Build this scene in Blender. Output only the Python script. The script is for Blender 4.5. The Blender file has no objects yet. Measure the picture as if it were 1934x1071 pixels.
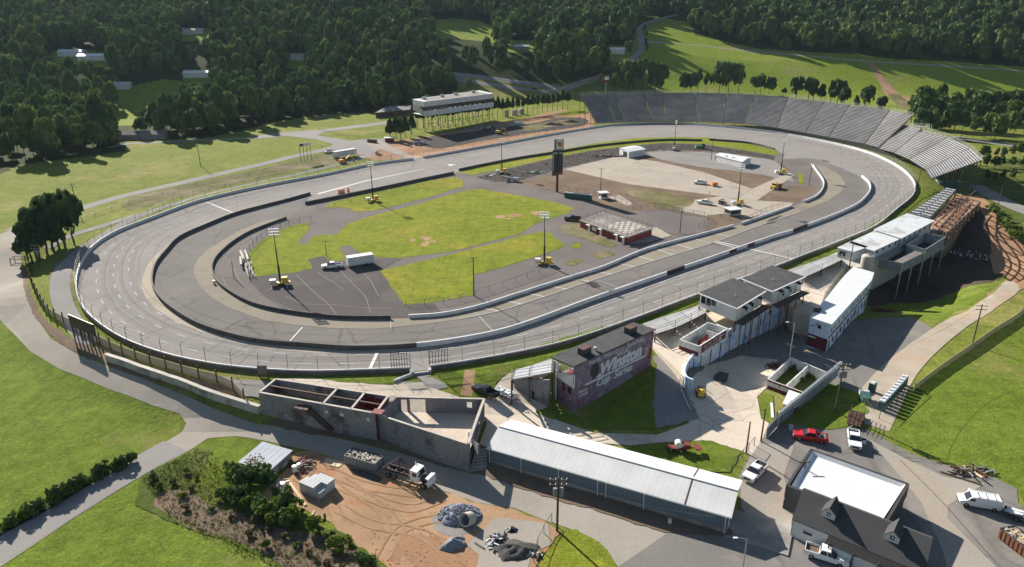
import bpy, bmesh, math, random
import numpy as np
from mathutils import Vector, Matrix, noise as mnoise
from mathutils.geometry import tessellate_polygon

# ------------------------------------------------------------------ camera, sky, sun
FPX, CX, CY, YH, HC = 1340.0, 967.0, 535.5, 30.0, 68.0
TH = math.atan2(CY - YH, FPX)
CT, ST = math.cos(TH), math.sin(TH)
scene = bpy.context.scene
cam_d = bpy.data.cameras.new("camera")
cam = bpy.data.objects.new("camera", cam_d)
scene.collection.objects.link(cam)
scene.camera = cam
cam_d.sensor_width = 36.0
cam_d.lens = 36.0 * FPX / 1934.0
cam_d.clip_start = 0.5
cam_d.clip_end = 6000
cam.location = (0, 0, HC)
cam.rotation_euler = (math.pi / 2 - TH, 0, 0)

SUN_EL = math.radians(26.5)
SUN_DIR = Vector((-0.575, 0.818, 0)).normalized()          # horizontal direction towards the sun
world = bpy.data.worlds.new("World")
scene.world = world
world.use_nodes = True
wn = world.node_tree
bg = wn.nodes['Background']
sky = wn.nodes.new('ShaderNodeTexSky')
sky.sky_type = 'NISHITA'
sky.sun_disc = False
sky.sun_elevation = SUN_EL
sky.sun_rotation = math.atan2(SUN_DIR.x, SUN_DIR.y)
sky.air_density = 1.2
sky.dust_density = 0.6
sky.ozone_density = 2.0
wn.links.new(sky.outputs[0], bg.inputs[0])
bg.inputs[1].default_value = 0.05
sun_d = bpy.data.lights.new("sun", 'SUN')
sun_d.energy = 4.9
sun_d.angle = math.radians(0.5)
sun_d.color = (1.0, 0.945, 0.86)
sun = bpy.data.objects.new("sun", sun_d)
scene.collection.objects.link(sun)
sv = Vector((SUN_DIR.x * math.cos(SUN_EL), SUN_DIR.y * math.cos(SUN_EL), math.sin(SUN_EL)))
sun.rotation_euler = sv.to_track_quat('Z', 'Y').to_euler()
sun.location = sv * 900
scene.view_settings.view_transform = 'Standard'
scene.view_settings.look = 'None'
scene.view_settings.exposure = 1.05
scene.view_settings.gamma = 1.0
scene.render.engine = 'CYCLES'

rnd = random.Random(7)
nrs = np.random.RandomState(11)

# ------------------------------------------------------------------ projection helpers
def ray(px, py):
    u = (px - CX) / FPX; v = (py - CY) / FPX
    return (u, CT - v * ST, -ST - v * CT)

def W(px, py, z=0.0):
    """pixel of the photograph -> point on the horizontal plane at height z"""
    d = ray(px, py); t = (z - HC) / d[2]
    return (d[0] * t, d[1] * t)

def ztop(x, y, py):
    """height of the point above (x, y) that shows at picture row py"""
    k = (CY - py) / FPX
    return HC + y * (k * CT - ST) / (CT + k * ST)

def proj(x, y, z):
    dz = z - HC
    dep = y * CT - dz * ST; up = y * ST + dz * CT
    return CX + FPX * x / dep, CY - FPX * up / dep

def catmull(pts, n=6, closed=False):
    P = [np.array(p, float) for p in pts]; out = []
    N = len(P)
    rng = range(N) if closed else range(N - 1)
    for i in rng:
        p1, p2 = P[i], P[(i + 1) % N]
        p0 = P[i - 1] if (i > 0 or closed) else 2 * p1 - p2
        p3 = P[(i + 2) % N] if (i + 2 < N or closed) else 2 * p2 - p1
        d1 = max(np.linalg.norm(p1 - p0), 1e-6) ** .5; d2 = max(np.linalg.norm(p2 - p1), 1e-6) ** .5; d3 = max(np.linalg.norm(p3 - p2), 1e-6) ** .5
        m1 = (p1 - p0) / d1 - (p2 - p0) / (d1 + d2) + (p2 - p1) / d2
        m2 = (p2 - p1) / d2 - (p3 - p1) / (d2 + d3) + (p3 - p2) / d3
        m1 = m1 * d2; m2 = m2 * d2
        for k in range(n):
            t = k / n
            out.append((2*t**3 - 3*t**2 + 1) * p1 + (t**3 - 2*t**2 + t) * m1 + (-2*t**3 + 3*t**2) * p2 + (t**3 - t**2) * m2)
    if not closed: out.append(P[-1])
    return [tuple(p) for p in out]

def resample(line, step):
    """points at even spacing along an open polyline, first and last kept"""
    L = [0.0]
    for a, b in zip(line, line[1:]): L.append(L[-1] + math.dist(a, b))
    n = max(1, round(L[-1] / step)); out = []; j = 0
    for i in range(n + 1):
        s = L[-1] * i / n
        while j < len(L) - 2 and L[j + 1] < s: j += 1
        t = (s - L[j]) / max(L[j + 1] - L[j], 1e-9)
        out.append(tuple(np.array(line[j]) * (1 - t) + np.array(line[j + 1]) * t))
    return out

OUT_PX = [(145,540),(157,495),(183,464),(222,440),(288,414),(366,385),(418,371),(500,353),(611,332),(705,312),(781,302),(800,299),(872,286),(980,267),(1038,256),(1117,243),(1169,236.5),(1274,234),(1352,239),(1460,251),(1573,272),(1643,291),(1695,316),(1722,340),(1728,358),(1722,374),(1695,397),(1651,431),(1580,462),(1512,489),(1473,505),(1318,561),(1198,607),(1057,654),(900,686),(811,699),(775,702),(597,708),(508,705),(440,699),(392,692),(314,675),(235,646),(183,612),(157,584)]
OUTW = catmull([W(*p) for p in OUT_PX], 4, True)

def seg_dist(X, Y, poly):
    D = np.full(X.shape, 1e9)
    for i in range(len(poly)):
        ax, ay = poly[i]; bx, by = poly[(i + 1) % len(poly)]
        dx, dy = bx - ax, by - ay
        t = np.clip(((X - ax) * dx + (Y - ay) * dy) / (dx * dx + dy * dy + 1e-9), 0, 1)
        D = np.minimum(D, np.hypot(X - ax - t * dx, Y - ay - t * dy))
    return D

def inside(X, Y, poly):
    X = np.asarray(X, float); Y = np.asarray(Y, float)
    I = np.zeros(X.shape, bool); n = len(poly)
    for i in range(n):
        ax, ay = poly[i]; bx, by = poly[(i + 1) % n]
        if ay == by: continue
        c = ((ay > Y) != (by > Y)) & (X < (bx - ax) * (Y - ay) / (by - ay) + ax)
        I ^= c
    return I

def sstep(a, b, x):
    t = np.clip((x - a) / (b - a), 0, 1); return t * t * (3 - 2 * t)

# ------------------------------------------------------------------ terrain heights on a 4 m grid
GS = 4.0
GX0, GX1, GY0, GY1 = -880.0, 920.0, 28.0, 1240.0
gx = np.arange(GX0, GX1 + .1, GS); gy = np.arange(GY0, GY1 + .1, GS)
GXX, GYY = np.meshgrid(gx, gy)
ANCH = [(60,300,0),(0,440,-1),(20,520,-3),(60,620,-3),(0,700,-3.5),(200,740,-3.5),(0,1000,-4),(300,850,-3.5),(420,790,-3.5),
        (560,880,-4),(800,900,-4),(700,1000,-4),(1000,950,-4),(1200,1050,-4),(150,430,0),(100,540,-.5),(300,712,-2.5),(440,745,-2.5),
        (700,735,-1.2),(850,740,-1.5),(930,760,-2),(1000,785,-2.5),(1150,810,-3),(1280,790,-3.5),(1400,790,-4),(1500,690,-4.5),(1620,700,-5),
        (1700,560,-11),(1760,500,-11),(1650,570,-9),(1820,520,-8.5),(1820,620,-4.5),(1900,540,-3),(1900,420,-2),(1860,350,-3),(1934,330,-2),(1700,860,-4),
        (1850,750,-4),(1900,1000,-4),(1560,1000,-4),(300,300,0),(600,260,0),(900,230,0),(1100,210,0),(1400,190,0),(1700,230,-1),(1900,270,-1),
        (1250,660,-.15),(1262,680,-.4),(1275,700,-.9),(1246,690,-.9),(1281,718,-1.7),(1288,745,-2.8),(1225,670,-1),(1298,770,-3.4),(1215,645,-.6),(1322,700,-6),(1345,675,-6),(1405,650,-6),(1470,620,-6),(1420,690,-5.8),(1370,720,-5.6),(1500,650,-6)]
num = np.zeros(GXX.shape); den = np.zeros(GXX.shape)
for ax_, ay_, az_ in ANCH:
    wx, wy = W(ax_, ay_, az_)
    w = 1.0 / (((GXX - wx) ** 2 + (GYY - wy) ** 2 + 30.0) ** 1.6)
    num += w * az_; den += w
HG = num / den
dist = seg_dist(GXX, GYY, OUTW); ins = inside(GXX, GYY, OUTW)
dist[ins] = 0
HG *= sstep(5, 17, dist)
def hills(X, Y):
    y0 = 560 + 25 * np.sin(X / 170.0) - 40 * sstep(-100, -350, X)
    t = np.maximum(Y - y0, 0)
    base = 0.205 * t * sstep(0, 160, t) + 0
    und = 5 * np.sin(X / 61.0 + 1.3) * np.sin(Y / 83.0) + 3.5 * np.sin(X / 33.0 + Y / 47.0)
    return base + und * sstep(30, 220, t)
HG += hills(GXX, GYY)

def H(x, y):
    fx = (x - GX0) / GS; fy = (y - GY0) / GS
    i = int(min(max(math.floor(fx), 0), len(gx) - 2)); j = int(min(max(math.floor(fy), 0), len(gy) - 2))
    u = min(max(fx - i, 0), 1); v = min(max(fy - j, 0), 1)
    a, b, c, d = HG[j, i], HG[j, i + 1], HG[j + 1, i + 1], HG[j + 1, i]
    if u + v <= 1: return float(a + u * (b - a) + v * (d - a))
    return float(c + (1 - u) * (d - c) + (1 - v) * (b - c))

def G(px, py):
    """pixel -> point where its ray meets the ground (x, y, z)"""
    d = ray(px, py)
    t = 30.0; prev = t
    while t < 2600:
        x, y, z = d[0] * t, d[1] * t, HC + d[2] * t
        if z < H(x, y):
            lo, hi = prev, t
            for _ in range(22):
                m = (lo + hi) / 2
                if HC + d[2] * m < H(d[0] * m, d[1] * m): hi = m
                else: lo = m
            t = hi; x, y = d[0] * t, d[1] * t
            return (x, y, H(x, y))
        prev = t; t += max(3.0, t * .012)
    return (d[0] * 1200, d[1] * 1200, H(d[0] * 1200, d[1] * 1200))

# ------------------------------------------------------------------ materials
MATS = {}
def newmat(name):
    m = bpy.data.materials.new(name); m.use_nodes = True; MATS[name] = m
    return m, m.node_tree, m.node_tree.nodes['Principled BSDF']

def ramp(nt, fac, stops):
    r = nt.nodes.new('ShaderNodeValToRGB'); el = r.color_ramp.elements
    while len(el) < len(stops): el.new(0.5)
    for e, (p, c) in zip(el, stops):
        e.position = p; e.color = (*c, 1)
    nt.links.new(fac, r.inputs[0]); return r.outputs[0]

def noise_n(nt, scale, detail=5, rough=.6, stretch=None, dim='Object', rot=0):
    tc = nt.nodes.new('ShaderNodeTexCoord'); mp = nt.nodes.new('ShaderNodeMapping')
    nt.links.new(tc.outputs[dim], mp.inputs[0])
    if stretch: mp.inputs['Scale'].default_value = stretch
    mp.inputs['Rotation'].default_value = (0, 0, rot)
    n = nt.nodes.new('ShaderNodeTexNoise'); n.inputs['Scale'].default_value = scale
    n.inputs['Detail'].default_value = detail; n.inputs['Roughness'].default_value = rough
    nt.links.new(mp.outputs[0], n.inputs['Vector']); return n.outputs[0]

def mixc(nt, fac, a, b, mode='MIX'):
    m = nt.nodes.new('ShaderNodeMix'); m.data_type = 'RGBA'; m.blend_type = mode
    for s, v in ((m.inputs[0], fac), (m.inputs[6], a), (m.inputs[7], b)):
        if isinstance(v, (int, float)): s.default_value = v
        elif isinstance(v, tuple): s.default_value = (*v, 1)
        else: nt.links.new(v, s)
    return m.outputs[2]

def surf(name, c1, c2, scale=.3, rough=.85, bump=0, c3=None, s2=None, metal=0, patch=None, spec=.3, fine=.25):
    """two-tone noise surface, a finer noise over it and optional blotches of a third colour"""
    m, nt, b = newmat(name)
    n1 = noise_n(nt, scale)
    col = ramp(nt, n1, [(.36, c1), (.64, c2)])
    n2 = noise_n(nt, s2 or scale * 9, 3)
    col = mixc(nt, fine, col, ramp(nt, n2, [(.3, tuple(x * .55 for x in c1)), (.7, tuple(min(1, x * 1.45) for x in c2))]))
    if c3:
        n3 = noise_n(nt, patch or scale * .5, 6, .65)
        col = mixc(nt, ramp(nt, n3, [(.54, (0, 0, 0)), (.66, (1, 1, 1))]), col, c3)
    nt.links.new(col, b.inputs['Base Color'])
    b.inputs['Roughness'].default_value = rough; b.inputs['Metallic'].default_value = metal
    b.inputs['Specular IOR Level'].default_value = spec
    if bump:
        bp = nt.nodes.new('ShaderNodeBump'); bp.inputs['Strength'].default_value = min(1, bump); bp.inputs['Distance'].default_value = .15 * max(1, bump)
        nt.links.new(n2, bp.inputs['Height']); nt.links.new(bp.outputs[0], b.inputs['Normal'])
    return m

def plain(name, c, rough=.5, metal=0, spec=.4, var=.12, scale=1.5):
    """paint or metal with a little soiling"""
    m, nt, b = newmat(name)
    n = noise_n(nt, scale, 5)
    col = ramp(nt, n, [(.3, tuple(x * (1 - var) for x in c)), (.7, tuple(min(1, x * (1 + var)) for x in c))])
    nt.links.new(col, b.inputs['Base Color'])
    b.inputs['Roughness'].default_value = rough; b.inputs['Metallic'].default_value = metal; b.inputs['Specular IOR Level'].default_value = spec
    return m

# ------------------------------------------------------------------ mesh builder and objects
COL = scene.collection
class MB:
    def __init__(s): s.v = []; s.f = []; s.mi = []; s.cur = 0
    def mat(s, i): s.cur = i; return s
    def add(s, vs, fs):
        o = len(s.v); s.v += [tuple(map(float, v)) for v in vs]
        for f in fs: s.f.append(tuple(i + o for i in f)); s.mi.append(s.cur)
        return s
    def box(s, c, d, rz=0, M=None, taper=1.0):
        x, y, z = d[0] / 2, d[1] / 2, d[2] / 2; t = taper
        vs = [(-x, -y, -z), (x, -y, -z), (x, y, -z), (-x, y, -z), (-x * t, -y * t, z), (x * t, -y * t, z), (x * t, y * t, z), (-x * t, y * t, z)]
        cs, sn = math.cos(rz), math.sin(rz)
        vs = [(c[0] + a * cs - b * sn, c[1] + a * sn + b * cs, c[2] + e) for a, b, e in vs]
        if M: vs = [M @ Vector(v) for v in vs]
        return s.add(vs, [(0, 3, 2, 1), (4, 5, 6, 7), (0, 1, 5, 4), (1, 2, 6, 5), (2, 3, 7, 6), (3, 0, 4, 7)])
    def beam(s, a, b, w, h=None):
        """square bar from a to b"""
        a, b = Vector(a), Vector(b); d = b - a
        if d.length < 1e-6: return s
        d.normalize(); up = Vector((0, 0, 1)) if abs(d.z) < .95 else Vector((1, 0, 0))
        sx = d.cross(up).normalized() * w / 2; sy = sx.cross(d).normalized() * (h or w) / 2
        vs = [p + q for p in (a, b) for q in (-sx - sy, sx - sy, sx + sy, -sx + sy)]
        return s.add(vs, [(0, 3, 2, 1), (4, 5, 6, 7), (0, 1, 5, 4), (1, 2, 6, 5), (2, 3, 7, 6), (3, 0, 4, 7)])
    def tube(s, a, b, r, r2=None, n=8, cap=True):
        a, b = Vector(a), Vector(b); d = (b - a)
        if d.length < 1e-6: return s
        d.normalize(); up = Vector((0, 0, 1)) if abs(d.z) < .95 else Vector((1, 0, 0))
        e1 = d.cross(up).normalized(); e2 = e1.cross(d); r2 = r if r2 is None else r2
        vs = [a + (e1 * math.cos(2 * math.pi * i / n) + e2 * math.sin(2 * math.pi * i / n)) * r for i in range(n)]
        vs += [b + (e1 * math.cos(2 * math.pi * i / n) + e2 * math.sin(2 * math.pi * i / n)) * r2 for i in range(n)]
        fs = [(i, i + n, (i + 1) % n + n, (i + 1) % n) for i in range(n)]
        if cap: fs += [tuple(range(n)), tuple(range(2 * n - 1, n - 1, -1))]
        return s.add(vs, fs)
    def prism(s, poly, z0, z1, sides=True, bottom=False, top=True):
        """vertical prism over a plan polygon; z0, z1 number or function(x, y)"""
        n = len(poly); area = sum(poly[i][0] * poly[(i + 1) % n][1] - poly[(i + 1) % n][0] * poly[i][1] for i in range(n))
        if area < 0: poly = poly[::-1]
        f0 = z0 if callable(z0) else (lambda x, y: z0); f1 = z1 if callable(z1) else (lambda x, y: z1)
        vs = [(p[0], p[1], f0(p[0], p[1])) for p in poly] + [(p[0], p[1], f1(p[0], p[1])) for p in poly]
        fs = []
        tri = tessellate_polygon([[Vector((p[0], p[1], 0)) for p in poly]])
        for t in tri:
            a, b, c = t
            cr = (poly[b][0] - poly[a][0]) * (poly[c][1] - poly[a][1]) - (poly[c][0] - poly[a][0]) * (poly[b][1] - poly[a][1])
            if cr < 0: a, c = c, a
            if top: fs.append((a + n, b + n, c + n))
            if bottom: fs.append((c, b, a))
        if sides: fs += [(i, (i + 1) % n, (i + 1) % n + n, i + n) for i in range(n)]
        return s.add(vs, fs)
    def quad(s, a, b, c, d): return s.add([a, b, c, d], [(0, 1, 2, 3)])
    def lathe(s, c, prof, n=14):
        """profile [(r, z)...] about the vertical axis through c"""
        vs = [(c[0] + r * math.cos(2 * math.pi * i / n), c[1] + r * math.sin(2 * math.pi * i / n), c[2] + z) for r, z in prof for i in range(n)]
        fs = [(k * n + i, k * n + (i + 1) % n, (k + 1) * n + (i + 1) % n, (k + 1) * n + i) for k in range(len(prof) - 1) for i in range(n)]
        fs += [tuple(range(n))[::-1], tuple(range((len(prof) - 1) * n, len(prof) * n))]
        return s.add(vs, fs)
    def build(s, name, mats, parent=None, world=False, smooth=False, loc=None):
        me = bpy.data.meshes.new(name)
        vs = s.v
        if parent is not None and world:
            p = parent; off = Vector(p.location)
            vs = [(v[0] - off.x, v[1] - off.y, v[2] - off.z) for v in vs]
        me.from_pydata(vs, [], s.f)
        if not isinstance(mats, (list, tuple)): mats = [mats]
        for m in mats: me.materials.append(MATS[m] if isinstance(m, str) else m)
        if len(mats) > 1: me.polygons.foreach_set('material_index', s.mi)
        if smooth: me.polygons.foreach_set('use_smooth', [True] * len(me.polygons))
        me.update()
        o = bpy.data.objects.new(name, me); COL.objects.link(o)
        if parent is not None: o.parent = parent
        if loc is not None: o.location = loc
        return o

def tag(o, label=None, cat=None, group=None, kind=None):
    if label: o['label'] = label
    if cat: o['category'] = cat
    if group: o['group'] = group
    if kind: o['kind'] = kind
    return o

def thing(name, label, cat, loc=(0, 0, 0), rz=0, group=None):
    o = bpy.data.objects.new(name, None); COL.objects.link(o)
    o.empty_display_size = .5
    o.location = loc; o.rotation_euler = (0, 0, rz)
    return tag(o, label, cat, group)

CH = {}
def dup(root, loc, rz=None, label=None, group=None, scale=None):
    def kids(o): return [c for c in bpy.data.objects if c.parent is o] if o.name not in CH else CH[o.name]
    def cp(o, par):
        c = o.copy(); COL.objects.link(c); c.parent = par
        if o.name not in CH: CH[o.name] = kids(o)
        for k in CH[o.name]: cp(k, c)
        return c
    r = cp(root, None); r.location = loc
    if rz is not None: r.rotation_euler = (0, 0, rz)
    if scale is not None: r.scale = scale if isinstance(scale, tuple) else (scale,) * 3
    if label: r['label'] = label
    if group: r['group'] = group
    return r

def world_poly(px, smooth=0, closed=True):
    P = [G(*p)[:2] for p in px]
    return catmull(P, smooth, closed) if smooth else P

SHEETN = [0]
def sheet(name, poly, mat, layer, kind='structure', flat=None, extra=0):
    """a ground covering: plan polygon (world) laid on the terrain, a few cm above the layer below"""
    SHEETN[0] += 1
    off = 0.02 + 0.02 * layer + extra + SHEETN[0] % 25 * .0007
    bm = bmesh.new()
    n = len(poly)
    tri = tessellate_polygon([[Vector((p[0], p[1], 0)) for p in poly]])
    vs = [bm.verts.new((p[0], p[1], 0)) for p in poly]
    for t in tri:
        try: bm.faces.new([vs[i] for i in t])
        except ValueError: pass
    if flat is None:
        xs = [p[0] for p in poly]; ys = [p[1] for p in poly]
        def cut(nx, ny, vals):
            for c in vals:
                g = bm.verts[:] + bm.edges[:] + bm.faces[:]
                bmesh.ops.bisect_plane(bm, geom=g, plane_co=(nx * c, ny * c, 0) if nx * ny == 0 else (c, 0, 0), plane_no=(nx, ny, 0), dist=1e-5)
        cut(1, 0, [v for v in gx if min(xs) < v < max(xs)])
        cut(0, 1, [v for v in gy if min(ys) < v < max(ys)])
        s0 = GX0 + GY0; sm = [p[0] + p[1] for p in poly]
        k0 = math.ceil((min(sm) - s0) / GS); k1 = math.floor((max(sm) - s0) / GS)
        cut(1, 1, [s0 + k * GS for k in range(k0, k1 + 1)])
    for v in bm.verts:
        v.co.z = (H(v.co.x, v.co.y) if flat is None else flat) + off
    bmesh.ops.recalc_face_normals(bm, faces=bm.faces[:])
    bm.normal_update()
    for f in bm.faces:
        if f.normal.z < 0: f.normal_flip()
    me = bpy.data.meshes.new(name); bm.to_mesh(me); bm.free()
    me.materials.append(MATS[mat])
    o = bpy.data.objects.new(name, me); COL.objects.link(o)
    tag(o, kind=kind)
    return o

def strip_poly(line, w0, w1=None):
    """plan polygon of a band along a polyline, half-width each side (or w0 left, w1 right)"""
    w1 = w0 if w1 is None else w1
    L, R = [], []
    n = len(line)
    for i in range(n):
        a = line[max(i - 1, 0)]; b = line[min(i + 1, n - 1)]
        dx, dy = b[0] - a[0], b[1] - a[1]; l = math.hypot(dx, dy) or 1
        nx, ny = -dy / l, dx / l
        L.append((line[i][0] + nx * w0, line[i][1] + ny * w0)); R.append((line[i][0] - nx * w1, line[i][1] - ny * w1))
    return L + R[::-1]
# ------------------------------------------------------------------ ground materials
def grass(name, a, b, c, patch=.03, dry=.58, dryc=(.27, .23, .09), streak=0.0):
    m, nt, bs = newmat(name)
    n1 = noise_n(nt, .05, 6, .6); n2 = noise_n(nt, .9, 6, .7); n3 = noise_n(nt, patch, 7, .7)
    col = ramp(nt, n1, [(.35, a), (.65, b)])
    col = mixc(nt, ramp(nt, n2, [(.42, (0, 0, 0)), (.75, (.55, .55, .55))]), col, c)
    col = mixc(nt, ramp(nt, n3, [(dry, (0, 0, 0)), (dry + .1, (.75, .75, .75))]), col, dryc)
    if streak:
        n4 = noise_n(nt, 1.0, 3, .5, stretch=(.9, .035, 1), rot=math.radians(-35))
        col = mixc(nt, streak, col, ramp(nt, n4, [(.35, tuple(x * .75 for x in a)), (.65, tuple(x * 1.2 for x in b))]))
    n6 = noise_n(nt, .28, 8, .75); n7 = noise_n(nt, 3.2, 3, .7)
    col = mixc(nt, .8, col, ramp(nt, n6, [(.36, (.68, .72, .7)), (.62, (1.22, 1.18, 1.2))]), 'MULTIPLY')
    col = mixc(nt, .7, col, ramp(nt, n7, [(.38, (.6, .65, .6)), (.62, (1.3, 1.25, 1.25))]), 'MULTIPLY')
    nt.links.new(col, bs.inputs['Base Color'])
    bs.inputs['Roughness'].default_value = .95; bs.inputs['Specular IOR Level'].default_value = .03
    bp = nt.nodes.new('ShaderNodeBump'); bp.inputs['Strength'].default_value = .7; bp.inputs['Distance'].default_value = .3
    nt.links.new(n2, bp.inputs['Height']); nt.links.new(bp.outputs[0], bs.inputs['Normal'])
    return m
grass('grass_meadow', (.160, .190, .034), (.205, .222, .045), (.115, .148, .026), patch=.025, dry=.51, dryc=(.27, .235, .09), streak=.14)
grass('grass_bright', (.165, .205, .022), (.225, .245, .03), (.12, .16, .018), patch=.022, dry=.50, dryc=(.29, .25, .04), streak=.12)
grass('grass_mown', (.125, .172, .023), (.155, .20, .03), (.085, .125, .018), patch=.03, dry=.54, dryc=(.215, .19, .07), streak=.16)
grass('grass_hill', (.185, .25, .026), (.235, .285, .036), (.13, .175, .022), patch=.02, dry=.54, dryc=(.27, .25, .09), streak=.10)
grass('grass_dull', (.15, .145, .06), (.20, .175, .085), (.11, .105, .045), patch=.05, dry=.5, dryc=(.25, .205, .14))
grass('scrub', (.075, .10, .025), (.12, .15, .03), (.05, .07, .018), patch=.04, dry=.52, dryc=(.19, .145, .08))
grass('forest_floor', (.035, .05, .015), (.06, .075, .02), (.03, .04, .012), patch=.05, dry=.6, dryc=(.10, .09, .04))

def paving(name, c, var=.12, patchc=None, crack=.0, cs=.12, scale=.06, stain=.25, stainc=None, seam=None):
    """worn paving: broad tone drift, stains, fine grain and a web of cracks"""
    m, nt, b = newmat(name)
    n1 = noise_n(nt, scale, 6, .65); n2 = noise_n(nt, 2.2, 4, .7); n3 = noise_n(nt, scale * 4, 5, .7)
    col = ramp(nt, n1, [(.3, tuple(x * (1 - var) for x in c)), (.7, tuple(x * (1 + var) for x in c))])
    col = mixc(nt, ramp(nt, n3, [(.5, (0, 0, 0)), (.75, (stain, stain, stain))]), col, stainc or tuple(x * .55 for x in c))
    if patchc:
        n5 = noise_n(nt, scale * .8, 6, .7)
        col = mixc(nt, ramp(nt, n5, [(.53, (0, 0, 0)), (.62, (.8, .8, .8))]), col, patchc)
    col = mixc(nt, .22, col, ramp(nt, n2, [(.3, tuple(x * .6 for x in c)), (.7, tuple(x * 1.35 for x in c))]))
    if crack:
        tc = nt.nodes.new('ShaderNodeTexCoord'); v = nt.nodes.new('ShaderNodeTexVoronoi'); v.feature = 'DISTANCE_TO_EDGE'
        v.inputs['Scale'].default_value = cs
        mp = nt.nodes.new('ShaderNodeMapping'); nt.links.new(tc.outputs['Object'], mp.inputs[0])
        wn_ = nt.nodes.new('ShaderNodeTexNoise'); wn_.inputs['Scale'].default_value = .35
        nt.links.new(tc.outputs['Object'], wn_.inputs['Vector'])
        ad = nt.nodes.new('ShaderNodeVectorMath'); ad.operation = 'MULTIPLY_ADD'; ad.inputs[1].default_value = (2.5, 2.5, 0)
        nt.links.new(wn_.outputs[1], ad.inputs[0]); nt.links.new(mp.outputs[0], ad.inputs[2])
        nt.links.new(ad.outputs[0], v.inputs['Vector'])
        col = mixc(nt, ramp(nt, v.outputs['Distance'], [(0, (crack,) * 3), (.022, (0, 0, 0))]), col, tuple(x * .35 for x in c))
    nt.links.new(col, b.inputs['Base Color']); b.inputs['Roughness'].default_value = .95; b.inputs['Specular IOR Level'].default_value = .04
    return m
paving('asphalt_groove', (.24, .221, .205), .1, stain=.25, scale=.12)
paving('asphalt_track', (.27, .247, .227), .10, crack=.3, cs=.07, stain=.2)
paving('asphalt_pit', (.185, .168, .155), .16, crack=.45, cs=.08, stain=.35)
paving('asphalt_infield', (.165, .145, .134), .22, crack=.0, stain=.35, stainc=(.09, .08, .078))
paving('asphalt_old', (.105, .092, .088), .2, patchc=(.14, .125, .115), crack=.0, stain=.3)
paving('road_gray', (.27, .25, .235), .1, patchc=(.33, .30, .26), stain=.2)
paving('road_light', (.33, .295, .25), .12, patchc=(.36, .30, .23), stain=.25)
paving('lot_asphalt', (.20, .185, .17), .14, patchc=(.29, .26, .22), crack=.35, cs=.05, stain=.3)
paving('concrete_tan', (.40, .345, .275), .1, patchc=(.30, .26, .21), stain=.3)
paving('concrete_pit', (.27, .235, .185), .14, patchc=(.19, .165, .13), stain=.4)
paving('concrete_plaza', (.60, .51, .41), .08, patchc=(.46, .37, .29), stain=.18, crack=.4, cs=.11)
paving('concrete_garage', (.39, .34, .28), .14, patchc=(.38, .29, .21), stain=.2, crack=.4, cs=.1)
paving('dirt_red', (.33, .19, .11), .25, patchc=(.42, .30, .2), stain=.5, stainc=(.20, .10, .055), scale=.09)
paving('dirt_tan', (.37, .235, .14), .3, patchc=(.36, .165, .08), stain=.6, stainc=(.22, .145, .09), scale=.14)
paving('dirt_rut', (.32, .20, .118), .3, stain=.5, scale=.3)
paving('dirt_path', (.39, .33, .26), .15, patchc=(.42, .29, .19), stain=.4, scale=.2)
paving('dirt_dark', (.085, .062, .05), .3, patchc=(.06, .075, .03), stain=.5, scale=.12)  # soil colour with the basin's shade mixed into it
paving('dirt_brown', (.17, .125, .09), .25, patchc=(.24, .17, .11), stain=.5, scale=.09)
paving('gravel_gray', (.25, .235, .22), .15, patchc=(.33, .29, .24), stain=.3)
paving('gravel_dark', (.075, .066, .060), .3, patchc=(.12, .10, .08), stain=.5, scale=.25)
paving('paint_white', (.72, .71, .68), .08, stain=.35, stainc=(.45, .43, .41), scale=.5)
paving('lane_paint', (.58, .57, .55), .08, stain=.45, stainc=(.35, .33, .31), scale=.5)
paving('paint_faint', (.42, .41, .395), .1, stain=.5, stainc=(.25, .24, .23), scale=.6)
paving('seam_dark', (.10, .085, .075), .2)
paving('seam_light', (.27, .245, .225), .2, stain=.6, stainc=(.15, .13, .12), scale=.7)

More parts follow.
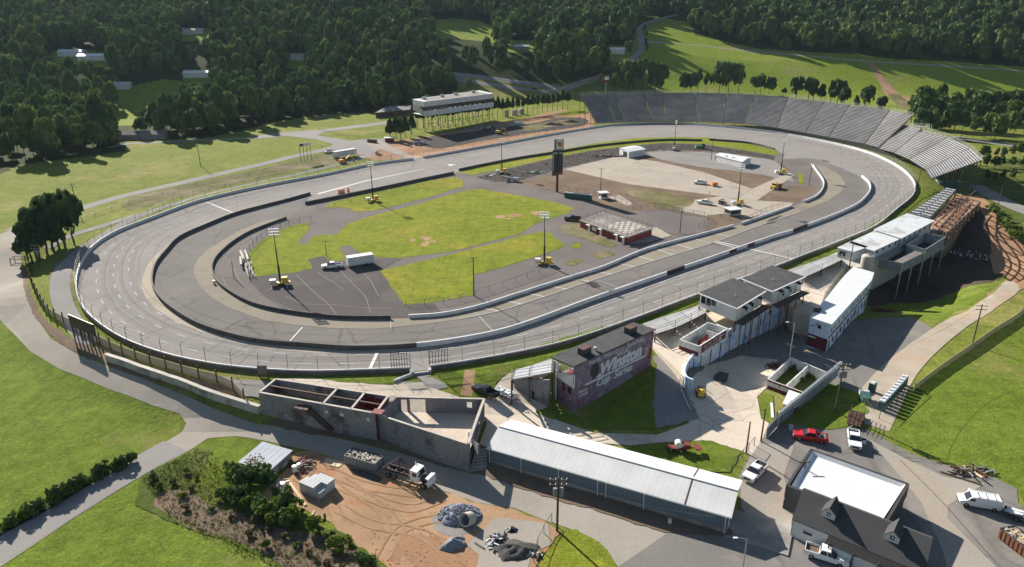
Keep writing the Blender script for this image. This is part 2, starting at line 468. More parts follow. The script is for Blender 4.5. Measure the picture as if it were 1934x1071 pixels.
# ------------------------------------------------------------------ terrain sheet
def terrain():
    ny, nx = HG.shape
    # outer ring of coarse quads reaches beyond everything the camera sees
    vs = np.stack([GXX, GYY, HG], -1).reshape(-1, 3)
    idx = np.arange(nx * ny).reshape(ny, nx)
    a, b, c, d = idx[:-1, :-1].ravel(), idx[:-1, 1:].ravel(), idx[1:, 1:].ravel(), idx[1:, :-1].ravel()
    fs = np.concatenate([np.stack([a, b, d], 1), np.stack([b, c, d], 1)])
    # which material: 0 meadow grass, 1 forest floor, 2 mown, 3 hill meadow, 4 scrub
    cx = vs[fs].mean(1)
    mi = np.zeros(len(fs), int)
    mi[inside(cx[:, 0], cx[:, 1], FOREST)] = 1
    for poly in CLEAR_W: mi[inside(cx[:, 0], cx[:, 1], poly)] = 3
    mi[inside(cx[:, 0], cx[:, 1], HILLMEADOW)] = 3
    mi[inside(cx[:, 0], cx[:, 1], LOWERMOWN)] = 2
    mi[inside(cx[:, 0], cx[:, 1], SCRUBW)] = 4
    n0 = len(vs)
    ring = [(-3200, -300), (3600, -300), (3600, 4200), (-3200, 4200)]
    e0 = [idx[0, 0], idx[0, -1], idx[-1, -1], idx[-1, 0]]
    rv = [(x, y, -6.0 if y < 0 else 330.0) for x, y in ring]
    rv[0] = (-3200, -300, -6); rv[1] = (3600, -300, -6)
    vs = np.concatenate([vs, np.array(rv)])
    fl = [tuple(f) for f in fs.tolist()]
    borders = [idx[0, :], idx[:, -1], idx[-1, ::-1], idx[::-1, 0]]
    extra = []
    for k, bd in enumerate(borders):
        o1, o2 = n0 + k, n0 + (k + 1) % 4
        m = len(bd) // 2
        for i in range(len(bd) - 1): extra.append((int(bd[i + 1]), int(bd[i]), o1 if i < m else o2))
        extra.append((int(bd[m]), o1, o2))
    me = bpy.data.meshes.new('ground'); me.from_pydata(vs.tolist(), [], fl + extra)
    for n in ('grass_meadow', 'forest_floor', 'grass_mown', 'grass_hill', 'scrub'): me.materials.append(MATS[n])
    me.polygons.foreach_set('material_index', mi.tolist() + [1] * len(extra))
    me.polygons.foreach_set('use_smooth', [True] * (len(fl) + len(extra)))
    me.update()
    o = bpy.data.objects.new('ground', me); COL.objects.link(o); tag(o, kind='structure')

FRONT_PX = [(-260,352),(0,328),(30,316),(60,308),(130,300),(190,292),(236,286),(238,266),(380,262),(440,250),(470,244),(500,234),(560,224),(620,216),(700,213),(742,213),(800,197),(832,190),(860,170),(868,139),(960,151),(1060,160),(1135,141),(1180,138),(1188,112),(1200,60),(1206,48),(1240,32),(1300,42),(1312,66),(1360,80),(1434,92),(1560,102),(1700,113),(1934,126),(2300,146)]
FR = [G(*p)[:2] for p in FRONT_PX]
FOREST = FR + [(915, FR[-1][1]), (915, 1235), (-875, 1235), (-875, FR[0][1])]
CLEAR_PX = [[(205,235),(218,205),(222,168),(300,150),(345,152),(345,175),(300,190),(262,215),(250,238)],
            [(95,118),(96,98),(150,94),(205,100),(205,128),(150,124)],
            [(0,110),(0,95),(24,97),(24,125)],
            [(818,72),(820,38),(850,34),(905,38),(935,52),(940,82)],
            [(960,100),(962,76),(1010,76),(1012,100)],
            [(1150,118),(1148,84),(1180,86),(1192,118)],
            [(215,190),(218,168),(240,166),(240,190)], [(345,160),(345,132),(400,130),(400,158)],
            [(340,78),(345,54),(400,54),(400,78)], [(540,130),(545,100),(580,100),(585,130)], [(-10,250),(-5,200),(18,200),(20,250)]]
CLEAR_W = [[G(*p)[:2] for p in poly] for poly in CLEAR_PX]
HILLMEADOW = [G(*p)[:2] for p in [(1212,60),(1240,34),(1300,42),(1312,66),(1434,92),(1700,113),(1934,126),(2100,135),(2100,215),(1934,205),(1740,200),(1600,196),(1260,186),(1262,168),(1200,118)]]
LOWERMOWN = [W(*p, -3.5) for p in [(-300,520),(0,590),(110,690),(280,760),(360,800),(500,830),(700,1100),(-300,1500)]]
SCRUBW = [G(*p)[:2] for p in [(1830,385),(1850,330),(1880,300),(1934,300),(2100,310),(2100,440),(1934,420),(1934,470),(1880,400)]]
terrain()

def ragged(P, amp):
    Q = resample(list(P) + [P[0]], max(.9, amp * 2.2))[:-1]; out = []
    for i, p in enumerate(Q):
        n = mnoise.noise(Vector((p[0] * .45, p[1] * .45, 3))) + .6 * mnoise.noise(Vector((p[0] * 1.3, p[1] * 1.3, 9)))
        a, b = Q[i - 1], Q[(i + 1) % len(Q)]; dx, dy = b[0] - a[0], b[1] - a[1]; l = math.hypot(dx, dy) or 1
        out.append((p[0] - dy / l * n * amp * 1.3, p[1] + dx / l * n * amp * 1.3))
    return out
def S(name, px, mat, layer, smooth=0, flat=None, kind='structure', z=None):
    if z is not None: P = [W(*p, z) for p in px]
    elif flat is not None: P = [W(*p, flat) for p in px]
    else: P = [G(*p)[:2] for p in px]
    if smooth: P = catmull(P, smooth, True)
    if mat.split('_')[0] in ('grass', 'dirt', 'scrub', 'gravel'): P = ragged(P, 1.3 if 'patch' in name else .38 + .0012 * max(0, P[0][1] - 150))
    return sheet(name, P, mat, layer, kind, flat)

def R(name, px, half, mat, layer, smooth=5, flat=None):
    P = [G(*p)[:2] for p in px] if flat is None else [W(*p, flat) for p in px]
    P = catmull(P, smooth)
    if isinstance(half, (list, tuple)):
        # half-widths at the control points
        hw = np.interp(np.arange(len(P)), np.linspace(0, len(P) - 1, len(half)), half)
        n = len(P); L, Q = [], []
        for i in range(n):
            a = P[max(i - 1, 0)]; b = P[min(i + 1, n - 1)]; dx, dy = b[0] - a[0], b[1] - a[1]; l = math.hypot(dx, dy) or 1
            L.append((P[i][0] - dy / l * hw[i], P[i][1] + dx / l * hw[i])); Q.append((P[i][0] + dy / l * hw[i], P[i][1] - dx / l * hw[i]))
        poly = L + Q[::-1]
    else: poly = strip_poly(P, half)
    return sheet(name, poly, mat, layer, 'structure', flat)

# ------------------------------------------------------------------ roads and dirt outside the track
S('access_road', [(0,442),(12,438),(24,434),(40,470),(40,505),(46,545),(62,592),(96,640),(150,672),(210,694),(300,728),(400,770),(480,800),(560,812),(640,828),(700,843),(754,856),(820,875),(890,895),(925,899),(964,915),(1161,975),(1262,1006),(1400,1040),(1480,1075),(1400,1120),(1180,1100),(1167,1071),(1147,1039),(1118,1016),(1074,998),(1031,984),(972,960),(900,950),(827,924),(740,900),(649,869),(586,851),(492,831),(445,824),(392,828),(366,846),(288,888),(235,919),(131,984),(0,1071),(-120,1140),(-200,1110),(0,1034),(105,971),(183,916),(248,872),(301,843),(345,815),(352,800),(340,782),(285,765),(205,735),(112,697),(56,663),(20,625),(0,604),(-60,560),(-60,440)], 'road_light', 1)
R('road_centre_wear', [(-20,1052),(120,965),(240,893),(330,842)], 3.0, 'road_gray', 2)
R('perimeter_road', [(22,436),(60,420),(141,397),(235,370),(366,340),(500,309),(560,294),(626,280),(650,270)], [2.8,2.8,2.8,3,3,3.4,4], 'road_gray', 2)
R('inner_gravel_road', [(170,650),(136,605),(118,570),(113,535),(120,508),(142,484),(170,462),(205,440),(261,409),(366,374),(480,346),(560,330),(660,305),(700,292)], [2.0,2.2,2.4,2.4,2.2,1.9,1.9,1.9,2.0,2.4], 'gravel_gray', 2)
R('gravel_spur', [(261,405),(200,425),(150,440),(112,455),(90,470)], 1.8, 'gravel_gray', 3)
S('dry_strip', [(230,380),(300,360),(420,335),(520,312),(600,292),(640,290),(660,300),(560,322),(460,344),(370,366),(300,384),(250,398)], 'grass_dull', 1, 3)
R('service_road', [(205,279),(240,272),(300,269),(400,264),(480,260),(527,254)], 2.4, 'road_gray', 2)
S('gravel_junction', [(520,252),(600,246),(670,237),(732,229),(733,234),(668,243),(612,250),(600,256),(660,266),(700,262),(735,262),(745,268),(700,292),(650,292),(628,282),(636,275),(600,264),(540,257),(480,263),(478,258)], 'road_gray', 3)
S('demolition_ground', [(672,286),(700,270),(760,264),(850,250),(930,235),(1000,222),(1060,208),(1110,210),(1118,220),(1122,234),(1117,240),(1038,252),(960,266),(872,282),(800,296),(781,298),(705,303)], 'dirt_red', 1, 2)
S('bare_soil', [(790,262),(900,248),(1010,232),(1060,222),(1105,224),(1100,238),(1000,252),(900,268),(820,281)], 'gravel_dark', 2, 3)
S('grass_patch', [(985,240),(1030,232),(1080,226),(1090,233),(1040,240),(1000,248)], 'grass_dull', 3, 3)
S('gate_path', [(690,272),(716,266),(800,298),(781,302),(760,296)], 'road_light', 4)
S('verge_field', [(1050,214),(1110,202),(1112,214),(1070,220)], 'grass_bright', 3)
R('highway_far_lanes', [(820,136),(872,142),(960,153),(1030,162),(1062,167)], 3.8, 'road_gray', 2)
R('highway_near_lanes', [(820,144),(856,149),(905,156),(980,167),(1040,172)], 3.6, 'road_gray', 2)
S('median_grass', [(880,146),(960,157),(1030,166),(1050,170),(1020,170),(905,153)], 'grass_bright', 3)
R('ramp_road', [(1020,174),(1066,167),(1100,156),(1142,143)], 4.2, 'road_light', 3)
R('hill_road', [(1160,140),(1188,118),(1203,103),(1210,95),(1210,70),(1208,52),(1225,42),(1248,35),(1280,28)], [4,3.6,3.2,3.2,3,3,3], 'road_gray', 3)
R('hill_side_road', [(1200,75),(1225,78),(1270,82)], 2, 'gravel_gray', 2)
R('meadow_track', [(1211,80),(1320,86),(1434,98),(1540,107),(1617,114),(1760,123),(1934,134),(2000,138)], 1.5, 'road_light', 2)
R('meadow_dirt_track', [(1636,114),(1650,128),(1662,146),(1676,165),(1692,182),(1712,187),(1740,190)], [2,3,4,6,7,5], 'dirt_tan', 3)
R('meadow_dirt_end', [(1688,178),(1700,190),(1714,203)], [5,6,6], 'grass_dull', 3)
R('east_highway', [(1800,258),(1850,266),(1934,278),(2000,288)], 4.0, 'road_gray', 2)

# ------------------------------------------------------------------ race track
sheet('race_track', OUTW, 'asphalt_track', 0, flat=0.0)
W1_PX = [(586,368),(532,383),(500,391),(445,406),(392,427),(340,451),(314,477),(295.5,500.6),(289,521),(288,537),(293,552),(309,573),(340,597),(379,618),(445,639),(500,649),(571,655),(662,661),(725,660),(788,656),(858,647),(940,631),(1005,611),(1109,572),(1188,544.5),(1287,510),(1331,495),(1460,450),(1497,439),(1523,429),(1578,408),(1617,389.5),(1635,374),(1643,361),(1640.6,347),(1627.5,335)]
W2_PX = [(541,414),(480,437),(455,450),(431,467),(408,490),(401,508),(403,520),(410,534),(431,552),(471,574),(518,587),(623,601),(680,603),(738,603)]
W3_PX = [(772,601),(832,596),(940,575),(978,565),(1083,534),(1169,505),(1221,476),(1326,446),(1384,429)]
W3_PX = [(772,601),(832,597),(900,583),(978,558.5),(1083,525),(1140,507),(1221,473.5),(1326,445),(1384,429)]
W3B_PX = [(1399,425),(1460,404),(1495,391)]
W4_PX = [(1518,383),(1539,374),(1552,361),(1555,345),(1544,327),(1533,312)]
W5_PX = [(577,387),(637,375),(715,359),(790,343),(857,329)]
W6_PX = [(867,323),(920,312),(980,300.5),(1041,291),(1117,278.5),(1195,270),(1260,266),(1326,267)]
W7_PX = [(1339,265.5),(1400,270),(1434,276),(1463,284)]
def WL(px, n=5): return catmull([W(*p) for p in px], n)
W1, W2, W3, W3B, W4, W5, W6, W7 = [WL(p) for p in (W1_PX, W2_PX, W3_PX, W3B_PX, W4_PX, W5_PX, W6_PX, W7_PX)]

S('infield_asphalt', [(577,387),(637,375),(715,359),(790,343),(857,329),(867,323),(920,312),(980,301),(1041,291),(1117,279),(1195,270),(1326,267),(1400,270),(1463,284),(1482,292),(1478,300),(1505,300),(1533,312),(1544,327),(1555,345),(1552,361),(1539,374),(1518,383),(1495,391),(1460,404),(1399,425),(1326,446),(1221,473.5),(1140,507),(1083,525),(978,558.5),(900,583),(832,597),(772,601),(738,603),(623,601),(518,587),(471,574),(431,552),(408,534),(401,512),(408,490),(431,467),(455,450),(480,437),(541,414)], 'asphalt_infield', 2, flat=0.0)
S('pit_road', [(586,368),(532,383),(500,391),(445,406),(392,427),(340,451),(314,477),(295.5,500.6),(289,521),(288,537),(293,552),(309,573),(340,597),(379,618),(445,639),(500,649),(571,655),(662,661),(725,660),(788,656),(858,647),(940,631),(1005,611),(1109,572),(1188,544.5),(1287,510),(1331,495),(1460,450),(1523,429),(1578,408),(1617,389.5),(1635,374),(1643,361),(1640,347),(1627,335),(1590,318),(1540,300),(1505,298),(1460,330),(1300,420),(700,520),(560,440),(577,387)], 'asphalt_pit', 1, flat=0.0)
# concrete bands
S('concrete_apron', [(586,368),(500,385),(445,399),(392,419),(350,439),(314,464),(290,486),(277,503),(269,525),(267,545),(276,563),(293,583),(318,599),(340,611),(379,626),(418,637),(500,658),(597,667),(701,668),(780,662),(850,653),(858,647),(788,656.5),(725,660.5),(662,661.5),(571,655.5),(500,649.5),(445,639.5),(379,618.5),(340,597.5),(309,573.5),(292.5,552),(287.5,537),(288.5,521),(295,500.6),(313.5,476.5),(339.5,450.5),(392,426.5),(445,405.5),(500,390.5),(532,382.5)], 'concrete_tan', 2, flat=0.0)
band = [(541,413.5),(520,413),(500,417),(455,434),(418,456),(390,474),(374,490),(366,506),(367,520),(379,544),(400,563),(430,581),(500,606),(560,614.5),(623,620),(701,622),(750,618),(806,612),(872,603),(940,589),(1005,569),(1109,534),(1214,500),(1352,457.5),(1434,427),(1507,402.6),(1565,379),(1590,362),(1597,347),(1585,330),(1560,316),(1536,310),(1544,327),(1555,345),(1552,361),(1539,374),(1518,383),(1495,391),(1460,404),(1399,425),(1326,446),(1221,473.5),(1140,507),(1083,525),(978,558.5),(900,583),(832,597),(772,601.5),(738,603),(623,601.5),(518,587.5),(471,574.5),(431,552.5),(409,534),(402,516),(400.5,508),(408,489.5),(431,466.5),(455,449.5),(480,436.5)]
S('pit_concrete', band, 'concrete_pit', 3, flat=0.0)
def Lp(name, px, half, mat='paint_white', layer=4, smooth=4):
    P = [W(*p) for p in px]
    if smooth and len(P) > 2: P = catmull(P, smooth)
    return sheet(name, strip_poly(P, half), mat, layer, flat=0.0)
# grass inside
S('infield_grass', [(582,421),(550,426),(506,446),(480,467),(466,486),(470,505),(480,523),(520,519),(558,515),(591,507),(582,490),(611,484),(621,492),(650,494),(652,486),(640,467),(662,464),(676,478),(707,486),(755,488),(846,477),(980,443),(1012,423),(1075,402),(1085,393),(1038,380),(960,366),(911,357),(885,359),(872,362),(781,388),(707,406),(655,424),(634,445),(615,443),(590,447),(582,459),(570,464),(566,456),(584,432)], 'grass_bright', 4, flat=0.0)
S('infield_grass', [(629,381),(715,361),(800,343),(857,334),(875,341),(874,353),(820,370),(715,397),(676,401),(655,393),(611,392),(620,386)], 'grass_bright', 4, flat=0.0)
S('infield_grass', [(718,511),(800,493),(900,468),(1000,442),(1033,437),(1062,458),(1066,466),(1025,481),(960,502),(898,519),(892,559),(806,573),(764,576),(740,543)], 'grass_bright', 4, flat=0.0)
S('infield_grass', [(1062,425),(1090,421),(1110,436),(1135,446),(1165,462),(1150,468),(1110,455),(1080,445),(1062,440)], 'grass_dull', 4, 3, flat=0.0)
S('infield_grass', [(1120,481),(1150,474),(1163,480),(1130,489)], 'grass_dull', 4, 3, flat=0.0)
S('infield_grass', [(1078,462),(1095,459),(1098,467),(1082,470)], 'grass_bright', 4, 3, flat=0.0)
S('infield_grass', [(1066,497),(1092,488),(1102,492),(1075,503)], 'grass_dull', 4, 3, flat=0.0)
S('infield_grass', [(1390,395),(1412,392),(1416,400),(1396,404)], 'grass_bright', 4, 3, flat=0.0)
S('infield_grass', [(1506,326),(1514,327),(1520,346),(1510,349)], 'grass_bright', 4, flat=0.0)
S('verge_grass', [(868,326),(960,300),(1038,286),(1117,272),(1195,261.5),(1274,259),(1342,260.5),(1400,268),(1462,281),(1472,290),(1460,293),(1400,283),(1326,272),(1250,270),(1195,275),(1117,284),(1041,299),(960,318),(890,331)], 'grass_bright', 4, flat=0.0)
S('gravel_bank', [(900,335),(960,319),(1041,300),(1117,285),(1195,276),(1250,271),(1326,273),(1400,284),(1462,295),(1462,303),(1400,292),(1326,285),(1250,282),(1215,288),(1160,297),(1110,307),(1050,321),(1010,333),(970,345),(930,343)], 'gravel_dark', 4, flat=0.0)
S('garage_yard', [(975,345),(1030,331),(1120,307),(1220,287),(1300,284),(1400,293),(1466,303),(1490,320),(1478,352),(1530,350),(1545,358),(1500,385),(1400,420),(1320,440),(1290,432),(1180,400),(1050,362)], 'dirt_brown', 3, flat=0.0)
S('yard_gravel', [(1222,287),(1330,288),(1445,300),(1466,306),(1488,330),(1500,345),(1440,330),(1340,318),(1250,302)], 'gravel_gray', 4, 2, flat=0.0)
S('garage_slab', [(1065,320),(1156,298),(1172,296),(1240,305),(1330,326),(1420,357),(1389,376),(1362,371),(1185,348)], 'concrete_garage', 4, flat=0.0)
S('garage_slab', [(1296,380),(1362,371),(1389,377),(1480,382),(1500,384),(1475,398),(1410,412),(1370,404),(1330,408),(1284,398)], 'concrete_garage', 5, flat=0.0)
S('garage_slab', [(1389,377),(1421,357),(1490,326),(1500,332),(1440,372),(1430,379)], 'concrete_garage', 5, flat=0.0)
S('yard_grass', [(1185,356),(1230,359),(1284,371),(1313,379),(1280,397),(1255,395),(1225,380),(1190,370)], 'grass_dull', 5, 2, flat=0.0)
S('garage_slab', [(1146,372),(1170,369),(1196,385),(1185,390)], 'concrete_garage', 5, flat=0.0)
S('yard_asphalt', [(1200,398),(1265,398),(1330,412),(1345,418),(1330,440),(1280,445),(1210,425)], 'asphalt_infield', 5, flat=0.0)
S('garage_slab', [(1170,440),(1240,430),(1268,446),(1225,458),(1190,462)], 'concrete_garage', 5, flat=0.0)
S('paddock_asphalt', [(591,507),(621,493),(650,494),(707,488),(760,489),(718,511),(740,543),(764,576),(820,574),(834,590),(775,600),(700,602),(623,600),(540,586),(500,560),(470,530),(480,523),(558,515)], 'asphalt_old', 3, flat=0.0)
S('paddock_asphalt', [(582,490),(611,484),(621,493),(625,505),(592,508)], 'asphalt_old', 5, flat=0.0)
S('paddock_asphalt', [(650,468),(664,465),(676,478),(672,486),(655,487)], 'asphalt_infield', 5, flat=0.0)
for q in ([(769,455),(782,450),(792,453),(780,458)], [(786,448),(806,446),(820,450),(808,455),(794,452)], [(792,459),(806,457),(812,463),(800,467)], [(812,456),(822,454),(822,459)]): S('bare_patch', q, 'dirt_tan', 5, 2, flat=0.0)
for q in ([(934,409),(946,406),(956,410),(944,414)], [(958,405),(972,404),(976,409),(962,411)], [(950,413),(968,412),(962,417)]): S('bare_patch', q, 'dirt_tan', 5, 2, flat=0.0)
S('bare_patch', [(1002,401),(1020,398),(1024,405),(1006,408)], 'dirt_tan', 5, 3, flat=0.0)
S('bare_patch', [(965,408),(985,405),(980,412)], 'dirt_red', 6, 3, flat=0.0)
# painted lines
Lp('painted_line', [(390,382),(444,404)], .3)
Lp('painted_line', [(712,668),(695,706)], .35)
Lp('painted_line', [(571,619),(545,648)], .15, layer=4)
Lp('painted_line', [(1352,456),(1512,493)], .28, layer=4)
Lp('painted_line', [(1350,458),(1393,470)], .25, layer=4)
Lp('painted_line', [(858,651),(980,626),(1100,587),(1200,551),(1330,505),(1480,452),(1560,424),(1610,402)], .16, 'paint_faint', 4)
Lp('painted_line', [(440,405),(500,393),(560,380),(586,372)], .2, 'paint_faint', 4)
Lp('painted_line', [(872,602.5),(940,588.5),(1005,568.5),(1109,533.5),(1214,499.5),(1352,457),(1434,426.5),(1507,402)], .16, 'paint_faint', 5)
S('painted_wedge', [(598,366),(602,368),(690,343.5),(800,320),(798,319.5),(690,341.5)], 'lane_paint', 4, flat=0.0)
S('painted_arrow', [(845,311),(850,314),(862,311)], 'paint_white', 4, flat=0.0)
# pit stalls between the wall and the band's outer edge
def edge_y(px, x):
    xs = [p[0] for p in px]; ys = [p[1] for p in px]; return float(np.interp(x, xs, ys))
bandout = [(701,622),(750,618),(806,612),(872,603),(940,589),(1005,569),(1109,534),(1214,500),(1352,457.5),(1434,427),(1507,402.6)]
wx = 905
while wx < 1350:
    a = (wx, edge_y(W3_PX, wx)); b = (wx + 37, edge_y(bandout, wx + 37) + 0)
    Lp('stall_line', [a, b], .14, 'paint_white', 5, 0); wx += 43 if wx < 1150 else 36
for a, b in (((738,605),(738,621)),((890,587),(905,596)),((905,598),(930,625)),((1130,530),(1172,546)),((1462,425),(1500,436))):
    Lp('stall_line', [a, b], .12, 'paint_faint', 5, 0)
# lane dashes follow the outer wall
OL = OUTW + [OUTW[0]]
def offset_loop(loop, d):
    n = len(loop); out = []
    for i in range(n):
        a = loop[i - 1]; b = loop[(i + 1) % n]; dx, dy = b[0] - a[0], b[1] - a[1]; l = math.hypot(dx, dy)
        out.append((loop[i][0] + dy / l * d, loop[i][1] - dx / l * d))
    return out
AREA = sum(OUTW[i][0] * OUTW[(i + 1) % len(OUTW)][1] - OUTW[(i + 1) % len(OUTW)][0] * OUTW[i][1] for i in range(len(OUTW)))
SG = -1 if AREA > 0 else 1                      # makes positive offsets go inwards
dm = MB()
dash_skip = [W(*p) for p in ((790,315),(840,320),(830,305))]
for k, off in enumerate((4.6, 8.8, 12.6)):
    lp = offset_loop(OUTW, SG * off); lp = lp + [lp[0]]
    pts = resample(lp, 1.0); per = 9; ph = (k * 3) % per
    i = ph
    while i + 3 < len(pts):
        a, b = pts[i], pts[i + 3]
        q = proj(a[0], a[1], 0)
        ok = not (775 < q[0] < 880 and q[1] < 340) and not (560 < q[0] < 900 and 600 < q[1] < 672 and k == 2) and not (340 < q[1] < 560 and 1300 < q[0] < 1660 and k == 2 and False)
        if ok:
            dx, dy = b[0] - a[0], b[1] - a[1]; l = math.hypot(dx, dy) or 1; nx, ny = -dy / l * .10, dx / l * .10
            zz = .10
            dm.quad((a[0] + nx, a[1] + ny, zz), (b[0] + nx, b[1] + ny, zz), (b[0] - nx, b[1] - ny, zz), (a[0] - nx, a[1] - ny, zz)) if (nx * 0 + 1) else None
        i += per
o = dm.build('lane_markings', 'lane_paint'); tag(o, kind='structure')
# asphalt seams along the lanes and across them
sm = MB()
def ribbon_flat(mb, line, half, z):
    p = strip_poly(line, half); n = len(line)
    for i in range(n - 1):
        a, b, c, d = p[i], p[i + 1], p[2 * n - 2 - i], p[2 * n - 1 - i]
        mb.quad((*d, z), (*c, z), (*b, z), (*a, z))
for off in (6.7, 10.9, 15.2, 19):
    lp = offset_loop(OUTW, SG * off)
    n = len(lp)
    lp = [p for p in lp]
    seg = lp[int(n * .62):] + lp[:int(n * .22)]
    if off > 14: seg = seg[6:-8]
    ribbon_flat(sm, seg, .035, .075)
for i in range(0, len(OUTW), 3):
    a = offset_loop(OUTW, SG * rnd.uniform(0, 8))[i]; b = offset_loop(OUTW, SG * rnd.uniform(9, 14.5))[(i + rnd.choice((0, 0, 1))) % len(OUTW)]
    ribbon_flat(sm, resample([a, b], 3), .035, .077)
o = sm.build('track_seams', 'seam_dark'); tag(o, kind='structure')
gm = MB()
for off, hw in ((6.2, .55), (8.3, .9), (10.6, .5), (13.2, .8)):
    lp = offset_loop(OUTW, SG * off); n = len(lp); seg = lp[int(n * .66):] + lp[:int(n * .2)]
    ribbon_flat(gm, seg[3:-3], hw, .055 + off * .0004)
    ribbon_flat(gm, lp[int(n * .28):int(n * .6)], hw * .8, .055 + off * .0004)
tag(gm.build('rubber_groove', 'asphalt_groove'), kind='structure')
sl = MB()
for px in ([(505,566),(560,590),(600,600)], [(560,520),(585,545),(620,575),(640,600)], [(640,510),(665,535),(690,560),(700,590)], [(600,515),(625,532),(650,548)], [(430,500),(455,505),(480,520)], [(415,520),(450,530)], [(420,480),(440,505),(455,535),(500,570)], [(455,470),(475,500)], [(620,575),(700,583),(740,582)], [(480,560),(510,548),(520,530)], [(540,560),(570,575),(640,577)], [(670,500),(700,530),(715,560)], [(500,440),(455,460),(425,490),(415,515),(428,540),(470,565)], [(560,407),(600,410),(640,420),(650,430)], [(590,440),(640,436),(690,398)]):
    ribbon_flat(sl, resample([W(*p) for p in px], 2), .085, .13)
o = sl.build('sealed_cracks', 'seam_light'); tag(o, kind='structure')
tm = MB()
for px in ([(1108,534),(1122,538)], [(1112,532),(1127,536)], [(1115,540),(1130,538)], [(1118,543),(1134,541)], [(1452,417),(1475,408)], [(1448,420),(1470,412)], [(1440,424),(1463,420)], [(1550,302),(1565,305)], [(1552,304),(1567,307)]):
    ribbon_flat(tm, resample([W(*p) for p in px], 1), .4, .12)
o = tm.build('tyre_marks', 'gravel_dark'); tag(o, kind='structure')

for pts in ([(560,885),(600,905),(660,925),(720,960),(760,1010)], [(640,905),(700,940),(780,960),(840,940)], [(600,880),(680,915),(760,930),(820,935)], [(720,1060),(760,1000),(840,980),(900,1000)], [(860,1060),(800,1010),(700,990),(640,960)], [(560,900),(620,945),(640,985)]):
    for o_ in (-.9, .9):
        L_ = catmull([G(*p)[:2] for p in pts], 5); q_ = strip_poly(L_, o_, -o_)[:len(L_)]; sheet('wheel_rut', ragged(strip_poly(q_, .17), .12), 'dirt_rut', 4)
# ------------------------------------------------------------------ paving on the near side
S('shed_bank', [(905,848),(935,868),(1100,912),(1370,985),(1385,1012),(1262,1007),(1161,977),(964,917),(925,900)], 'dirt_brown', 5)
S('left_verge', [(104,560),(96,500),(140,470),(170,452),(150,480),(145,500),(140,540),(150,590),(190,640),(240,672),(232,680),(160,652),(120,610)], 'grass_dull', 1, 2)
S('spectator_path', [(590,715),(700,719),(800,722),(830,738),(900,762),(940,790),(900,800),(720,770),(620,750),(560,735),(510,722),(520,716)], 'concrete_plaza', 2)
S('tunnel_ramp', [(776,704),(810,704),(850,733),(823,737),(796,722)], 'gravel_gray', 3)
S('visitor_plaza', [(905,765),(925,745),(950,712),(962,705),(1040,676),(1060,690),(1000,735),(1040,765),(1015,780),(1060,797),(1120,818),(1240,822),(1300,800),(1310,770),(1290,740),(1330,700),(1420,690),(1470,700),(1450,730),(1430,750),(1437,790),(1452,800),(1440,830),(1422,862),(1395,850),(1330,832),(1250,836),(1190,842),(1120,836),(1060,820),(960,870),(915,880),(905,840),(920,800)], 'concrete_plaza', 3)
S('lower_lot', [(1290,700),(1340,650),(1440,600),(1500,575),(1540,600),(1600,610),(1660,600),(1720,600),(1760,620),(1700,690),(1640,770),(1590,750),(1560,740),(1450,720),(1330,760),(1300,760)], 'lot_asphalt', 2)
S('lower_plaza', [(1320,740),(1330,690),(1400,672),(1470,680),(1440,730),(1420,770),(1330,790)], 'concrete_plaza', 4)
S('entrance_lot', [(1430,835),(1440,800),(1480,800),(1535,810),(1600,805),(1637,812),(1719,856),(1778,876),(1836,891),(1876,902),(1920,923),(1923,949),(1934,963),(2100,1050),(2100,1300),(1300,1200),(1167,1071),(1260,1007),(1395,1015),(1400,960),(1395,900),(1410,870)], 'lot_asphalt', 2)
S('lot_concrete', [(1434,838),(1500,842),(1480,900),(1500,960),(1490,1010),(1440,1000),(1400,960),(1398,905),(1412,872)], 'road_light', 3)
S('lot_lane', [(1640,830),(1720,872),(1780,900),(1860,915),(1790,955),(1790,980),(1880,1071),(1990,1190),(1820,1190),(1780,1040),(1740,950),(1700,900)], 'road_light', 3)
R('lane_seam', [(1700,870),(1780,950),(1860,1040),(1900,1085)], .07, 'seam_dark', 5)
S('earth_bank', [(45,505),(60,560),(80,600),(130,640),(200,668),(300,702),(400,738),(470,760),(490,778),(400,755),(300,722),(210,692),(150,670),(96,637),(60,590),(46,548),(40,505)], 'dirt_brown', 2)
S('roadside_dirt', [(490,790),(700,812),(905,872),(925,880),(960,905),(1100,945),(1370,1000),(1395,1015),(1260,1006),(1161,974),(964,914),(925,898),(890,894),(754,855),(640,827),(520,806)], 'dirt_brown', 3)
S('building_side_dirt', [(905,840),(935,850),(925,895),(895,890)], 'dirt_brown', 4)
S('construction_dirt', [(490,945),(520,905),(548,880),(556,856),(590,852),(650,870),(740,901),(827,925),(900,951),(972,961),(1031,985),(1060,1005),(1040,1030),(1010,1071),(960,1120),(780,1110),(700,1060),(640,1000),(575,960)], 'dirt_tan', 2)
S('red_clay', [(760,1010),(830,1015),(900,1040),(930,1075),(800,1110),(740,1060)], 'dirt_red', 3, 3)
S('gravel_spill', [(812,985),(840,960),(870,952),(905,965),(912,985),(885,1005),(840,1012)], 'gravel_gray', 3, 3)
S('gravel_spill', [(660,885),(700,893),(722,905),(715,912),(680,900)], 'asphalt_old', 3, 3)
S('broken_slab', [(882,1030),(935,978),(1000,985),(1035,990),(1040,1030),(1005,1045),(990,1100),(895,1100),(905,1050)], 'road_light', 4)
S('verge_grass', [(1060,1010),(1085,999),(1120,1018),(1148,1040),(1167,1072),(1160,1110),(1000,1110),(1020,1060)], 'grass_bright', 3)
S('weedy_ground', [(265,905),(300,880),(345,862),(372,846),(400,850),(390,870),(370,905),(400,930),(480,935),(500,950),(570,980),(650,1010),(720,1060),(800,1120),(600,1120),(440,1025),(330,990),(255,955)], 'scrub', 2)
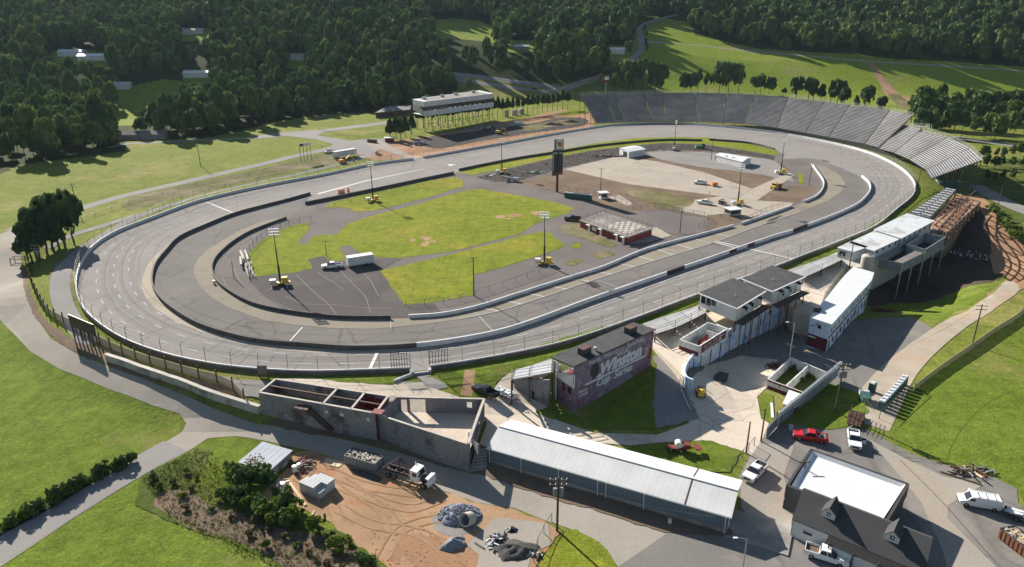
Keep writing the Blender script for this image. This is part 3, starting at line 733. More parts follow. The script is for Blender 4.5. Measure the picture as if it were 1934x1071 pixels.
S('dry_weeds', [(300,930),(345,925),(400,955),(470,975),(540,1000),(600,1010),(690,1050),(730,1085),(640,1110),(520,1060),(440,1018),(350,985),(290,955)], 'dirt_brown', 3, 2)
S('verge_grass', [(800,715),(870,690),(960,672),(1060,640),(1200,600),(1330,560),(1335,566),(1250,603),(1230,620),(1150,645),(1040,678),(962,706),(945,715),(925,748),(905,762),(880,752),(815,712)], 'grass_mown', 4)
S('verge_grass', [(590,712),(700,712),(760,709),(772,712),(740,728),(640,722)], 'grass_mown', 4)
S('verge_grass', [(1508,492),(1590,460),(1680,405),(1728,372),(1770,358),(1775,362),(1740,378),(1700,410),(1640,447),(1600,470),(1590,480),(1520,502)], 'grass_mown', 4)
R('verge_rut', [(888,700),(884,730),(880,748)], 1.1, 'dirt_tan', 5)
S('lawn', [(1010,780),(1040,768),(1100,790),(1240,700),(1250,735),(1245,800),(1235,810),(1130,812),(1060,797)], 'grass_mown', 5)
S('lawn', [(1190,843),(1260,838),(1340,832),(1400,855),(1380,893),(1300,890),(1200,860)], 'grass_mown', 5)
S('lawn', [(1432,752),(1440,745),(1460,745),(1462,800),(1452,800),(1437,790)], 'grass_mown', 5)
S('lawn', [(1530,740),(1560,720),(1625,745),(1640,780),(1620,790),(1600,806),(1560,812),(1520,800),(1500,790)], 'grass_mown', 5)
S('basin_grass', [(1600,570),(1700,590),(1760,620),(1800,590),(1860,560),(1900,530),(1860,520),(1800,540),(1700,560)], 'grass_mown', 1, 2)
S('basin_dirt', [(1630,530),(1680,490),(1790,440),(1860,395),(1890,450),(1905,505),(1875,535),(1810,548),(1730,572),(1650,580),(1620,570)], 'dirt_dark', 2)  # soil kept very dark, standing in for the shade over the basin
R('dirt_lane', [(1630,800),(1650,770),(1690,710),(1740,660),(1800,615),(1860,580),(1900,552),(1925,530),(1934,515)], [4.5,4.2,3.4,2.8,2.4,2.2,2.4,2.8], 'dirt_path', 3)
S('red_bank', [(1862,380),(1895,400),(1915,440),(1934,470),(1950,520),(1930,550),(1900,530),(1912,500),(1900,450),(1880,410)], 'dirt_red', 3, 2)
R('dirt_lane', [(1895,480),(1905,505),(1930,525)], 4, 'dirt_red', 4)
R('dirt_lane', [(1838,368),(1865,395),(1888,430),(1897,480),(1905,520)], [3,3,3.4,3.6,4], 'dirt_red', 4)
R('gravel_road', [(1838,350),(1880,372),(1934,398),(1990,420)], [4,4,4], 'gravel_gray', 2)
S('fence_field', [(1660,790),(1740,725),(1934,590),(2100,480),(2200,1000),(2100,1040),(1934,950),(1920,923),(1876,901),(1778,875),(1690,840)], 'grass_mown', 1)
# ------------------------------------------------------------------ paints and metals
plain('white_paint', (.66, .66, .645), .55, var=.06)
plain('white_wall', (.60, .60, .595), .7, var=.14, scale=.4)
plain('white_roof', (.66, .66, .65), .45, var=.04, scale=.3)
plain('dark_concrete', (.085, .078, .072), .9, var=.35, scale=.5)
plain('bank_concrete', (.14, .125, .11), .9, var=.4, scale=.3)
plain('gray_concrete', (.26, .24, .22), .9, var=.3, scale=.35)
plain('pale_concrete', (.46, .42, .36), .9, var=.2, scale=.4)
plain('charcoal', (.05, .049, .051), .85, var=.3, scale=.5)
plain('black_paint', (.02, .02, .022), .5)
plain('rusty_steel', (.10, .05, .036), .8, var=.4, scale=1.2)
plain('galvanised', (.42, .43, .44), .45, metal=.6, var=.15)
plain('dark_steel', (.07, .068, .068), .6, metal=.3, var=.3)
plain('wood_pole', (.085, .062, .045), .9, var=.35, scale=2)
plain('pale_wood', (.50, .39, .24), .8, var=.2, scale=2)
plain('maroon', (.13, .022, .025), .7, var=.3, scale=.6)
plain('barn_red', (.20, .028, .028), .7, var=.3, scale=.5)
plain('bench_metal', (.50, .49, .49), .45, metal=.2, var=.3, scale=.05)
plain('bench_tread', (.13, .125, .125), .6, metal=.2, var=.25, scale=.2)
plain('glass_dark', (.02, .024, .03), .08, spec=.6, var=.1)
plain('tyre', (.018, .018, .018), .85)
plain('yellow_paint', (.62, .42, .05), .5, var=.2)
plain('orange_paint', (.75, .22, .03), .5, var=.15)
plain('green_paint', (.02, .16, .05), .45, var=.2)
plain('potty_green', (.03, .10, .085), .5, var=.15)
plain('red_paint', (.48, .012, .018), .25, spec=.6, var=.05)
plain('car_white', (.78, .78, .78), .22, spec=.6, var=.03)
plain('car_black', (.012, .013, .016), .2, spec=.7, var=.1)
plain('chrome', (.5, .5, .52), .25, metal=.9)
plain('lamp_glass', (.75, .76, .78), .2, spec=.6)
plain('rust_bin', (.17, .07, .035), .75, var=.4)
plain('bin_gray', (.20, .22, .24), .6, var=.3)

def fence_mat(name, c, alpha):
    m, nt, bs = newmat(name); bs.inputs['Base Color'].default_value = (*c, 1); bs.inputs['Roughness'].default_value = .7
    bs.inputs['Alpha'].default_value = alpha
    return m
fence_mat('wire_mesh', (.30, .30, .31), .10)
fence_mat('screen_mesh', (.40, .32, .235), .85)

def wall_mb(line, th, h, z=0.0, mb=None, cap=None, zf=None):
    """an upright wall of given thickness along a plan polyline"""
    mb = mb or MB(); n = len(line); p = strip_poly(line, th / 2)
    A = p[:n]; B = p[n:][::-1]
    f0 = zf or (lambda x, y: z)
    vs = []
    for i in range(n):
        zb = f0(*line[i]) if zf else z
        vs += [(*A[i], zb - .3), (*B[i], zb - .3), (*A[i], zb + h), (*B[i], zb + h)]
    fs = []
    for i in range(n - 1):
        o = 4 * i; q = o + 4
        fs += [(o + 2, o + 3, q + 3, q + 2), (o, o + 2, q + 2, q), (o + 3, o + 1, q + 1, q + 3)]
    fs += [(0, 1, 3, 2), (4 * n - 4, 4 * n - 2, 4 * n - 1, 4 * n - 3)]
    return mb.add(vs, fs)

def base_of(line, z=0.0): 
    m = line[len(line) // 2]; return (m[0], m[1], z)

def cutline(line, a, b):
    """part of a polyline between two picture columns is not unique on a loop, so cut by fraction"""
    L = resample(line, 1.0); n = len(L) - 1
    return L[int(a * n):int(b * n) + 1]

# outer wall in two runs, with the gate gap on the backstretch and the crossing gate at the front
runA = (OUTW[36 * 4:] + OUTW[:10 * 4 + 1])
runB = OUTW[11 * 4:35 * 4 + 1]
for run, lab in ((runA, 'pale blue white concrete wall round the left turn of the track'), (runB, 'pale blue white concrete wall round the far turn and front straight')):
    t = thing('track_wall', lab, 'wall', base_of(run), group='outer walls of the race track')
    wall_mb(run, .24, 1.15).build('concrete_wall', 'white_wall', t, world=True)
    wall_mb(strip_poly(run, SG * .22)[:len(run)], .14, .85).build('outer_face', 'bank_concrete', t, world=True)
    # outer face layer is darker and lower than the wall
    ft = thing('catch_fence', lab.replace('pale blue white concrete wall', 'tall grey wire catch fence on the wall'), 'fence', base_of(run, 1.15), group='catch fences on the track wall')
    posts = resample(run, 6.1)
    if len(posts) > 100: posts = resample(run, 7.0)
    for i, p in enumerate(posts[:100]):
        q = posts[min(i + 1, len(posts) - 1)]; a = posts[max(i - 1, 0)]
        dx, dy = q[0] - a[0], q[1] - a[1]; l = math.hypot(dx, dy); nx, ny = dy / l * SG, -dx / l * SG
        mb = MB(); mb.beam((p[0], p[1], 1.1), (p[0], p[1], 3.9), .075); mb.beam((p[0], p[1], 3.9), (p[0] + nx * .45, p[1] + ny * .45, 4.35), .06)
        mb.build('post', 'dark_steel', ft, world=True)
    m = MB(); n = len(posts)
    for i in range(n - 1):
        a, b = posts[i], posts[i + 1]; m.quad((*a, 1.2), (*b, 1.2), (*b, 3.9), (*a, 3.9))
    m.build('wire_netting', 'wire_mesh', ft, world=True)
    m = MB()
    for zz in (1.9, 2.9, 3.85):
        for i in range(n - 1): m.beam((*posts[i], zz), (*posts[i + 1], zz), .035)
    m.build('cable', 'dark_steel', ft, world=True)

def simple_wall(line, name, label, mat, h=1.0, th=.35, group=None, segs=None, cat='wall'):
    t = thing(name, label, cat, base_of(line), group=group)
    if not segs: wall_mb(line, th, h).build('wall_body', mat, t, world=True)
    else:
        for pn, a, b, m_, hh, tt in segs: wall_mb(cutline(line, a, b), tt, hh).build(pn, m_, t, world=True)
    return t
L1 = [0.0]
R1 = resample(W1, 1.0)
def frac_at(line, px):
    pr = [proj(p[0], p[1], 0) for p in line]
    k = min(range(len(pr)), key=lambda i: (pr[i][0] - px[0]) ** 2 + (pr[i][1] - px[1]) ** 2); return k / (len(line) - 1)
f = [frac_at(R1, p) for p in ((788, 656), (1258, 522), (1293, 511), (1497, 439), (1523, 429), (1378, 479), (1392, 474), (1412, 467), (1424, 463))]
simple_wall(W1, 'pit_wall', 'long pit wall, dark round the left turn and white along the front straight', 'white_wall', segs=[
    ('dark_wall', 0, f[0], 'dark_concrete', 1.15, .4), ('white_section', f[0], f[1], 'white_wall', 1.15, .4), ('black_section', f[1], f[2], 'black_paint', 1.12, .38),
    ('white_section', f[2], f[3], 'white_wall', 1.15, .4), ('black_section', f[3], f[4], 'black_paint', 1.12, .38), ('white_section', f[4], 1, 'white_wall', 1.15, .4),
    ('sponsor_panel', f[5], f[6], 'maroon', 1.0, .44), ('sponsor_panel', f[7], f[8], 'maroon', 1.0, .44)])
# pale cap along the dark run
simple_wall(W2, 'inner_wall', 'dark weathered low wall curving round the paddock', 'dark_concrete', 1.0)
simple_wall(W3, 'pit_road_wall', 'white low wall along pit lane, the longest piece beside the red building', 'white_wall', .95, .4, 'white pit lane walls')
simple_wall(W3B, 'pit_road_wall', 'short straight white wall piece by the scoring hut', 'white_wall', .95, .4, 'white pit lane walls')
simple_wall(W4, 'pit_road_wall', 'hooked white wall piece at the far end of pit lane', 'white_wall', .95, .4, 'white pit lane walls')
simple_wall(W5, 'infield_wall', 'black low wall beside the green strip of the back straight', 'dark_concrete', 1.3, .5, 'dark infield walls')
simple_wall(W6, 'infield_wall', 'long dark wall on grass behind the scoreboard', 'dark_concrete', 1.2, .5, 'dark infield walls')
simple_wall(W7, 'infield_wall', 'dark wall piece on grass past the small gap in the far turn', 'dark_concrete', 1.2, .5, 'dark infield walls')

# crossing gate opening in the front wall: white abutments
t = thing('gate_abutment', 'white concrete abutment framing the tunnel gate in the front wall', 'wall', (*W(793, 705), 0))
mb = MB()
a, b = W(776, 704), W(811, 701); a2, b2 = W(779, 713, -.5), W(812, 709, -.5)
mb.beam((*a, .2), (*a2, .0), .6, 1.6); mb.beam((*b, .2), (*b2, .0), .6, 1.6); mb.build('side_wall', 'white_wall', t, world=True)
mb = MB(); mb.beam((*a2, -.1), (*b2, -.1), .3, 1.2); mb.build('gate', 'galvanised', t, world=True)
mb = MB(); c = W(745, 731, -1); wall_mb([a2, c], .4, .6, zf=H, mb=mb); mb.build('wing_wall', 'white_wall', t, world=True)
for px, lab in ((((740, 703), (770, 701)), 'black steel gate frame left of the tunnel gate'), (((812, 698), (846, 693)), 'black steel gate frame right of the tunnel gate')):
    a, b = W(*px[0]), W(*px[1]); t = thing('fence_gate', lab, 'gate', (*a, 1.1))
    mb = MB()
    for k in range(7):
        u = k / 6; p = (a[0] + (b[0] - a[0]) * u, a[1] + (b[1] - a[1]) * u); mb.beam((*p, 1.1), (*p, 4.6 if k in (0, 3, 6) else 4.1), .10)
    for z in (1.6, 2.8, 4.1): mb.beam((*a, z), (*b, z), .10)
    mb.build('frame', 'black_paint', t, world=True)

# ------------------------------------------------------------------ grandstands
def stand(name, label, pairs, rows, zf, zb, group=None, rail=True, cols=(), zfoot=-2, bench='bench_metal', deckside=True, riserm='bench_tread', dark_last=False, colstep=9, isles=.35):
    """pairs: (front px, back px) section boundaries, left to right"""
    nb = len(pairs)
    zbl = zb if isinstance(zb, (list, tuple)) else [zb] * nb
    F = [W(*p[0], zf) for p in pairs]; B = [W(*p[1], zbl[i]) for i, p in enumerate(pairs)]
    t = thing(name, label, 'grandstand', (*F[nb // 2], 0), group=group)
    for i in range(nb - 1):
        f0, f1, b0, b1 = map(np.array, (F[i], F[i + 1], B[i], B[i + 1]))
        wid = np.linalg.norm(f1 - f0); e = isles / max(wid, .1)
        def P(u, v, dz=0):
            u = e + u * (1 - 2 * e)
            p = (f0 * (1 - u) + f1 * u) * (1 - v) + (b0 * (1 - u) + b1 * u) * v
            return (p[0], p[1], zf + (zbl[i] * (1 - u) + zbl[i + 1] * u - zf) * v + dz)
        mb = MB(); nu = 3
        rise = (zbl[i] - zf) / rows
        for k in range(rows):
            v0, v1 = k / rows, (k + 1) / rows
            vb = v0 + (v1 - v0) * .55
            for j in range(nu):
                u0, u1 = j / nu, (j + 1) / nu
                mb.cur = 1
                z = P(0, v0)[2]
                def Q(u, v, zz): 
                    p = P(u, v); base = zf + (zbl[i] * (1 - (e + u * (1 - 2 * e))) + zbl[i + 1] * (e + u * (1 - 2 * e)) - zf) * v0
                    return (p[0], p[1], base + zz)
                mb.quad(Q(u0, v0, 0), Q(u1, v0, 0), Q(u1, v1, 0), Q(u0, v1, 0))
                mb.quad(Q(u0, v1, 0), Q(u1, v1, 0), Q(u1, v1, rise), Q(u0, v1, rise))
                mb.cur = 0
                hb = min(.42, max(rise, .3))
                mb.quad(Q(u0, vb, hb), Q(u1, vb, hb), Q(u1, v1, hb), Q(u0, v1, hb))
                mb.quad(Q(u0, vb, hb - .12), Q(u1, vb, hb - .12), Q(u1, vb, hb), Q(u0, vb, hb))
        mb.build('seating_section', [bench, riserm], t, world=True)
        # aisle steps
        ms = MB()
        for k in range(rows):
            v0, v1 = k / rows, (k + 1) / rows
            c0 = f0 * (1 - v0) + b0 * v0; c1 = f0 * (1 - v1) + b0 * v1
            d = (f1 - f0) / wid * isles
            z = zf + (zbl[i] - zf) * v0 + .05
            if i > 0: ms.quad((*(c0 - d), z), (*(c0 + d), z), (*(c1 + d), z), (*(c1 - d), z))
        if i > 0: ms.build('aisle', 'galvanised' if i % 3 else 'bench_tread', t, world=True)
    # supports under the back and middle
    mc = MB()
    for i in range(nb - 1):
        b0, b1, f0, f1 = map(np.array, (B[i], B[i + 1], F[i], F[i + 1]))
        n = max(1, int(np.linalg.norm(b1 - b0) / colstep))
        for j in range(n + (1 if i == nb - 2 else 0)):
            u = j / n
            for v in (.98, .66, .34):
                p = (f0 * (1 - u) + f1 * u) * (1 - v) + (b0 * (1 - u) + b1 * u) * v
                zt = zf + (zbl[i] - zf) * v - .3
                mc.beam((p[0], p[1], H(p[0], p[1]) - .3), (p[0], p[1], zt), .28)
            pf = f0 * (1 - u) + f1 * u; pb = b0 * (1 - u) + b1 * u
            mc.beam((*pf, zf - .35), (*pb, zbl[i] - .35), .3)
    mc.build('support_frame', 'dark_steel', t, world=True)
    if rail:
        mr = MB()
        for i in range(nb - 1):
            b0, b1 = np.array(B[i]), np.array(B[i + 1]); z0, z1 = zbl[i], zbl[i + 1]
            for dz in (1.7, 1.1, .4): mr.beam((*b0, z0 + dz), (*b1, z1 + dz), .09)
            n = max(1, int(np.linalg.norm(b1 - b0) / 2.5))
            for j in range(n + 1):
                p = b0 + (b1 - b0) * j / n; mr.beam((*p, z0 - .3), (*p, z0 + 1.7), .09)
        mr.build('railing', 'galvanised', t, world=True)
    return t, F, B
UP = [((1127,233),(1095,180)),((1164,231.5),(1143,178)),((1182,231),(1161,177)),((1234,230),(1214,176)),((1258,230),(1252,175)),((1320,230),(1312,175)),((1365,232),(1373,176)),((1405,234),(1428,179)),((1468,242),(1488,184)),((1520,251),(1557,192)),((1565,259),(1605,198)),((1633,272),(1680,209)),((1658,279),(1724,218))]
big, bF, bB = stand('grandstand', 'huge curved grandstand of grey metal benches beyond the far turn', UP, 26, 1.8, [17] * 12 + [17])
LOW = [((1659,281),(1706,235)),((1688,289),(1740,245)),((1716,301),(1790,259)),((1748,321),(1831,280)),((1758,337),(1855,302))]
low, lF, lB = stand('grandstand', 'lower pale grandstand with a cut corner at the right end of the far turn', LOW, 20, 1.8, [12, 12, 12, 12, 12], colstep=6)
# white platform on the rail, steps up the front
t = thing('camera_platform', 'small railed white camera platform on the back rim of the pale stand', 'platform', (*lB[1], 12))
p = np.array(lB[1]); mb = MB(); mb.box((p[0], p[1] + 1, 13.4), (9, 2.2, .2), -.4); mb.build('deck', 'galvanised', t, world=True)
mb = MB()
for dx in (-4.4, 0, 4.4):
    for dy in (-1, 1): mb.beam((p[0] + dx * .92, p[1] + 1 + dy - dx * .39, 12), (p[0] + dx * .92, p[1] + 1 + dy - dx * .39, 15), .12)
for dy in (-1, 1): mb.beam((p[0] - 4, p[1] + 1 + dy + 1.7, 15), (p[0] + 4, p[1] + 1 + dy - 1.7, 15), .12)
mb.build('railing', 'white_paint', t, world=True)
stand('grandstand', 'small bank of white benches beside the rusty bare steel frame', [((1716,403),(1787,355)),((1735,407),(1797,357)),((1757,412),(1806,359))], 12, .8, 3.2, rail=False)
stand('grandstand', 'low white bench rows between the tall painted tower and the white suites', [((1212,612),(1238,630)),((1250,599),(1275,618)),((1285,588),(1305,604)),((1318,577),(1333,590))], 8, .6, 2.2, rail=True, riserm='pale_concrete')
stand('grandstand', 'low white bench rows between the black roofed suites and the water tank', [((1485,512),(1517,524)),((1530,496),(1552,508)),((1577,479),(1590,490))], 8, .6, 2.2, rail=True, riserm='pale_concrete')
stand('grandstand', 'raised bench rows with a rust stained end wall left of the painted tower', [((972,699),(966,716)),((1005,690),(1000,710)),((1044,676),(1044,702))], 10, .5, 3.6, rail=True, riserm='pale_concrete')
# rusty bare frame where benches were taken away
t = thing('steel_frame', 'rusty bare stand frame without benches on red earth', 'frame', (*W(1800, 400), 0))
mb = MB()
for k in range(9):
    u = k / 8
    a = np.array(W(1808 - 46 * u, 362 + 52 * u, 3)); b = np.array(W(1852 - 62 * u, 378 + 56 * u, 4.5))
    mb.beam((*a, 1.6), (*b, 3.6), .32); mb.beam((*b, -.5), (*b, 3.6), .35)
    m_ = (a + b) / 2; mb.beam((*m_, -.5), (*m_, 2.6), .3)
for v in (0, .25, .5, .75, 1):
    a = np.array(W(1808, 362, 3)) * (1 - v) + np.array(W(1852, 378, 4.5)) * v; b = np.array(W(1762, 414, 3)) * (1 - v) + np.array(W(1790, 434, 4.5)) * v
    mb.beam((*a, 1.8 + v * 1.8), (*b, 1.8 + v * 1.8), .26)
mb.beam((*W(1770, 412, 3), 1), (*W(1840, 372, 4), 6.5), .25)
mb.build('girders', 'rusty_steel', t, world=True)
mb = MB(); mb.prism([W(*p, 0) for p in [(1757,416),(1806,366),(1852,381),(1836,399),(1792,440),(1762,436)]], -9, .12); tag(mb.build('earth_bank', 'dirt_brown'), kind='structure')
S('red_earth', [(1758,416),(1806,366),(1850,382),(1834,399),(1792,438),(1763,435)], 'dirt_red', 7, z=.05, flat=.05)
mb = MB()
t = thing('bank_wall', 'grey ribbed concrete wall dropping behind the rusty frame', 'wall', (*W(1800, 440), -3))
L = [W(1762,436,0), W(1790,440,0), W(1835,398,0)]
wall_mb(L, .4, 6.5, z=-6, mb=mb); mb.build('wall_body', 'gray_concrete', t, world=True)
mb = MB()
for p in resample(L, 3.0): mb.beam((p[0], p[1], -6), (p[0], p[1], .7), .5)
mb.build('rib', 'pale_concrete', t, world=True)
# ------------------------------------------------------------------ foliage
def leafmat(name, a, b, c, trans=.18, obj_random=True):
    m, nt, bs = newmat(name)
    n1 = noise_n(nt, .2, 3, .6)
    col = ramp(nt, n1, [(.3, a), (.55, b), (.8, c)])
    geo = nt.nodes.new('ShaderNodeNewGeometry')
    mp = nt.nodes.new('ShaderNodeMapping'); nt.links.new(geo.outputs['Position'], mp.inputs[0])
    n2 = nt.nodes.new('ShaderNodeTexNoise'); n2.inputs['Scale'].default_value = .085; n2.inputs['Detail'].default_value = 3
    nt.links.new(mp.outputs[0], n2.inputs['Vector'])
    col = mixc(nt, .7, col, ramp(nt, n2.outputs[0], [(.36, (.55, .7, .7)), (.5, (1, 1, 1)), (.64, (1.5, 1.3, 1.0))]), 'MULTIPLY')
    nt.links.new(col, bs.inputs['Base Color'])
    bs.inputs['Roughness'].default_value = .75; bs.inputs['Specular IOR Level'].default_value = .15
    tr = nt.nodes.new('ShaderNodeBsdfTranslucent'); nt.links.new(col, tr.inputs[0])
    mx = nt.nodes.new('ShaderNodeMixShader'); mx.inputs[0].default_value = trans
    nt.links.new(bs.outputs[0], mx.inputs[1]); nt.links.new(tr.outputs[0], mx.inputs[2])
    nt.links.new(mx.outputs[0], nt.nodes['Material Output'].inputs[0])
    return m
leafmat('leaf_deciduous', (.045, .085, .026), (.085, .14, .038), (.15, .21, .055), .2)
leafmat('leaf_light', (.07, .11, .03), (.125, .175, .045), (.19, .235, .065), .22)
leafmat('leaf_pine', (.03, .06, .022), (.052, .088, .03), (.08, .12, .04), .2)
leafmat('leaf_bush', (.07, .11, .018), (.12, .175, .028), (.17, .22, .04), .3)
leafmat('leaf_dry', (.07, .055, .028), (.115, .088, .04), (.15, .13, .055), .2)
surf('bark', (.06, .045, .035), (.10, .08, .06), 1.5)

def crown_np(seed, shape, nleaf, size, lobes=9, w=1.0, tip=0.0):
    """leaf-sized faces over the lumps of a crown of unit radius and height 0..1; returns (verts[n,3], quads[m,4])"""
    r = np.random.RandomState(seed)
    cs = []
    for k in range(lobes):
        z = r.uniform(.3, .88) if k else .80
        if shape == 'round': R0 = .62 * math.sqrt(max(.05, 1 - ((z - .5) / .56) ** 2))
        elif shape == 'tall': R0 = .5 * (1 - abs(z - .45) * .9)
        elif shape == 'cone': R0 = .62 * (1 - z) ** .8
        else: R0 = .7
        a = r.uniform(0, 2 * math.pi) + k * 2.4; rr = R0 * (r.uniform(.55, 1.0) if k else .1)
        lr = {'round': .46, 'tall': .40, 'cone': .36 * (1.15 - z), 'bush': .45}[shape] * r.uniform(.75, 1.2)
        cs.append((rr * math.cos(a), rr * math.sin(a), z, lr))
    cs = np.array(cs)
    pr = cs[:, 3] ** 2; pr /= pr.sum()
    k = r.choice(len(cs), nleaf, p=pr)
    d = r.normal(size=(nleaf, 3)); d[:, 2] = np.abs(d[:, 2]) * 1.0 - .35 * (r.rand(nleaf) < .5); d /= np.linalg.norm(d, axis=1)[:, None]
    rad = cs[k, 3][:, None] * (1 - .25 * r.rand(nleaf, 1) ** 2) * (1 + .16 * (r.rand(nleaf, 1) < .15))
    p = cs[k, :3] + d * rad * np.array([1, 1, .62])
    nrm = d + r.normal(size=(nleaf, 3)) * .5; nrm /= np.linalg.norm(nrm, axis=1)[:, None]
    t = np.cross(nrm, r.normal(size=(nleaf, 3))); t /= np.linalg.norm(t, axis=1)[:, None] + 1e-9
    b = np.cross(nrm, t)
    s = size * r.uniform(.6, 1.35, (nleaf, 1))
    q = np.stack([p - t * s - b * s * .6, p + t * s * .7 - b * s, p + t * s + b * s * .7, p - t * s * .6 + b * s], 1)
    return q.reshape(-1, 3), np.arange(nleaf * 4).reshape(-1, 4)

def np_mesh(name, V, F, mats, smooth=False, mi=None):
    me = bpy.data.meshes.new(name); k = F.shape[1]
    me.vertices.add(len(V)); me.vertices.foreach_set('co', V.astype(np.float32).ravel())
    me.loops.add(F.size); me.loops.foreach_set('vertex_index', F.astype(np.int32).ravel())
    me.polygons.add(len(F)); me.polygons.foreach_set('loop_start', np.arange(0, F.size, k, dtype=np.int32)); me.polygons.foreach_set('loop_total', np.full(len(F), k, np.int32))
    for m in mats: me.materials.append(MATS[m])
    if mi is not None: me.polygons.foreach_set('material_index', mi)
    me.update(); me.validate()
    return me

def trunk_mb(h, r, lean=.04, limbs=5, seed=0, crown0=.35):
    rr = random.Random(seed); mb = MB(); p = Vector((0, 0, -.4)); n = 4
    pts = [p]
    for i in range(n):
        pts.append(Vector((rr.uniform(-lean, lean) * h, rr.uniform(-lean, lean) * h, h * (i + 1) / n)))
    for i in range(n): mb.tube(pts[i], pts[i + 1], r * (1 - .2 * i), r * (1 - .2 * (i + 1)), 6, cap=False)
    for k in range(limbs):
        z = rr.uniform(crown0, .85) * h; a = rr.uniform(0, 6.28); L = h * rr.uniform(.18, .3)
        mb.tube((0, 0, z), (math.cos(a) * L, math.sin(a) * L, z + L * .6), r * .35, r * .1, 5, cap=False)
    return mb

def tree_proto(kind, seed, shape, leaf, n, size, rad, h, z0, tr=.28, lobes=9, squash=1, label=None, bare=.35):
    root = thing(kind, label or kind, 'tree')
    V, F = crown_np(seed, shape, n, size, lobes)
    V = V * np.array([rad, rad, (h - z0)]) * np.array([1, 1, 1]) + np.array([0, 0, z0])
    me = np_mesh('crown', V, F, [leaf])
    o = bpy.data.objects.new('crown', me); COL.objects.link(o); o.parent = root
    trunk_mb(h * .8, tr, seed=seed, crown0=bare).build('trunk', 'bark', root)
    return root, V, F

DECID = [tree_proto('deciduous_tree', 10 + i, 'round' if i != 4 else 'tall', 'leaf_light' if i in (1, 3) else 'leaf_deciduous', 760, .10, r_, h_, z_, lobes=7)
         for i, (r_, h_, z_) in enumerate(((7, 18, 3), (6.2, 20, 4), (7.6, 17, 2.5), (5.8, 16, 2.5), (5.8, 22, 4), (5.4, 19, 3)))]

roads_w = []
for px, hw in (([(1160,140),(1188,118),(1203,103),(1210,95),(1210,70),(1208,52),(1225,42),(1248,35),(1280,28)], 6), ([(820,140),(872,145),(960,156),(1060,167)], 9)):
    roads_w.append(([G(*p)[:2] for p in px], hw))
def forest_points(sp):
    xs = np.arange(GX0 + 10, GX1 - 10, sp); ys = np.arange(340, 1230, sp * .9)
    X, Y = np.meshgrid(xs, ys); X = X + nrs.uniform(-.48, .48, X.shape) * sp; Y = Y + nrs.uniform(-.48, .48, Y.shape) * sp
    X, Y = X.ravel(), Y.ravel()
    ok = inside(X, Y, FOREST) & (np.abs(X) < .76 * Y + 30)
    for c in CLEAR_W: ok &= ~inside(X, Y, c)
    for line, hw in roads_w: 
        D = np.full(X.shape, 1e9)
        for a, b in zip(line, line[1:]):
            dx, dy = b[0] - a[0], b[1] - a[1]; t = np.clip(((X - a[0]) * dx + (Y - a[1]) * dy) / (dx * dx + dy * dy), 0, 1)
            D = np.minimum(D, np.hypot(X - a[0] - t * dx, Y - a[1] - t * dy))
        ok &= D > hw
    X, Y = X[ok], Y[ok]
    # hidden behind the crest or above the frame: leave out
    Z = np.array([H(x, y) for x, y in zip(X, Y)])
    dep = Y * CT - (Z + 20 - HC) * ST; up = Y * ST + (Z + 22 - HC) * CT; py = CY - FPX * up / dep
    depb = Y * CT - (Z - HC) * ST; pyb = CY - FPX * (Y * ST + (Z - HC) * CT) / depb
    k = (pyb > -130)
    return X[k], Y[k], Z[k]
FX, FY, FZ = forest_points(10.6)
order = np.argsort(FY + 0.15 * np.abs(FX))
NIND = 260
protoV = [(V, F) for _, V, F in DECID]
# two cheaper variants of every kind for the far mass of forest
VV, FF, MI, off = [], [], [], 0
tV, tF = [], []
def tree_scale(x, y):
    s = (0.62 + .55 * nrs.rand()) * (1.0 if nrs.rand() > .15 else .62)
    # small growth only where a house or a meadow opens the wood
    for k in (0, .35, .7, 1.0):
        q = proj(x, y, H(x, y) + 18 * s * k)
        for poly in CLEAR_PX:
            if inside(np.array([q[0]]), np.array([q[1]]), poly)[0]: return 0
    return s
c = -1
for i in order:
    s = tree_scale(FX[i], FY[i])
    if s == 0: continue
    c += 1
    a = nrs.rand() * 6.28; k = nrs.randint(len(DECID)); sz = s * nrs.uniform(.85, 1.15)
    if c < NIND:
        if c < len(DECID): r_ = DECID[c][0]; r_.location = (FX[i], FY[i], FZ[i]); r_.rotation_euler = (0, 0, a); r_.scale = (s, s, sz)
        else: r_ = dup(DECID[k][0], (FX[i], FY[i], FZ[i]), a, scale=(s, s, sz))
        tag(r_, 'broadleaf tree among the dense wood at the edge of the meadow', 'tree', 'broadleaf trees of the wood')
        continue
    V, F = protoV[k]
    nq = len(F); keep = nq if FY[i] < 560 else (440 if FY[i] < 760 else 300)
    sub = V.reshape(-1, 4, 3)[:keep]
    if keep < nq: 
        cen = sub.mean(1, keepdims=True); sub = cen + (sub - cen) * math.sqrt(nq / keep)
    ca, sa = math.cos(a), math.sin(a)
    P = sub.reshape(-1, 3) * np.array([s, s, sz])
    P = np.stack([P[:, 0] * ca - P[:, 1] * sa + FX[i], P[:, 0] * sa + P[:, 1] * ca + FY[i], P[:, 2] + FZ[i]], 1)
    VV.append(P); FF.append(np.arange(len(P)).reshape(-1, 4) + off); off += len(P); MI.append(np.full(len(P) // 4, int(k in (1, 3)), np.int32))
me = np_mesh('far_forest', np.concatenate(VV), np.concatenate(FF), ['leaf_deciduous', 'leaf_light'], mi=np.concatenate(MI))
o = bpy.data.objects.new('far_forest', me); COL.objects.link(o)
tag(o, 'dense dark green forest covering the far hillside', 'forest', kind='stuff')
print('forest trees', len(FX), 'quads', off // 4)
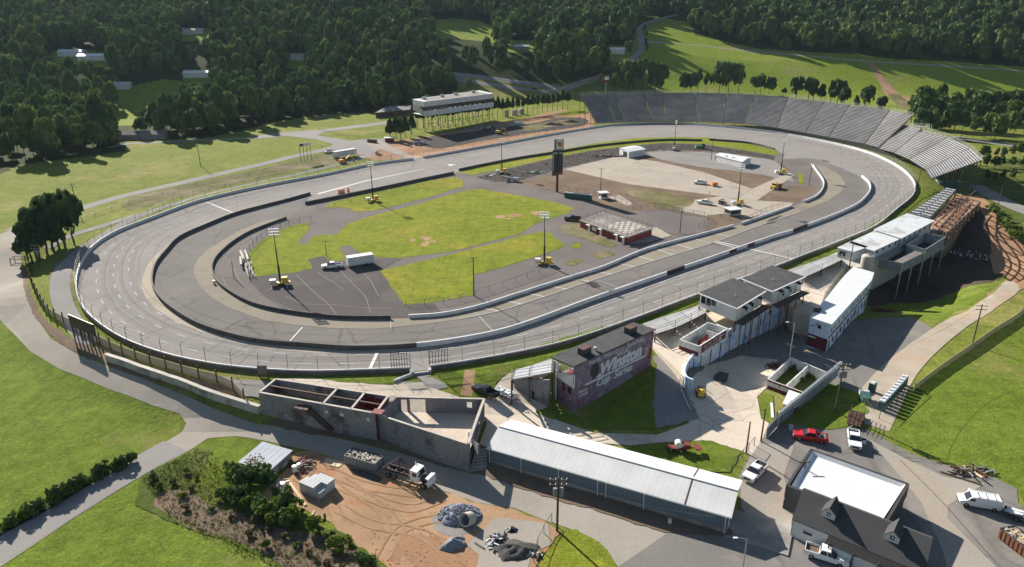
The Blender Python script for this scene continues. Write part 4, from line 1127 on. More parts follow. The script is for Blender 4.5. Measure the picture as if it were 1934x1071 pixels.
# ------------------------------------------------------------------ wall finishes
surf('painted_block', (.15, .045, .05), (.25, .23, .31), .085, .85, c3=(.36, .43, .56), patch=.14, s2=1.2, fine=.35)
plain('mural_blue', (.28, .46, .70), .7, var=.3, scale=.8)
surf('mural_wall', (.53, .64, .78), (.66, .76, .86), .25, .8, c3=(.17, .19, .24), patch=.35, s2=2.5, fine=.35)
surf('stained_white', (.55, .55, .53), (.68, .68, .66), .5, .8, c3=(.22, .21, .2), patch=.9, s2=3, fine=.3)
surf('ruin_concrete', (.17, .165, .17), (.27, .26, .26), .12, .9, c3=(.10, .075, .075), patch=.16, s2=2, fine=.35)
surf('retaining', (.36, .34, .32), (.47, .44, .40), .15, .9, c3=(.2, .18, .16), patch=.2, s2=2)
surf('flat_roof_white', (.50, .52, .53), (.62, .63, .63), .12, .6, c3=(.36, .35, .34), patch=.12, s2=.8)
surf('flat_roof_brown', (.16, .14, .13), (.23, .20, .18), .2, .9, c3=(.30, .27, .23), patch=.15, s2=1)
surf('block_gray', (.42, .42, .43), (.52, .52, .52), 1.0, .85, s2=6)
surf('rock_gray', (.10, .115, .15), (.30, .32, .37), 1.6, .9, bump=1, s2=4, fine=.5)
surf('gravel_heap', (.16, .17, .19), (.25, .26, .28), 2.5, .9, bump=1, s2=8, fine=.5)
surf('coal_heap', (.05, .048, .047), (.085, .08, .078), .8, .9, bump=1, s2=5)
surf('debris_mix', (.20, .18, .15), (.42, .38, .32), 1.5, .9, c3=(.08, .10, .12), patch=1.2, s2=6, fine=.5)
def corrugated(name, c, period, axis_angle, depth=.18, rough=.5, soft=.06):
    """painted sheet metal: fine ribs across the fall of the roof"""
    m, nt, b = newmat(name)
    tc = nt.nodes.new('ShaderNodeTexCoord'); mp = nt.nodes.new('ShaderNodeMapping'); mp.inputs['Rotation'].default_value = (0, 0, axis_angle)
    nt.links.new(tc.outputs['Object'], mp.inputs[0])
    w = nt.nodes.new('ShaderNodeTexWave'); w.inputs['Scale'].default_value = .314 / period; w.bands_direction = 'X'
    nt.links.new(mp.outputs[0], w.inputs[0])
    base = ramp(nt, w.outputs[1], [(.0, tuple(x * (1 - depth) for x in c)), (.35, c)])
    n = noise_n(nt, .25, 5, .65); col = mixc(nt, .5, base, ramp(nt, n, [(.35, tuple(x * (1 - soft * 4) for x in c)), (.6, c)]))
    nt.links.new(col, b.inputs['Base Color']); b.inputs['Roughness'].default_value = max(rough, .7); b.inputs['Specular IOR Level'].default_value = .12
    return m

class Fr:
    """upright wall plane from A to B (plan points): s metres along, z up, out metres in front (right-hand side of A->B)"""
    def __init__(s, A, B):
        s.A = np.array(A[:2], float); s.B = np.array(B[:2], float); d = s.B - s.A; s.L = float(np.linalg.norm(d)); s.u = d / s.L
        s.n = np.array([s.u[1], -s.u[0]])
    def p(s, a, z, out=0):
        q = s.A + s.u * a + s.n * out; return (float(q[0]), float(q[1]), z)
    def panel(s, mb, a0, a1, z0, z1, out=.03, th=.05):
        vs = [s.p(a, z, o) for o in (out - th, out) for a, z in ((a0, z0), (a1, z0), (a1, z1), (a0, z1))]
        mb.add(vs, [(4, 5, 6, 7), (0, 3, 2, 1), (0, 1, 5, 4), (1, 2, 6, 5), (2, 3, 7, 6), (3, 0, 4, 7)]); return mb

def window(t, fr, a0, a1, z0, z1, frame='white_paint', pane='glass_dark', out=.0, name='window'):
    m = MB(); w = .09
    for x0, x1, y0, y1 in ((a0 - w, a1 + w, z0 - w, z0), (a0 - w, a1 + w, z1, z1 + w), (a0 - w, a0, z0, z1), (a1, a1 + w, z0, z1)): fr.panel(m, x0, x1, y0, y1, out + .07, .10)
    o = m.build(name, frame, t, world=True)
    q = MB(); fr.panel(q, a0, a1, z0, z1, out + .035, .04)
    g = q.build('pane', pane, None); g.parent = o
    me = g.data; off = Vector(t.location); me.transform(Matrix.Translation(-off)); return o
def door(t, fr, a0, a1, z0, z1, mat='white_paint', out=.0):
    q = MB(); fr.panel(q, a0, a1, z0, z1, out + .05, .08); o = q.build('door', mat, t, world=True)
    h = MB(); c = fr.p(a1 - .12, (z0 + z1) / 2, out + .09); h.box(c, (.08, .08, .08)); g = h.build('handle', 'dark_steel', None); g.parent = o
    g.data.transform(Matrix.Translation(-Vector(t.location))); return o

FONT = bpy.data.curves.new('f', 'FONT').font
def text_geo(s, shear=0, bold=0.0, space=1.0):
    c = bpy.data.curves.new('lettering', 'FONT'); c.body = s; c.size = 1; c.shear = shear; c.offset = bold; c.space_character = space; c.resolution_u = 2
    o = bpy.data.objects.new('lettering', c); COL.objects.link(o)
    dg = bpy.context.evaluated_depsgraph_get(); me = bpy.data.meshes.new_from_object(o.evaluated_get(dg))
    bpy.data.objects.remove(o); vs = np.array([v.co[:] for v in me.vertices]); fs = [tuple(p.vertices) for p in me.polygons]
    bpy.data.meshes.remove(me); return vs, fs
def lettering(t, fr, s, a0, a1, z0, h, mat, out=.05, z0b=None, shear=0, bold=.0, name='lettering', mb=None, hb=None):
    """words on a wall plane from a0 to a1 with the baseline rising z0 -> z0b and letter height h -> hb"""
    vs, fs = text_geo(s, shear, bold)
    if not len(vs): return
    x0, x1 = vs[:, 0].min(), vs[:, 0].max(); ymax = .70
    z0b = z0 if z0b is None else z0b; hb = h if hb is None else hb; out_v = []
    for v in vs:
        u = (v[0] - x0) / (x1 - x0); a = a0 + (a1 - a0) * u; z = z0 + (z0b - z0) * u + v[1] / ymax * (h + (hb - h) * u); out_v.append(fr.p(a, z, out))
    m = mb or MB(); m.add(out_v, fs)
    if mb is None: return m.build(name, mat, t, world=True)

def parapet(mb, poly, z0, z1, th=.25):
    n = len(poly)
    for i in range(n):
        a, b = np.array(poly[i]), np.array(poly[(i + 1) % n]); wall_mb([tuple(a), tuple(b)], th, z1 - z0, z=z0 + .3 - .3, mb=mb)

def P4(pxs, z): return [W(*p, z) for p in pxs]

# ------------------------------------------------------------------ upper concrete terrace behind the front stands
mb = MB()
terr = [W(*p, 0) for p in [(1203,629),(1248,634),(1335,592),(1420,556),(1500,528),(1580,492),(1600,500),(1580,520),(1560,550),(1540,597),(1500,585),(1487,572),(1445,590),(1410,606),(1375,625),(1340,648),(1318,664),(1304,678),(1296,693),(1291,712),(1270,690),(1240,662),(1225,645)]]
mb.prism(terr, -7.5, .02)
o = mb.build('terrace', 'concrete_plaza'); tag(o, kind='structure')
mb = MB()
mb.prism([W(*p, 0) for p in [(1204,622),(1330,573),(1335,592),(1248,634),(1203,632)]], -4, .1)
mb.prism([W(*p, 0) for p in [(1500,512),(1585,475),(1590,492),(1505,528)]], -4, .1)
mb.prism([W(*p, 0) for p in [(1585,478),(1650,446),(1712,410),(1765,418),(1800,372),(1815,366),(1795,400),(1745,448),(1705,470),(1660,492),(1620,505),(1600,502),(1583,490)]], -9, .04)
o = mb.build('stand_base', 'pale_concrete'); tag(o, kind='structure')
S('shade_lane', [(1236,668),(1262,690),(1285,712),(1312,770),(1320,790),(1240,812),(1234,760),(1240,700)], 'gravel_gray', 5)

# painted retaining wall
line = [W(*p, .4) for p in [(1309,716),(1298,712),(1292,700),(1297,684),(1306,672),(1320,659),(1340,646),(1375,623),(1410,604),(1445,587),(1487,568)]]
L = catmull(line, 4)
t = thing('painted_retaining_wall', 'tall curved retaining wall with faded blue and white mural below the terrace', 'wall', base_of(L, -5))
wall_mb(L, .5, 6.4, z=-6).build('wall_body', 'mural_wall', t, world=True)
m1, m2 = MB(), MB(); R_ = resample(L[8:], 2.6); rr = random.Random(3)
for i in range(1, len(R_) - 1):
    fr = Fr(R_[i], R_[i + 1])
    if rr.random() < .75: fr.panel(m1, .3, fr.L - rr.uniform(.2, .8), -5.0 + rr.uniform(0, .5), -1.5 - rr.uniform(0, 1), .29, .04)
    if rr.random() < .5: fr.panel(m2, rr.uniform(.3, 1), fr.L - .3, -2.8, -1.6, .30, .04)
    if i % 4 == 0: fr.panel(m2, .6, 1.6, -4.9, -2.9, .31, .04)
m1.build('mural_panel', 'white_wall', t, world=True); m2.build('mural_patch', 'mural_blue', t, world=True)
mb = MB()
for i in range(len(R_)):
    fr = Fr(R_[max(i - 1, 0)], R_[min(i + 1, len(R_) - 1)])
for p in resample(L[10:], 4.6): 
    mb.beam((p[0] + .6, p[1] - .9, -6), (p[0] + .6, p[1] - .9, .6), .16)
mb.build('steel_column', 'rusty_steel', t, world=True)
# curved guard rails down the shady ramp
for pts, lab in (([(1291,712),(1293,733),(1298,752),(1305,770),(1310,779)], 'galvanised double guard rail curling down below the mural wall'), ([(1288,672),(1283,690),(1281,712),(1284,735),(1292,757),(1303,780)], 'thin white handrail on the left edge of the shady ramp')):
    LL = catmull([G(*p)[:2] for p in pts], 3); t = thing('guard_rail', lab, 'rail', base_of(LL, -4)); mb = MB()
    for a, b in zip(LL, LL[1:]):
        for dz in ((.5, .9) if 'double' in lab else (.9,)): mb.beam((*a, max(H(*a), -4) + dz), (*b, max(H(*b), -4) + dz), .1, .22)
    mb.build('rail', 'galvanised' if 'double' in lab else 'white_paint', t, world=True)
    mb = MB()
    for p in resample(LL, 2.2): mb.beam((*p, H(*p) - .2), (*p, H(*p) + .9), .1)
    mb.build('post', 'galvanised', t, world=True)

# ------------------------------------------------------------------ tall painted tower building
g = G(1082, 781); zr = ztop(g[0], g[1], 693)
A, B, Cc, D = P4([(1083,692.5),(1238.6,621.6),(1195.5,608.5),(1040,674)], zr)
t = thing('painted_tower', 'tall maroon block building with large faded white lettering on its rear wall', 'building', (A[0], A[1], g[2]))
def lerp(a, b, u): return tuple(np.array(a) * (1 - u) + np.array(b) * u)
i1 = .5
Ai, Bi, Ci, Di = lerp(A, Cc, .02), lerp(B, D, .02), lerp(Cc, A, .06), lerp(D, B, .06)
zw = zr - 4.2
MB().prism([Ai, Bi, Ci, Di], g[2] - 3, zw, top=True).build('lower_wall', 'painted_block', t, world=True)
fr = Fr(Ai, Bi)
m = MB(); fr.panel(m, 0, fr.L, zw - .01, zr - .25, .0, .3); m.build('rear_wall', 'painted_block', t, world=True)
fl = Fr(Di, Ai); m = MB()
n = 7
vs = []
for k in range(n):
    a0, a1 = fl.L * k / n, fl.L * (k + 1) / n; fl.panel(m, a0, a1, zw - .6, zw + .5 + k * .28, .02, .2)
m.build('white_parapet', 'white_wall', t, world=True)
m = MB()
for q in (0, 1.5): m.beam(fl.p(.2 + q, zw, -.2), fl.p(.2 + q, zr, -.2), .25)
for k in range(7): 
    p = lerp(Di, Ci, k / 6); m.beam((*p, zw), (*p, zr), .22)
m.build('front_post', 'white_paint', t, world=True)
m = MB(); fb = Fr(Bi, Ci); fb.panel(m, 0, fb.L, zw, zr - .25, .0, .25); m.build('end_wall', 'painted_block', t, world=True)
for k in range(5):
    m = MB()
    z = zw + .25 + k * .33; q0, q1 = lerp(Di, Ai, .3 + k * .13), lerp(Ci, Bi, .3 + k * .13); m.beam((*q0, z + .2), (*q1, z + .2), .5, .4)
    m.build('bench_row', 'barn_red', t, world=True)
m = MB(); m.prism([A, B, Cc, D], zr - .25, zr); rf = m.build('roof', 'charcoal', t, world=True)
def on_roof(u, v): q = np.array(A) * (1 - u) * (1 - v) + np.array(B) * u * (1 - v) + np.array(Cc) * u * v + np.array(D) * (1 - u) * v; return q
for (u, v) in ((.23, .42), (.80, .45)):
    q = on_roof(u, v); an = math.atan2(fr.u[1], fr.u[0])
    m = MB(); m.box((q[0], q[1], zr + .65), (2.3, 1.5, 1.3), an); a_ = m.build('air_unit', 'dark_steel', t, world=True)
    m = MB(); m.box((q[0], q[1], zr + 1.34), (2.4, 1.6, .08), an); b_ = m.build('unit_lid', 'rusty_steel', None); b_.parent = a_; b_.data.transform(Matrix.Translation(-Vector(t.location)))
q = on_roof(.33, .3); m = MB(); m.lathe((q[0], q[1], zr), [(.2, 0), (.2, .5), (.4, .5), (.4, .7), (.1, .8)], 10); m.build('roof_vent', 'galvanised', t, world=True)
LL_ = fr.L; hh = zr - g[2]
paving('sign_white', (.66, .67, .70), .1, stain=.4, stainc=(.36, .34, .38), scale=.5)
lettering(t, fr, 'North  Wilkesboro  Speedway', LL_ * .17, LL_ * .86, zr - 1.4, 1.05, 'sign_white', shear=0)
lettering(t, fr, 'NASCAR', LL_ * .51, LL_ * .66, zr - 2.25, .8, 'sign_white', bold=.02)
lettering(t, fr, 'Winston', LL_ * .31, LL_ * .85, zr - 4.55, 2.3, 'sign_white', z0b=zr - 4.75, hb=2.9, shear=.25, bold=.05)
lettering(t, fr, 'Cup  Series', LL_ * .27, LL_ * .73, zr - 6.9, 1.6, 'sign_white', z0b=zr - 7.0, shear=.2, bold=.03)
lettering(t, fr, 'Winston', LL_ * .05, LL_ * .16, zr - 6.5, .65, 'sign_white', bold=.02)
lettering(t, fr, 'TOWER', LL_ * .055, LL_ * .165, zr - 7.4, .65, 'sign_white', bold=.02)
m = MB(); vs = [fr.p(LL_ * .12, zr - 5.0, .05), fr.p(LL_ * .14, zr - 5.4, .05), fr.p(LL_ * .9, zr - 5.4, .05), fr.p(LL_ * .92, zr - 5.05, .05)]
m.quad(*vs); m.build('painted_stripe', 'sign_white', t, world=True)
m = MB(); c = (LL_ * .24, zr - 3.0); k = 16
ring = [fr.p(c[0] + math.cos(2 * math.pi * i / k) * LL_ * .052, c[1] + math.sin(2 * math.pi * i / k) * 1.7, .05) for i in range(k)]
m.add(ring, [tuple(range(k))]); m.build('painted_emblem', 'charcoal', t, world=True)
m = MB(); vs = [fr.p(c[0] + .2, c[1] - 1.8, .08), fr.p(c[0] + 1.5, c[1] - 1.1, .08), fr.p(c[0] + 2.2, c[1] - 1.9, .08)]; m.add(vs, [(0, 1, 2)]); m.build('painted_flag', 'sign_white', t, world=True)
window(t, fr, LL_ * .90, LL_ * .93, zr - 5.0, zr - 3.6); door(t, fr, LL_ * .95, LL_ * .985, zr - 6.3, zr - 4.2, 'maroon')
window(t, fl, fl.L * .35, fl.L * .5, zw - 2.2, zw - 1.0, frame='maroon'); window(t, fl, fl.L * .68, fl.L * .85, zw - 2.2, zw - 1.0, frame='maroon')
m = MB(); m.tube(fl.p(.1, g[2] - 1, .25), fl.p(.1, zr - 3, .25), .14); m.build('downpipe', 'white_paint', t, world=True)
# triangular concrete end wall of the raised benches
t = thing('stand_end_wall', 'streaky grey concrete end wall under the raised benches', 'wall', (*W(1000, 745, -2), -3))
gA = G(971, 733); gB = G(1036, 769)
fr = Fr(gA, gB); m = MB(); z0 = gA[2]
vs = [fr.p(0, -4, 0), fr.p(fr.L, -5, 0), fr.p(fr.L, 3.4, 0), fr.p(0, .9, 0)] + [fr.p(0, -4, -.4), fr.p(fr.L, -5, -.4), fr.p(fr.L, 3.4, -.4), fr.p(0, .9, -.4)]
m.add(vs, [(0, 1, 2, 3), (7, 6, 5, 4), (3, 2, 6, 7), (0, 3, 7, 4), (1, 5, 6, 2)]); m.build('wall_body', 'ruin_concrete', t, world=True)
door(t, fr, fr.L * .52, fr.L * .60, -2.2, -.2, 'black_paint')

# ------------------------------------------------------------------ white suites with black roofs
def suite(label, px, z, zf, front=True):
    A, B, Cc, D = P4(px, z)
    t = thing('spectator_suite', label, 'building', (A[0], A[1], 0), group='white suites raised on steel legs')
    e = .04
    a, b, c, d = lerp(A, Cc, e), lerp(B, D, e), lerp(Cc, A, e), lerp(D, B, e)
    MB().prism([a, b, c, d], zf, z - .2, bottom=True).build('wall', 'white_wall', t, world=True)
    m = MB(); m.prism([A, B, Cc, D], z - .2, z, bottom=True); m.build('roof', 'charcoal', t, world=True)
    m = MB(); 
    for q0, q1 in ((A, B), (D, A)): m.beam((*q0, z - .1), (*q1, z - .1), .28, .24)
    m.build('fascia', 'white_paint', t, world=True)
    fr = Fr(a, b)
    for u in (.22, .78): door(t, fr, fr.L * u - .45, fr.L * u + .45, zf, zf + 2.0, 'pale_concrete')
    m = MB()
    for u in (.22, .45, .80):
        q = [fr.p(fr.L * u - .8, z - .6, .05), fr.p(fr.L * u + .8, z - .6, .05), fr.p(fr.L * u + .8, z - .95, 1.1), fr.p(fr.L * u - .8, z - .95, 1.1)]
        m2 = MB(); m2.quad(*q); m2.add([tuple(np.array(v) - (0, 0, .06)) for v in q], [(3, 2, 1, 0)]); m2.build('awning', 'charcoal', t, world=True)
    window(t, fr, fr.L * .35, fr.L * .42, zf + .9, zf + 1.8); window(t, fr, fr.L * .58, fr.L * .66, zf + .9, zf + 1.8)
    fl = Fr(d, a)
    if front:
        for u in (.05, .20, .34): window(t, fl, fl.L * u, fl.L * (u + .10), zf + 1.2 + (u > .3) * .5, z - .7, frame='black_paint')
    for q in (a, b, c, d, lerp(a, b, .5), lerp(c, d, .5)):
        m = MB(); m.beam((*q, -.1), (*q, zf), .3); m.build('leg', 'rusty_steel', t, world=True)
    # walkway at the back
    m = MB(); q0, q1 = fr.p(-.5, zf - .15, .1), fr.p(fr.L + .5, zf - .15, .1); q2, q3 = fr.p(fr.L + .5, zf - .15, 2.2), fr.p(-.5, zf - .15, 2.2)
    m.prism([q0[:2], q1[:2], q2[:2], q3[:2]], zf - .3, zf - .1, bottom=True); m.build('walkway', 'dark_steel', t, world=True)
    for k in range(4):
        m = MB(); q = fr.p(fr.L * (k + .3) / 4, zf, 2.15); m.beam((q[0], q[1], -5), (q[0], q[1], zf + 1.0), .18); m.build('walkway_column', 'rusty_steel', t, world=True)
    m = MB()
    for dz in (.5, 1.0): m.beam(fr.p(-.5, zf + dz, 2.18), fr.p(fr.L + .5, zf + dz, 2.18), .06)
    m.build('handrail', 'rusty_steel', t, world=True)
    q = np.array(lerp(A, Cc, .4)); m = MB(); m.tube((*q, z), (*q, z + .45), .12); m.build('vent_pipe', 'white_paint', t, world=True)
    return t
suite('white raised suite with black roof, the nearer one with three dark end windows', [(1392,583),(1447,549.5),(1385,525),(1318,553)], 6.0, 2.5)
suite('white raised suite with black roof, the farther one beyond the roof step', [(1459,550.6),(1521,522.6),(1459,501),(1400,526)], 6.3, 2.6, front=False)

# roofless burnt kiosk on the terrace
z = 2.3
A, B, Cc, D = P4([(1320.4,653.6),(1374,620),(1337,609),(1284.6,641)], z)
t = thing('roofless_kiosk', 'small roofless white building with dark red fire stained inside on the terrace edge', 'building', (A[0], A[1], 0))
m = MB()
for q0, q1 in ((A, B), (B, Cc), (Cc, D), (D, A)): wall_mb([q0, q1], .3, z, z=0, mb=m)
m.build('wall', 'stained_white', t, world=True)
fr = Fr(A, B); m = MB(); fr.panel(m, .9, fr.L * .93, .3, z - .05, .2, .05); m.build('sign_board', 'maroon', t, world=True)
lettering(t, fr, 'AUTO  RACING', 1.4, fr.L * .85, 1.35, .6, 'sign_white', out=.24); lettering(t, fr, 'SPEEDWAY', 2.2, fr.L * .8, .55, .5, 'sign_white', out=.24)
fl = Fr(D, A); m = MB(); fl.panel(m, 0, fl.L, 0, .9, .17, .05); m.build('maroon_base', 'maroon', t, world=True)
MB().prism([lerp(A, Cc, .1), lerp(B, D, .1), lerp(Cc, A, .1), lerp(D, B, .1)], .03, .08).build('floor', 'concrete_plaza', t, world=True)
m = MB(); q = np.array(lerp(A, Cc, .55)); m.box((q[0], q[1], .6), (4.5, .25, 1.1), math.atan2(fr.u[1], fr.u[0])); m.box((q[0] - .5, q[1] - 1.6, .5), (1.6, 1.0, .9), .5); m.build('counter', 'barn_red', t, world=True)
m = MB(); q = np.array(lerp(B, D, .3)); m.box((q[0], q[1], 1.1), (.2, 3.5, 2.0), math.atan2(fr.u[1], fr.u[0])); m.build('partition', 'stained_white', t, world=True)

# ------------------------------------------------------------------ long white building with an arched plan
g = G(1557, 667); zr = ztop(g[0], g[1], 614)
Lr = P4([(1571,612.7),(1595,586),(1623,555),(1645.6,530),(1651,514.6)], zr); Rr = P4([(1529,599),(1553,572),(1584,533),(1600,515),(1612,503.5)], zr)
roof = catmull(Lr, 3) + catmull(Rr, 3)[::-1]
t = thing('curved_building', 'long two storey white building with a smooth white curved roof', 'building', (g[0], g[1], g[2]))
m = MB(); m.prism(roof, zr - .25, zr, bottom=True); m.build('roof', 'white_roof', t, world=True)
wl, wr = catmull([lerp(a, b, .06) for a, b in zip(Lr[:4], Rr[:4])], 3), catmull([lerp(b, a, .04) for a, b in zip(Lr[:4], Rr[:4])], 3)
MB().prism(wl + wr[::-1], g[2] - 3, zr - .25).build('wall', 'mural_wall', t, world=True)
m = MB(); zb = (g[2] + zr) / 2 - .1
for a, b in zip(wl, wl[1:]): f_ = Fr(a, b); f_.panel(m, 0, f_.L, zb - .15, zb + .15, .12, .12)
m.build('string_course', 'black_paint', t, world=True)
rl = resample(wl, 3.4)
for i in range(len(rl) - 1):
    f_ = Fr(rl[i], rl[i + 1])
    window(t, f_, 1.3, 2.1, zb + .9, zb + 2.0, frame='white_paint')
    if i % 2: window(t, f_, 1.2, 2.2, g[2] + .9, g[2] + 2.1, frame='maroon')
    else: door(t, f_, 1.2, 2.2, g[2] - .1, g[2] + 2.2, 'black_paint')
f_ = Fr(wr[0], wl[0]); window(t, f_, f_.L * .42, f_.L * .60, zr - 2.0, zr - 1.1)
m = MB(); f_.panel(m, 0, f_.L, g[2], zb - .3, .03, .05); m.build('lower_panel', 'maroon', t, world=True)
m = MB(); f_.panel(m, .1, f_.L * .4, zb - 1.1, zb - .75, .08, .05); m.build('sign_strip', 'white_paint', t, world=True)
q = lerp(Lr[3], Rr[3], .1)
for q in (lerp(Lr[4], Rr[4], .08), lerp(Lr[4], Rr[4], .9)):
    m = MB(); m.beam((*q, H(*q) - 1), (*q, zr - .2), .22); m.build('post', 'galvanised', t, world=True)
MB().prism([Lr[3], Lr[4], Rr[4], Rr[3]], zr - 2.6, zr - .25, bottom=True).build('overhang_room', 'mural_wall', t, world=True)
m = MB(); q = np.array(Rr[0]) * .55 + np.array(Rr[1]) * .45; m.box((q[0] + .4, q[1], zr + .5), (2.6, 1.6, .9), 1.0, taper=.6); m.build('roof_hatch', 'charcoal', t, world=True)

# ------------------------------------------------------------------ white flat-roofed press buildings and dark decks
def flatbox(label, px, z, zb, roofmat, wallmat='white_wall', over=.04, nwin=3, group=None, cat='building', name='press_building'):
    A, B, Cc, D = P4(px, z)
    t = thing(name, label, cat, (A[0], A[1], zb), group=group)
    a, b, c, d = lerp(A, Cc, over), lerp(B, D, over), lerp(Cc, A, over), lerp(D, B, over)
    MB().prism([a, b, c, d], zb, z - .18).build('wall', wallmat, t, world=True)
    MB().prism([A, B, Cc, D], z - .18, z, bottom=True).build('roof', roofmat, t, world=True)
    fr = Fr(a, b)
    for k in range(nwin):
        u = (k + .5) / nwin * fr.L
        window(t, fr, u - .6, u + .6, zb + (z - zb) * .5, z - .6)
    return t, fr, (a, b, c, d)
t, fr, q = flatbox('white press building with pale grey flat roof, the farther and higher one', [(1703,450),(1766,416.6),(1713,402.6),(1650,433.4)], 3.6, 0, 'flat_roof_white', nwin=6)
t, fr, q = flatbox('white press building with pale grey flat roof beside the water tank', [(1651,474),(1702,450),(1655,434),(1603,458)], 3.1, 0, 'flat_roof_white', nwin=4)
t, fr, q = flatbox('small white end room with one dark window at the near end of the press buildings', [(1612,476),(1640,466),(1607,455),(1581,467.5)], 3.1, 0, 'flat_roof_white', nwin=0)
fl = Fr(q[3], q[0]); window(t, fl, fl.L * .15, fl.L * .5, 1.0, 2.2, frame='black_paint')
g = W(1636, 506, 0); t = thing('water_tank', 'cream coloured upright water tank beside the press buildings', 'tank', (*g, 0))
MB().lathe((*g, .05), [(1.75, 0), (1.75, 3.3), (1.6, 3.7), (.5, 4.05)], 20).build('tank_body', 'pale_concrete', t, world=True, smooth=False)
MB().lathe((*g, 4.1), [(.4, 0), (.4, .2)], 10).build('hatch', 'galvanised', t, world=True)
def deck(label, px, zr, zb, posts):
    P = P4(px, zr); t = thing('walled_deck', label, 'deck', (P[0][0], P[0][1], zb), group='dark walled decks on tall posts')
    m = MB()
    for i in range(4): wall_mb([P[i], P[(i + 1) % 4]], .2, zr - zb, z=zb, mb=m)
    m.build('side_wall', 'bin_gray', t, world=True)
    MB().prism(P, zb, zb + .5, bottom=True).build('floor', 'black_paint', t, world=True)
    m = MB()
    for i in range(4): m.beam((*P[i], zr + .04), (*P[(i + 1) % 4], zr + .04), .24, .1)
    m.build('rim', 'galvanised', t, world=True)
    for u, e in posts:
        q = lerp(P[0], P[1], u) if e == 0 else lerp(P[3], P[0], u)
        m = MB(); m.beam((*q, H(*q) - .5), (*q, zr - .3), .22); m.build('post', 'galvanised', t, world=True)
    return P
P = deck('dark walled deck on posts, the lower nearer one with a grey shed roof', [(1704.5,498),(1745,478),(1708,463),(1660,488)], .6, -1.8, ((0, 0), (1, 0), (.0, 1), (.5, 0)))
m = MB(); t = thing('shed_roof', 'grey felt lean-to roof lying over the corner of the nearer dark deck', 'roof', (*P[1], -.2))
q = [lerp(P[0], P[1], .0), lerp(P[0], P[1], 1.0), lerp(lerp(P[1], P[2], .35), P[1], 0), lerp(P[0], P[3], .35)]; m.prism(q, .35, .75, bottom=True); m.build('felt', 'flat_roof_brown', t, world=True)
deck('dark walled deck on posts, the higher farther one', [(1748,471),(1786,447.5),(1747,440),(1713,462)], 2.0, -1.6, ((0, 0), (1, 0), (.5, 0), (.98, 1)))

# ------------------------------------------------------------------ roofless concrete ruin along the road
zf = -1.6
g = G(489, 783); zr = ztop(g[0], g[1], 743)
t = thing('roofless_building', 'long roofless concrete building with three open rooms and rusty beams', 'building', (g[0], g[1], g[2]))
A, B, Cc, D = P4([(490,741.5),(709,781),(733,748.5),(520.5,716.5)], zr)
m = MB(); fr = Fr(A, B)
holes = ((.62, .7), (.75, .83), (.93, .0))
wall_mb([A, B], .35, zr + 7, z=-7, mb=m); m.build('front_wall', 'ruin_concrete', t, world=True)
for nm, q0, q1, mt in (('back_wall', Cc, D, 'ruin_concrete'), ('end_wall', D, A, 'ruin_concrete'), ('end_wall', B, Cc, 'maroon')):
    m = MB(); wall_mb([q0, q1], .35, zr + 4, z=-4, mb=m); m.build(nm, mt, t, world=True)
for u in (.56, .80):
    m = MB(); wall_mb([lerp(A, B, u), lerp(D, Cc, u - .0)], .3, zr + 4, z=-4, mb=m); m.build('cross_wall', 'ruin_concrete', t, world=True)
m = MB()
for i in range(4): pass
cap = MB()
for q0, q1 in ((A, B), (B, Cc), (Cc, D), (D, A), (lerp(A, B, .56), lerp(D, Cc, .56)), (lerp(A, B, .8), lerp(D, Cc, .8))): cap.beam((*q0, zr + .07), (*q1, zr + .07), .42, .12)
cap.build('wall_cap', 'pale_concrete', t, world=True)
MB().prism([A, B, Cc, D], -3, zr - 3.2).build('floor', 'concrete_plaza', t, world=True)
m = MB(); m.beam((*lerp(D, A, .45), zr - .1), (*lerp(Cc, B, .5), zr - .1), .28); m.build('steel_beam', 'rusty_steel', t, world=True)
m = MB(); q = [lerp(lerp(A, B, .81), lerp(D, Cc, .81), .03), lerp(lerp(A, B, .99), lerp(D, Cc, .99), .03), lerp(lerp(A, B, .99), lerp(D, Cc, .99), .97), lerp(lerp(A, B, .81), lerp(D, Cc, .81), .97)]
for i in (0, 1, 2, 3): wall_mb([q[i], q[(i + 1) % 4]], .1, 2.4, z=zr - 3.1, mb=m)
m.build('red_lining', 'barn_red', t, world=True)
for u in (.59, .72, .94):
    m = MB(); fr.panel(m, fr.L * u - .35, fr.L * u + .35, zr - 1.7, zr - 1.15, .22, .06); m.build('wall_lamp_box', 'white_paint', t, world=True)
st = MB(); 
for k in range(12):
    u = .44 + k * .018; q = fr.p(fr.L * u, zr - 1.0 - k * .33, .9); st.box(q, (.5, 1.3, .06), math.atan2(fr.u[1], fr.u[0]))
st.beam(fr.p(fr.L * .44, zr - .8, .3), fr.p(fr.L * .64, zr - 4.6, .3), .12, .25); st.beam(fr.p(fr.L * .44, zr - .8, 1.5), fr.p(fr.L * .64, zr - 4.6, 1.5), .12, .25)
st.beam(fr.p(fr.L * .44, zr + .2, 1.5), fr.p(fr.L * .64, zr - 3.6, 1.5), .06)
st.build('outside_stair', 'rusty_steel', t, world=True)
m = MB(); m.box(fr.p(fr.L * .41, zr - .75, .9), (2.6, 1.8, .12), math.atan2(fr.u[1], fr.u[0]))
for a_ in (.385, .435): m.beam(fr.p(fr.L * a_, zr - .75, 1.7), fr.p(fr.L * a_, zr + .35, 1.7), .07)
m.beam(fr.p(fr.L * .385, zr + .3, 1.7), fr.p(fr.L * .435, zr + .3, 1.7), .07); m.build('landing', 'rusty_steel', t, world=True)
m = MB(); q = lerp(B, Cc, .08); m.box((q[0] + .3, q[1], zr + .1), (2.0, 1.6, .1), math.atan2(fr.u[1], fr.u[0])); m.build('red_canopy', 'barn_red', t, world=True)
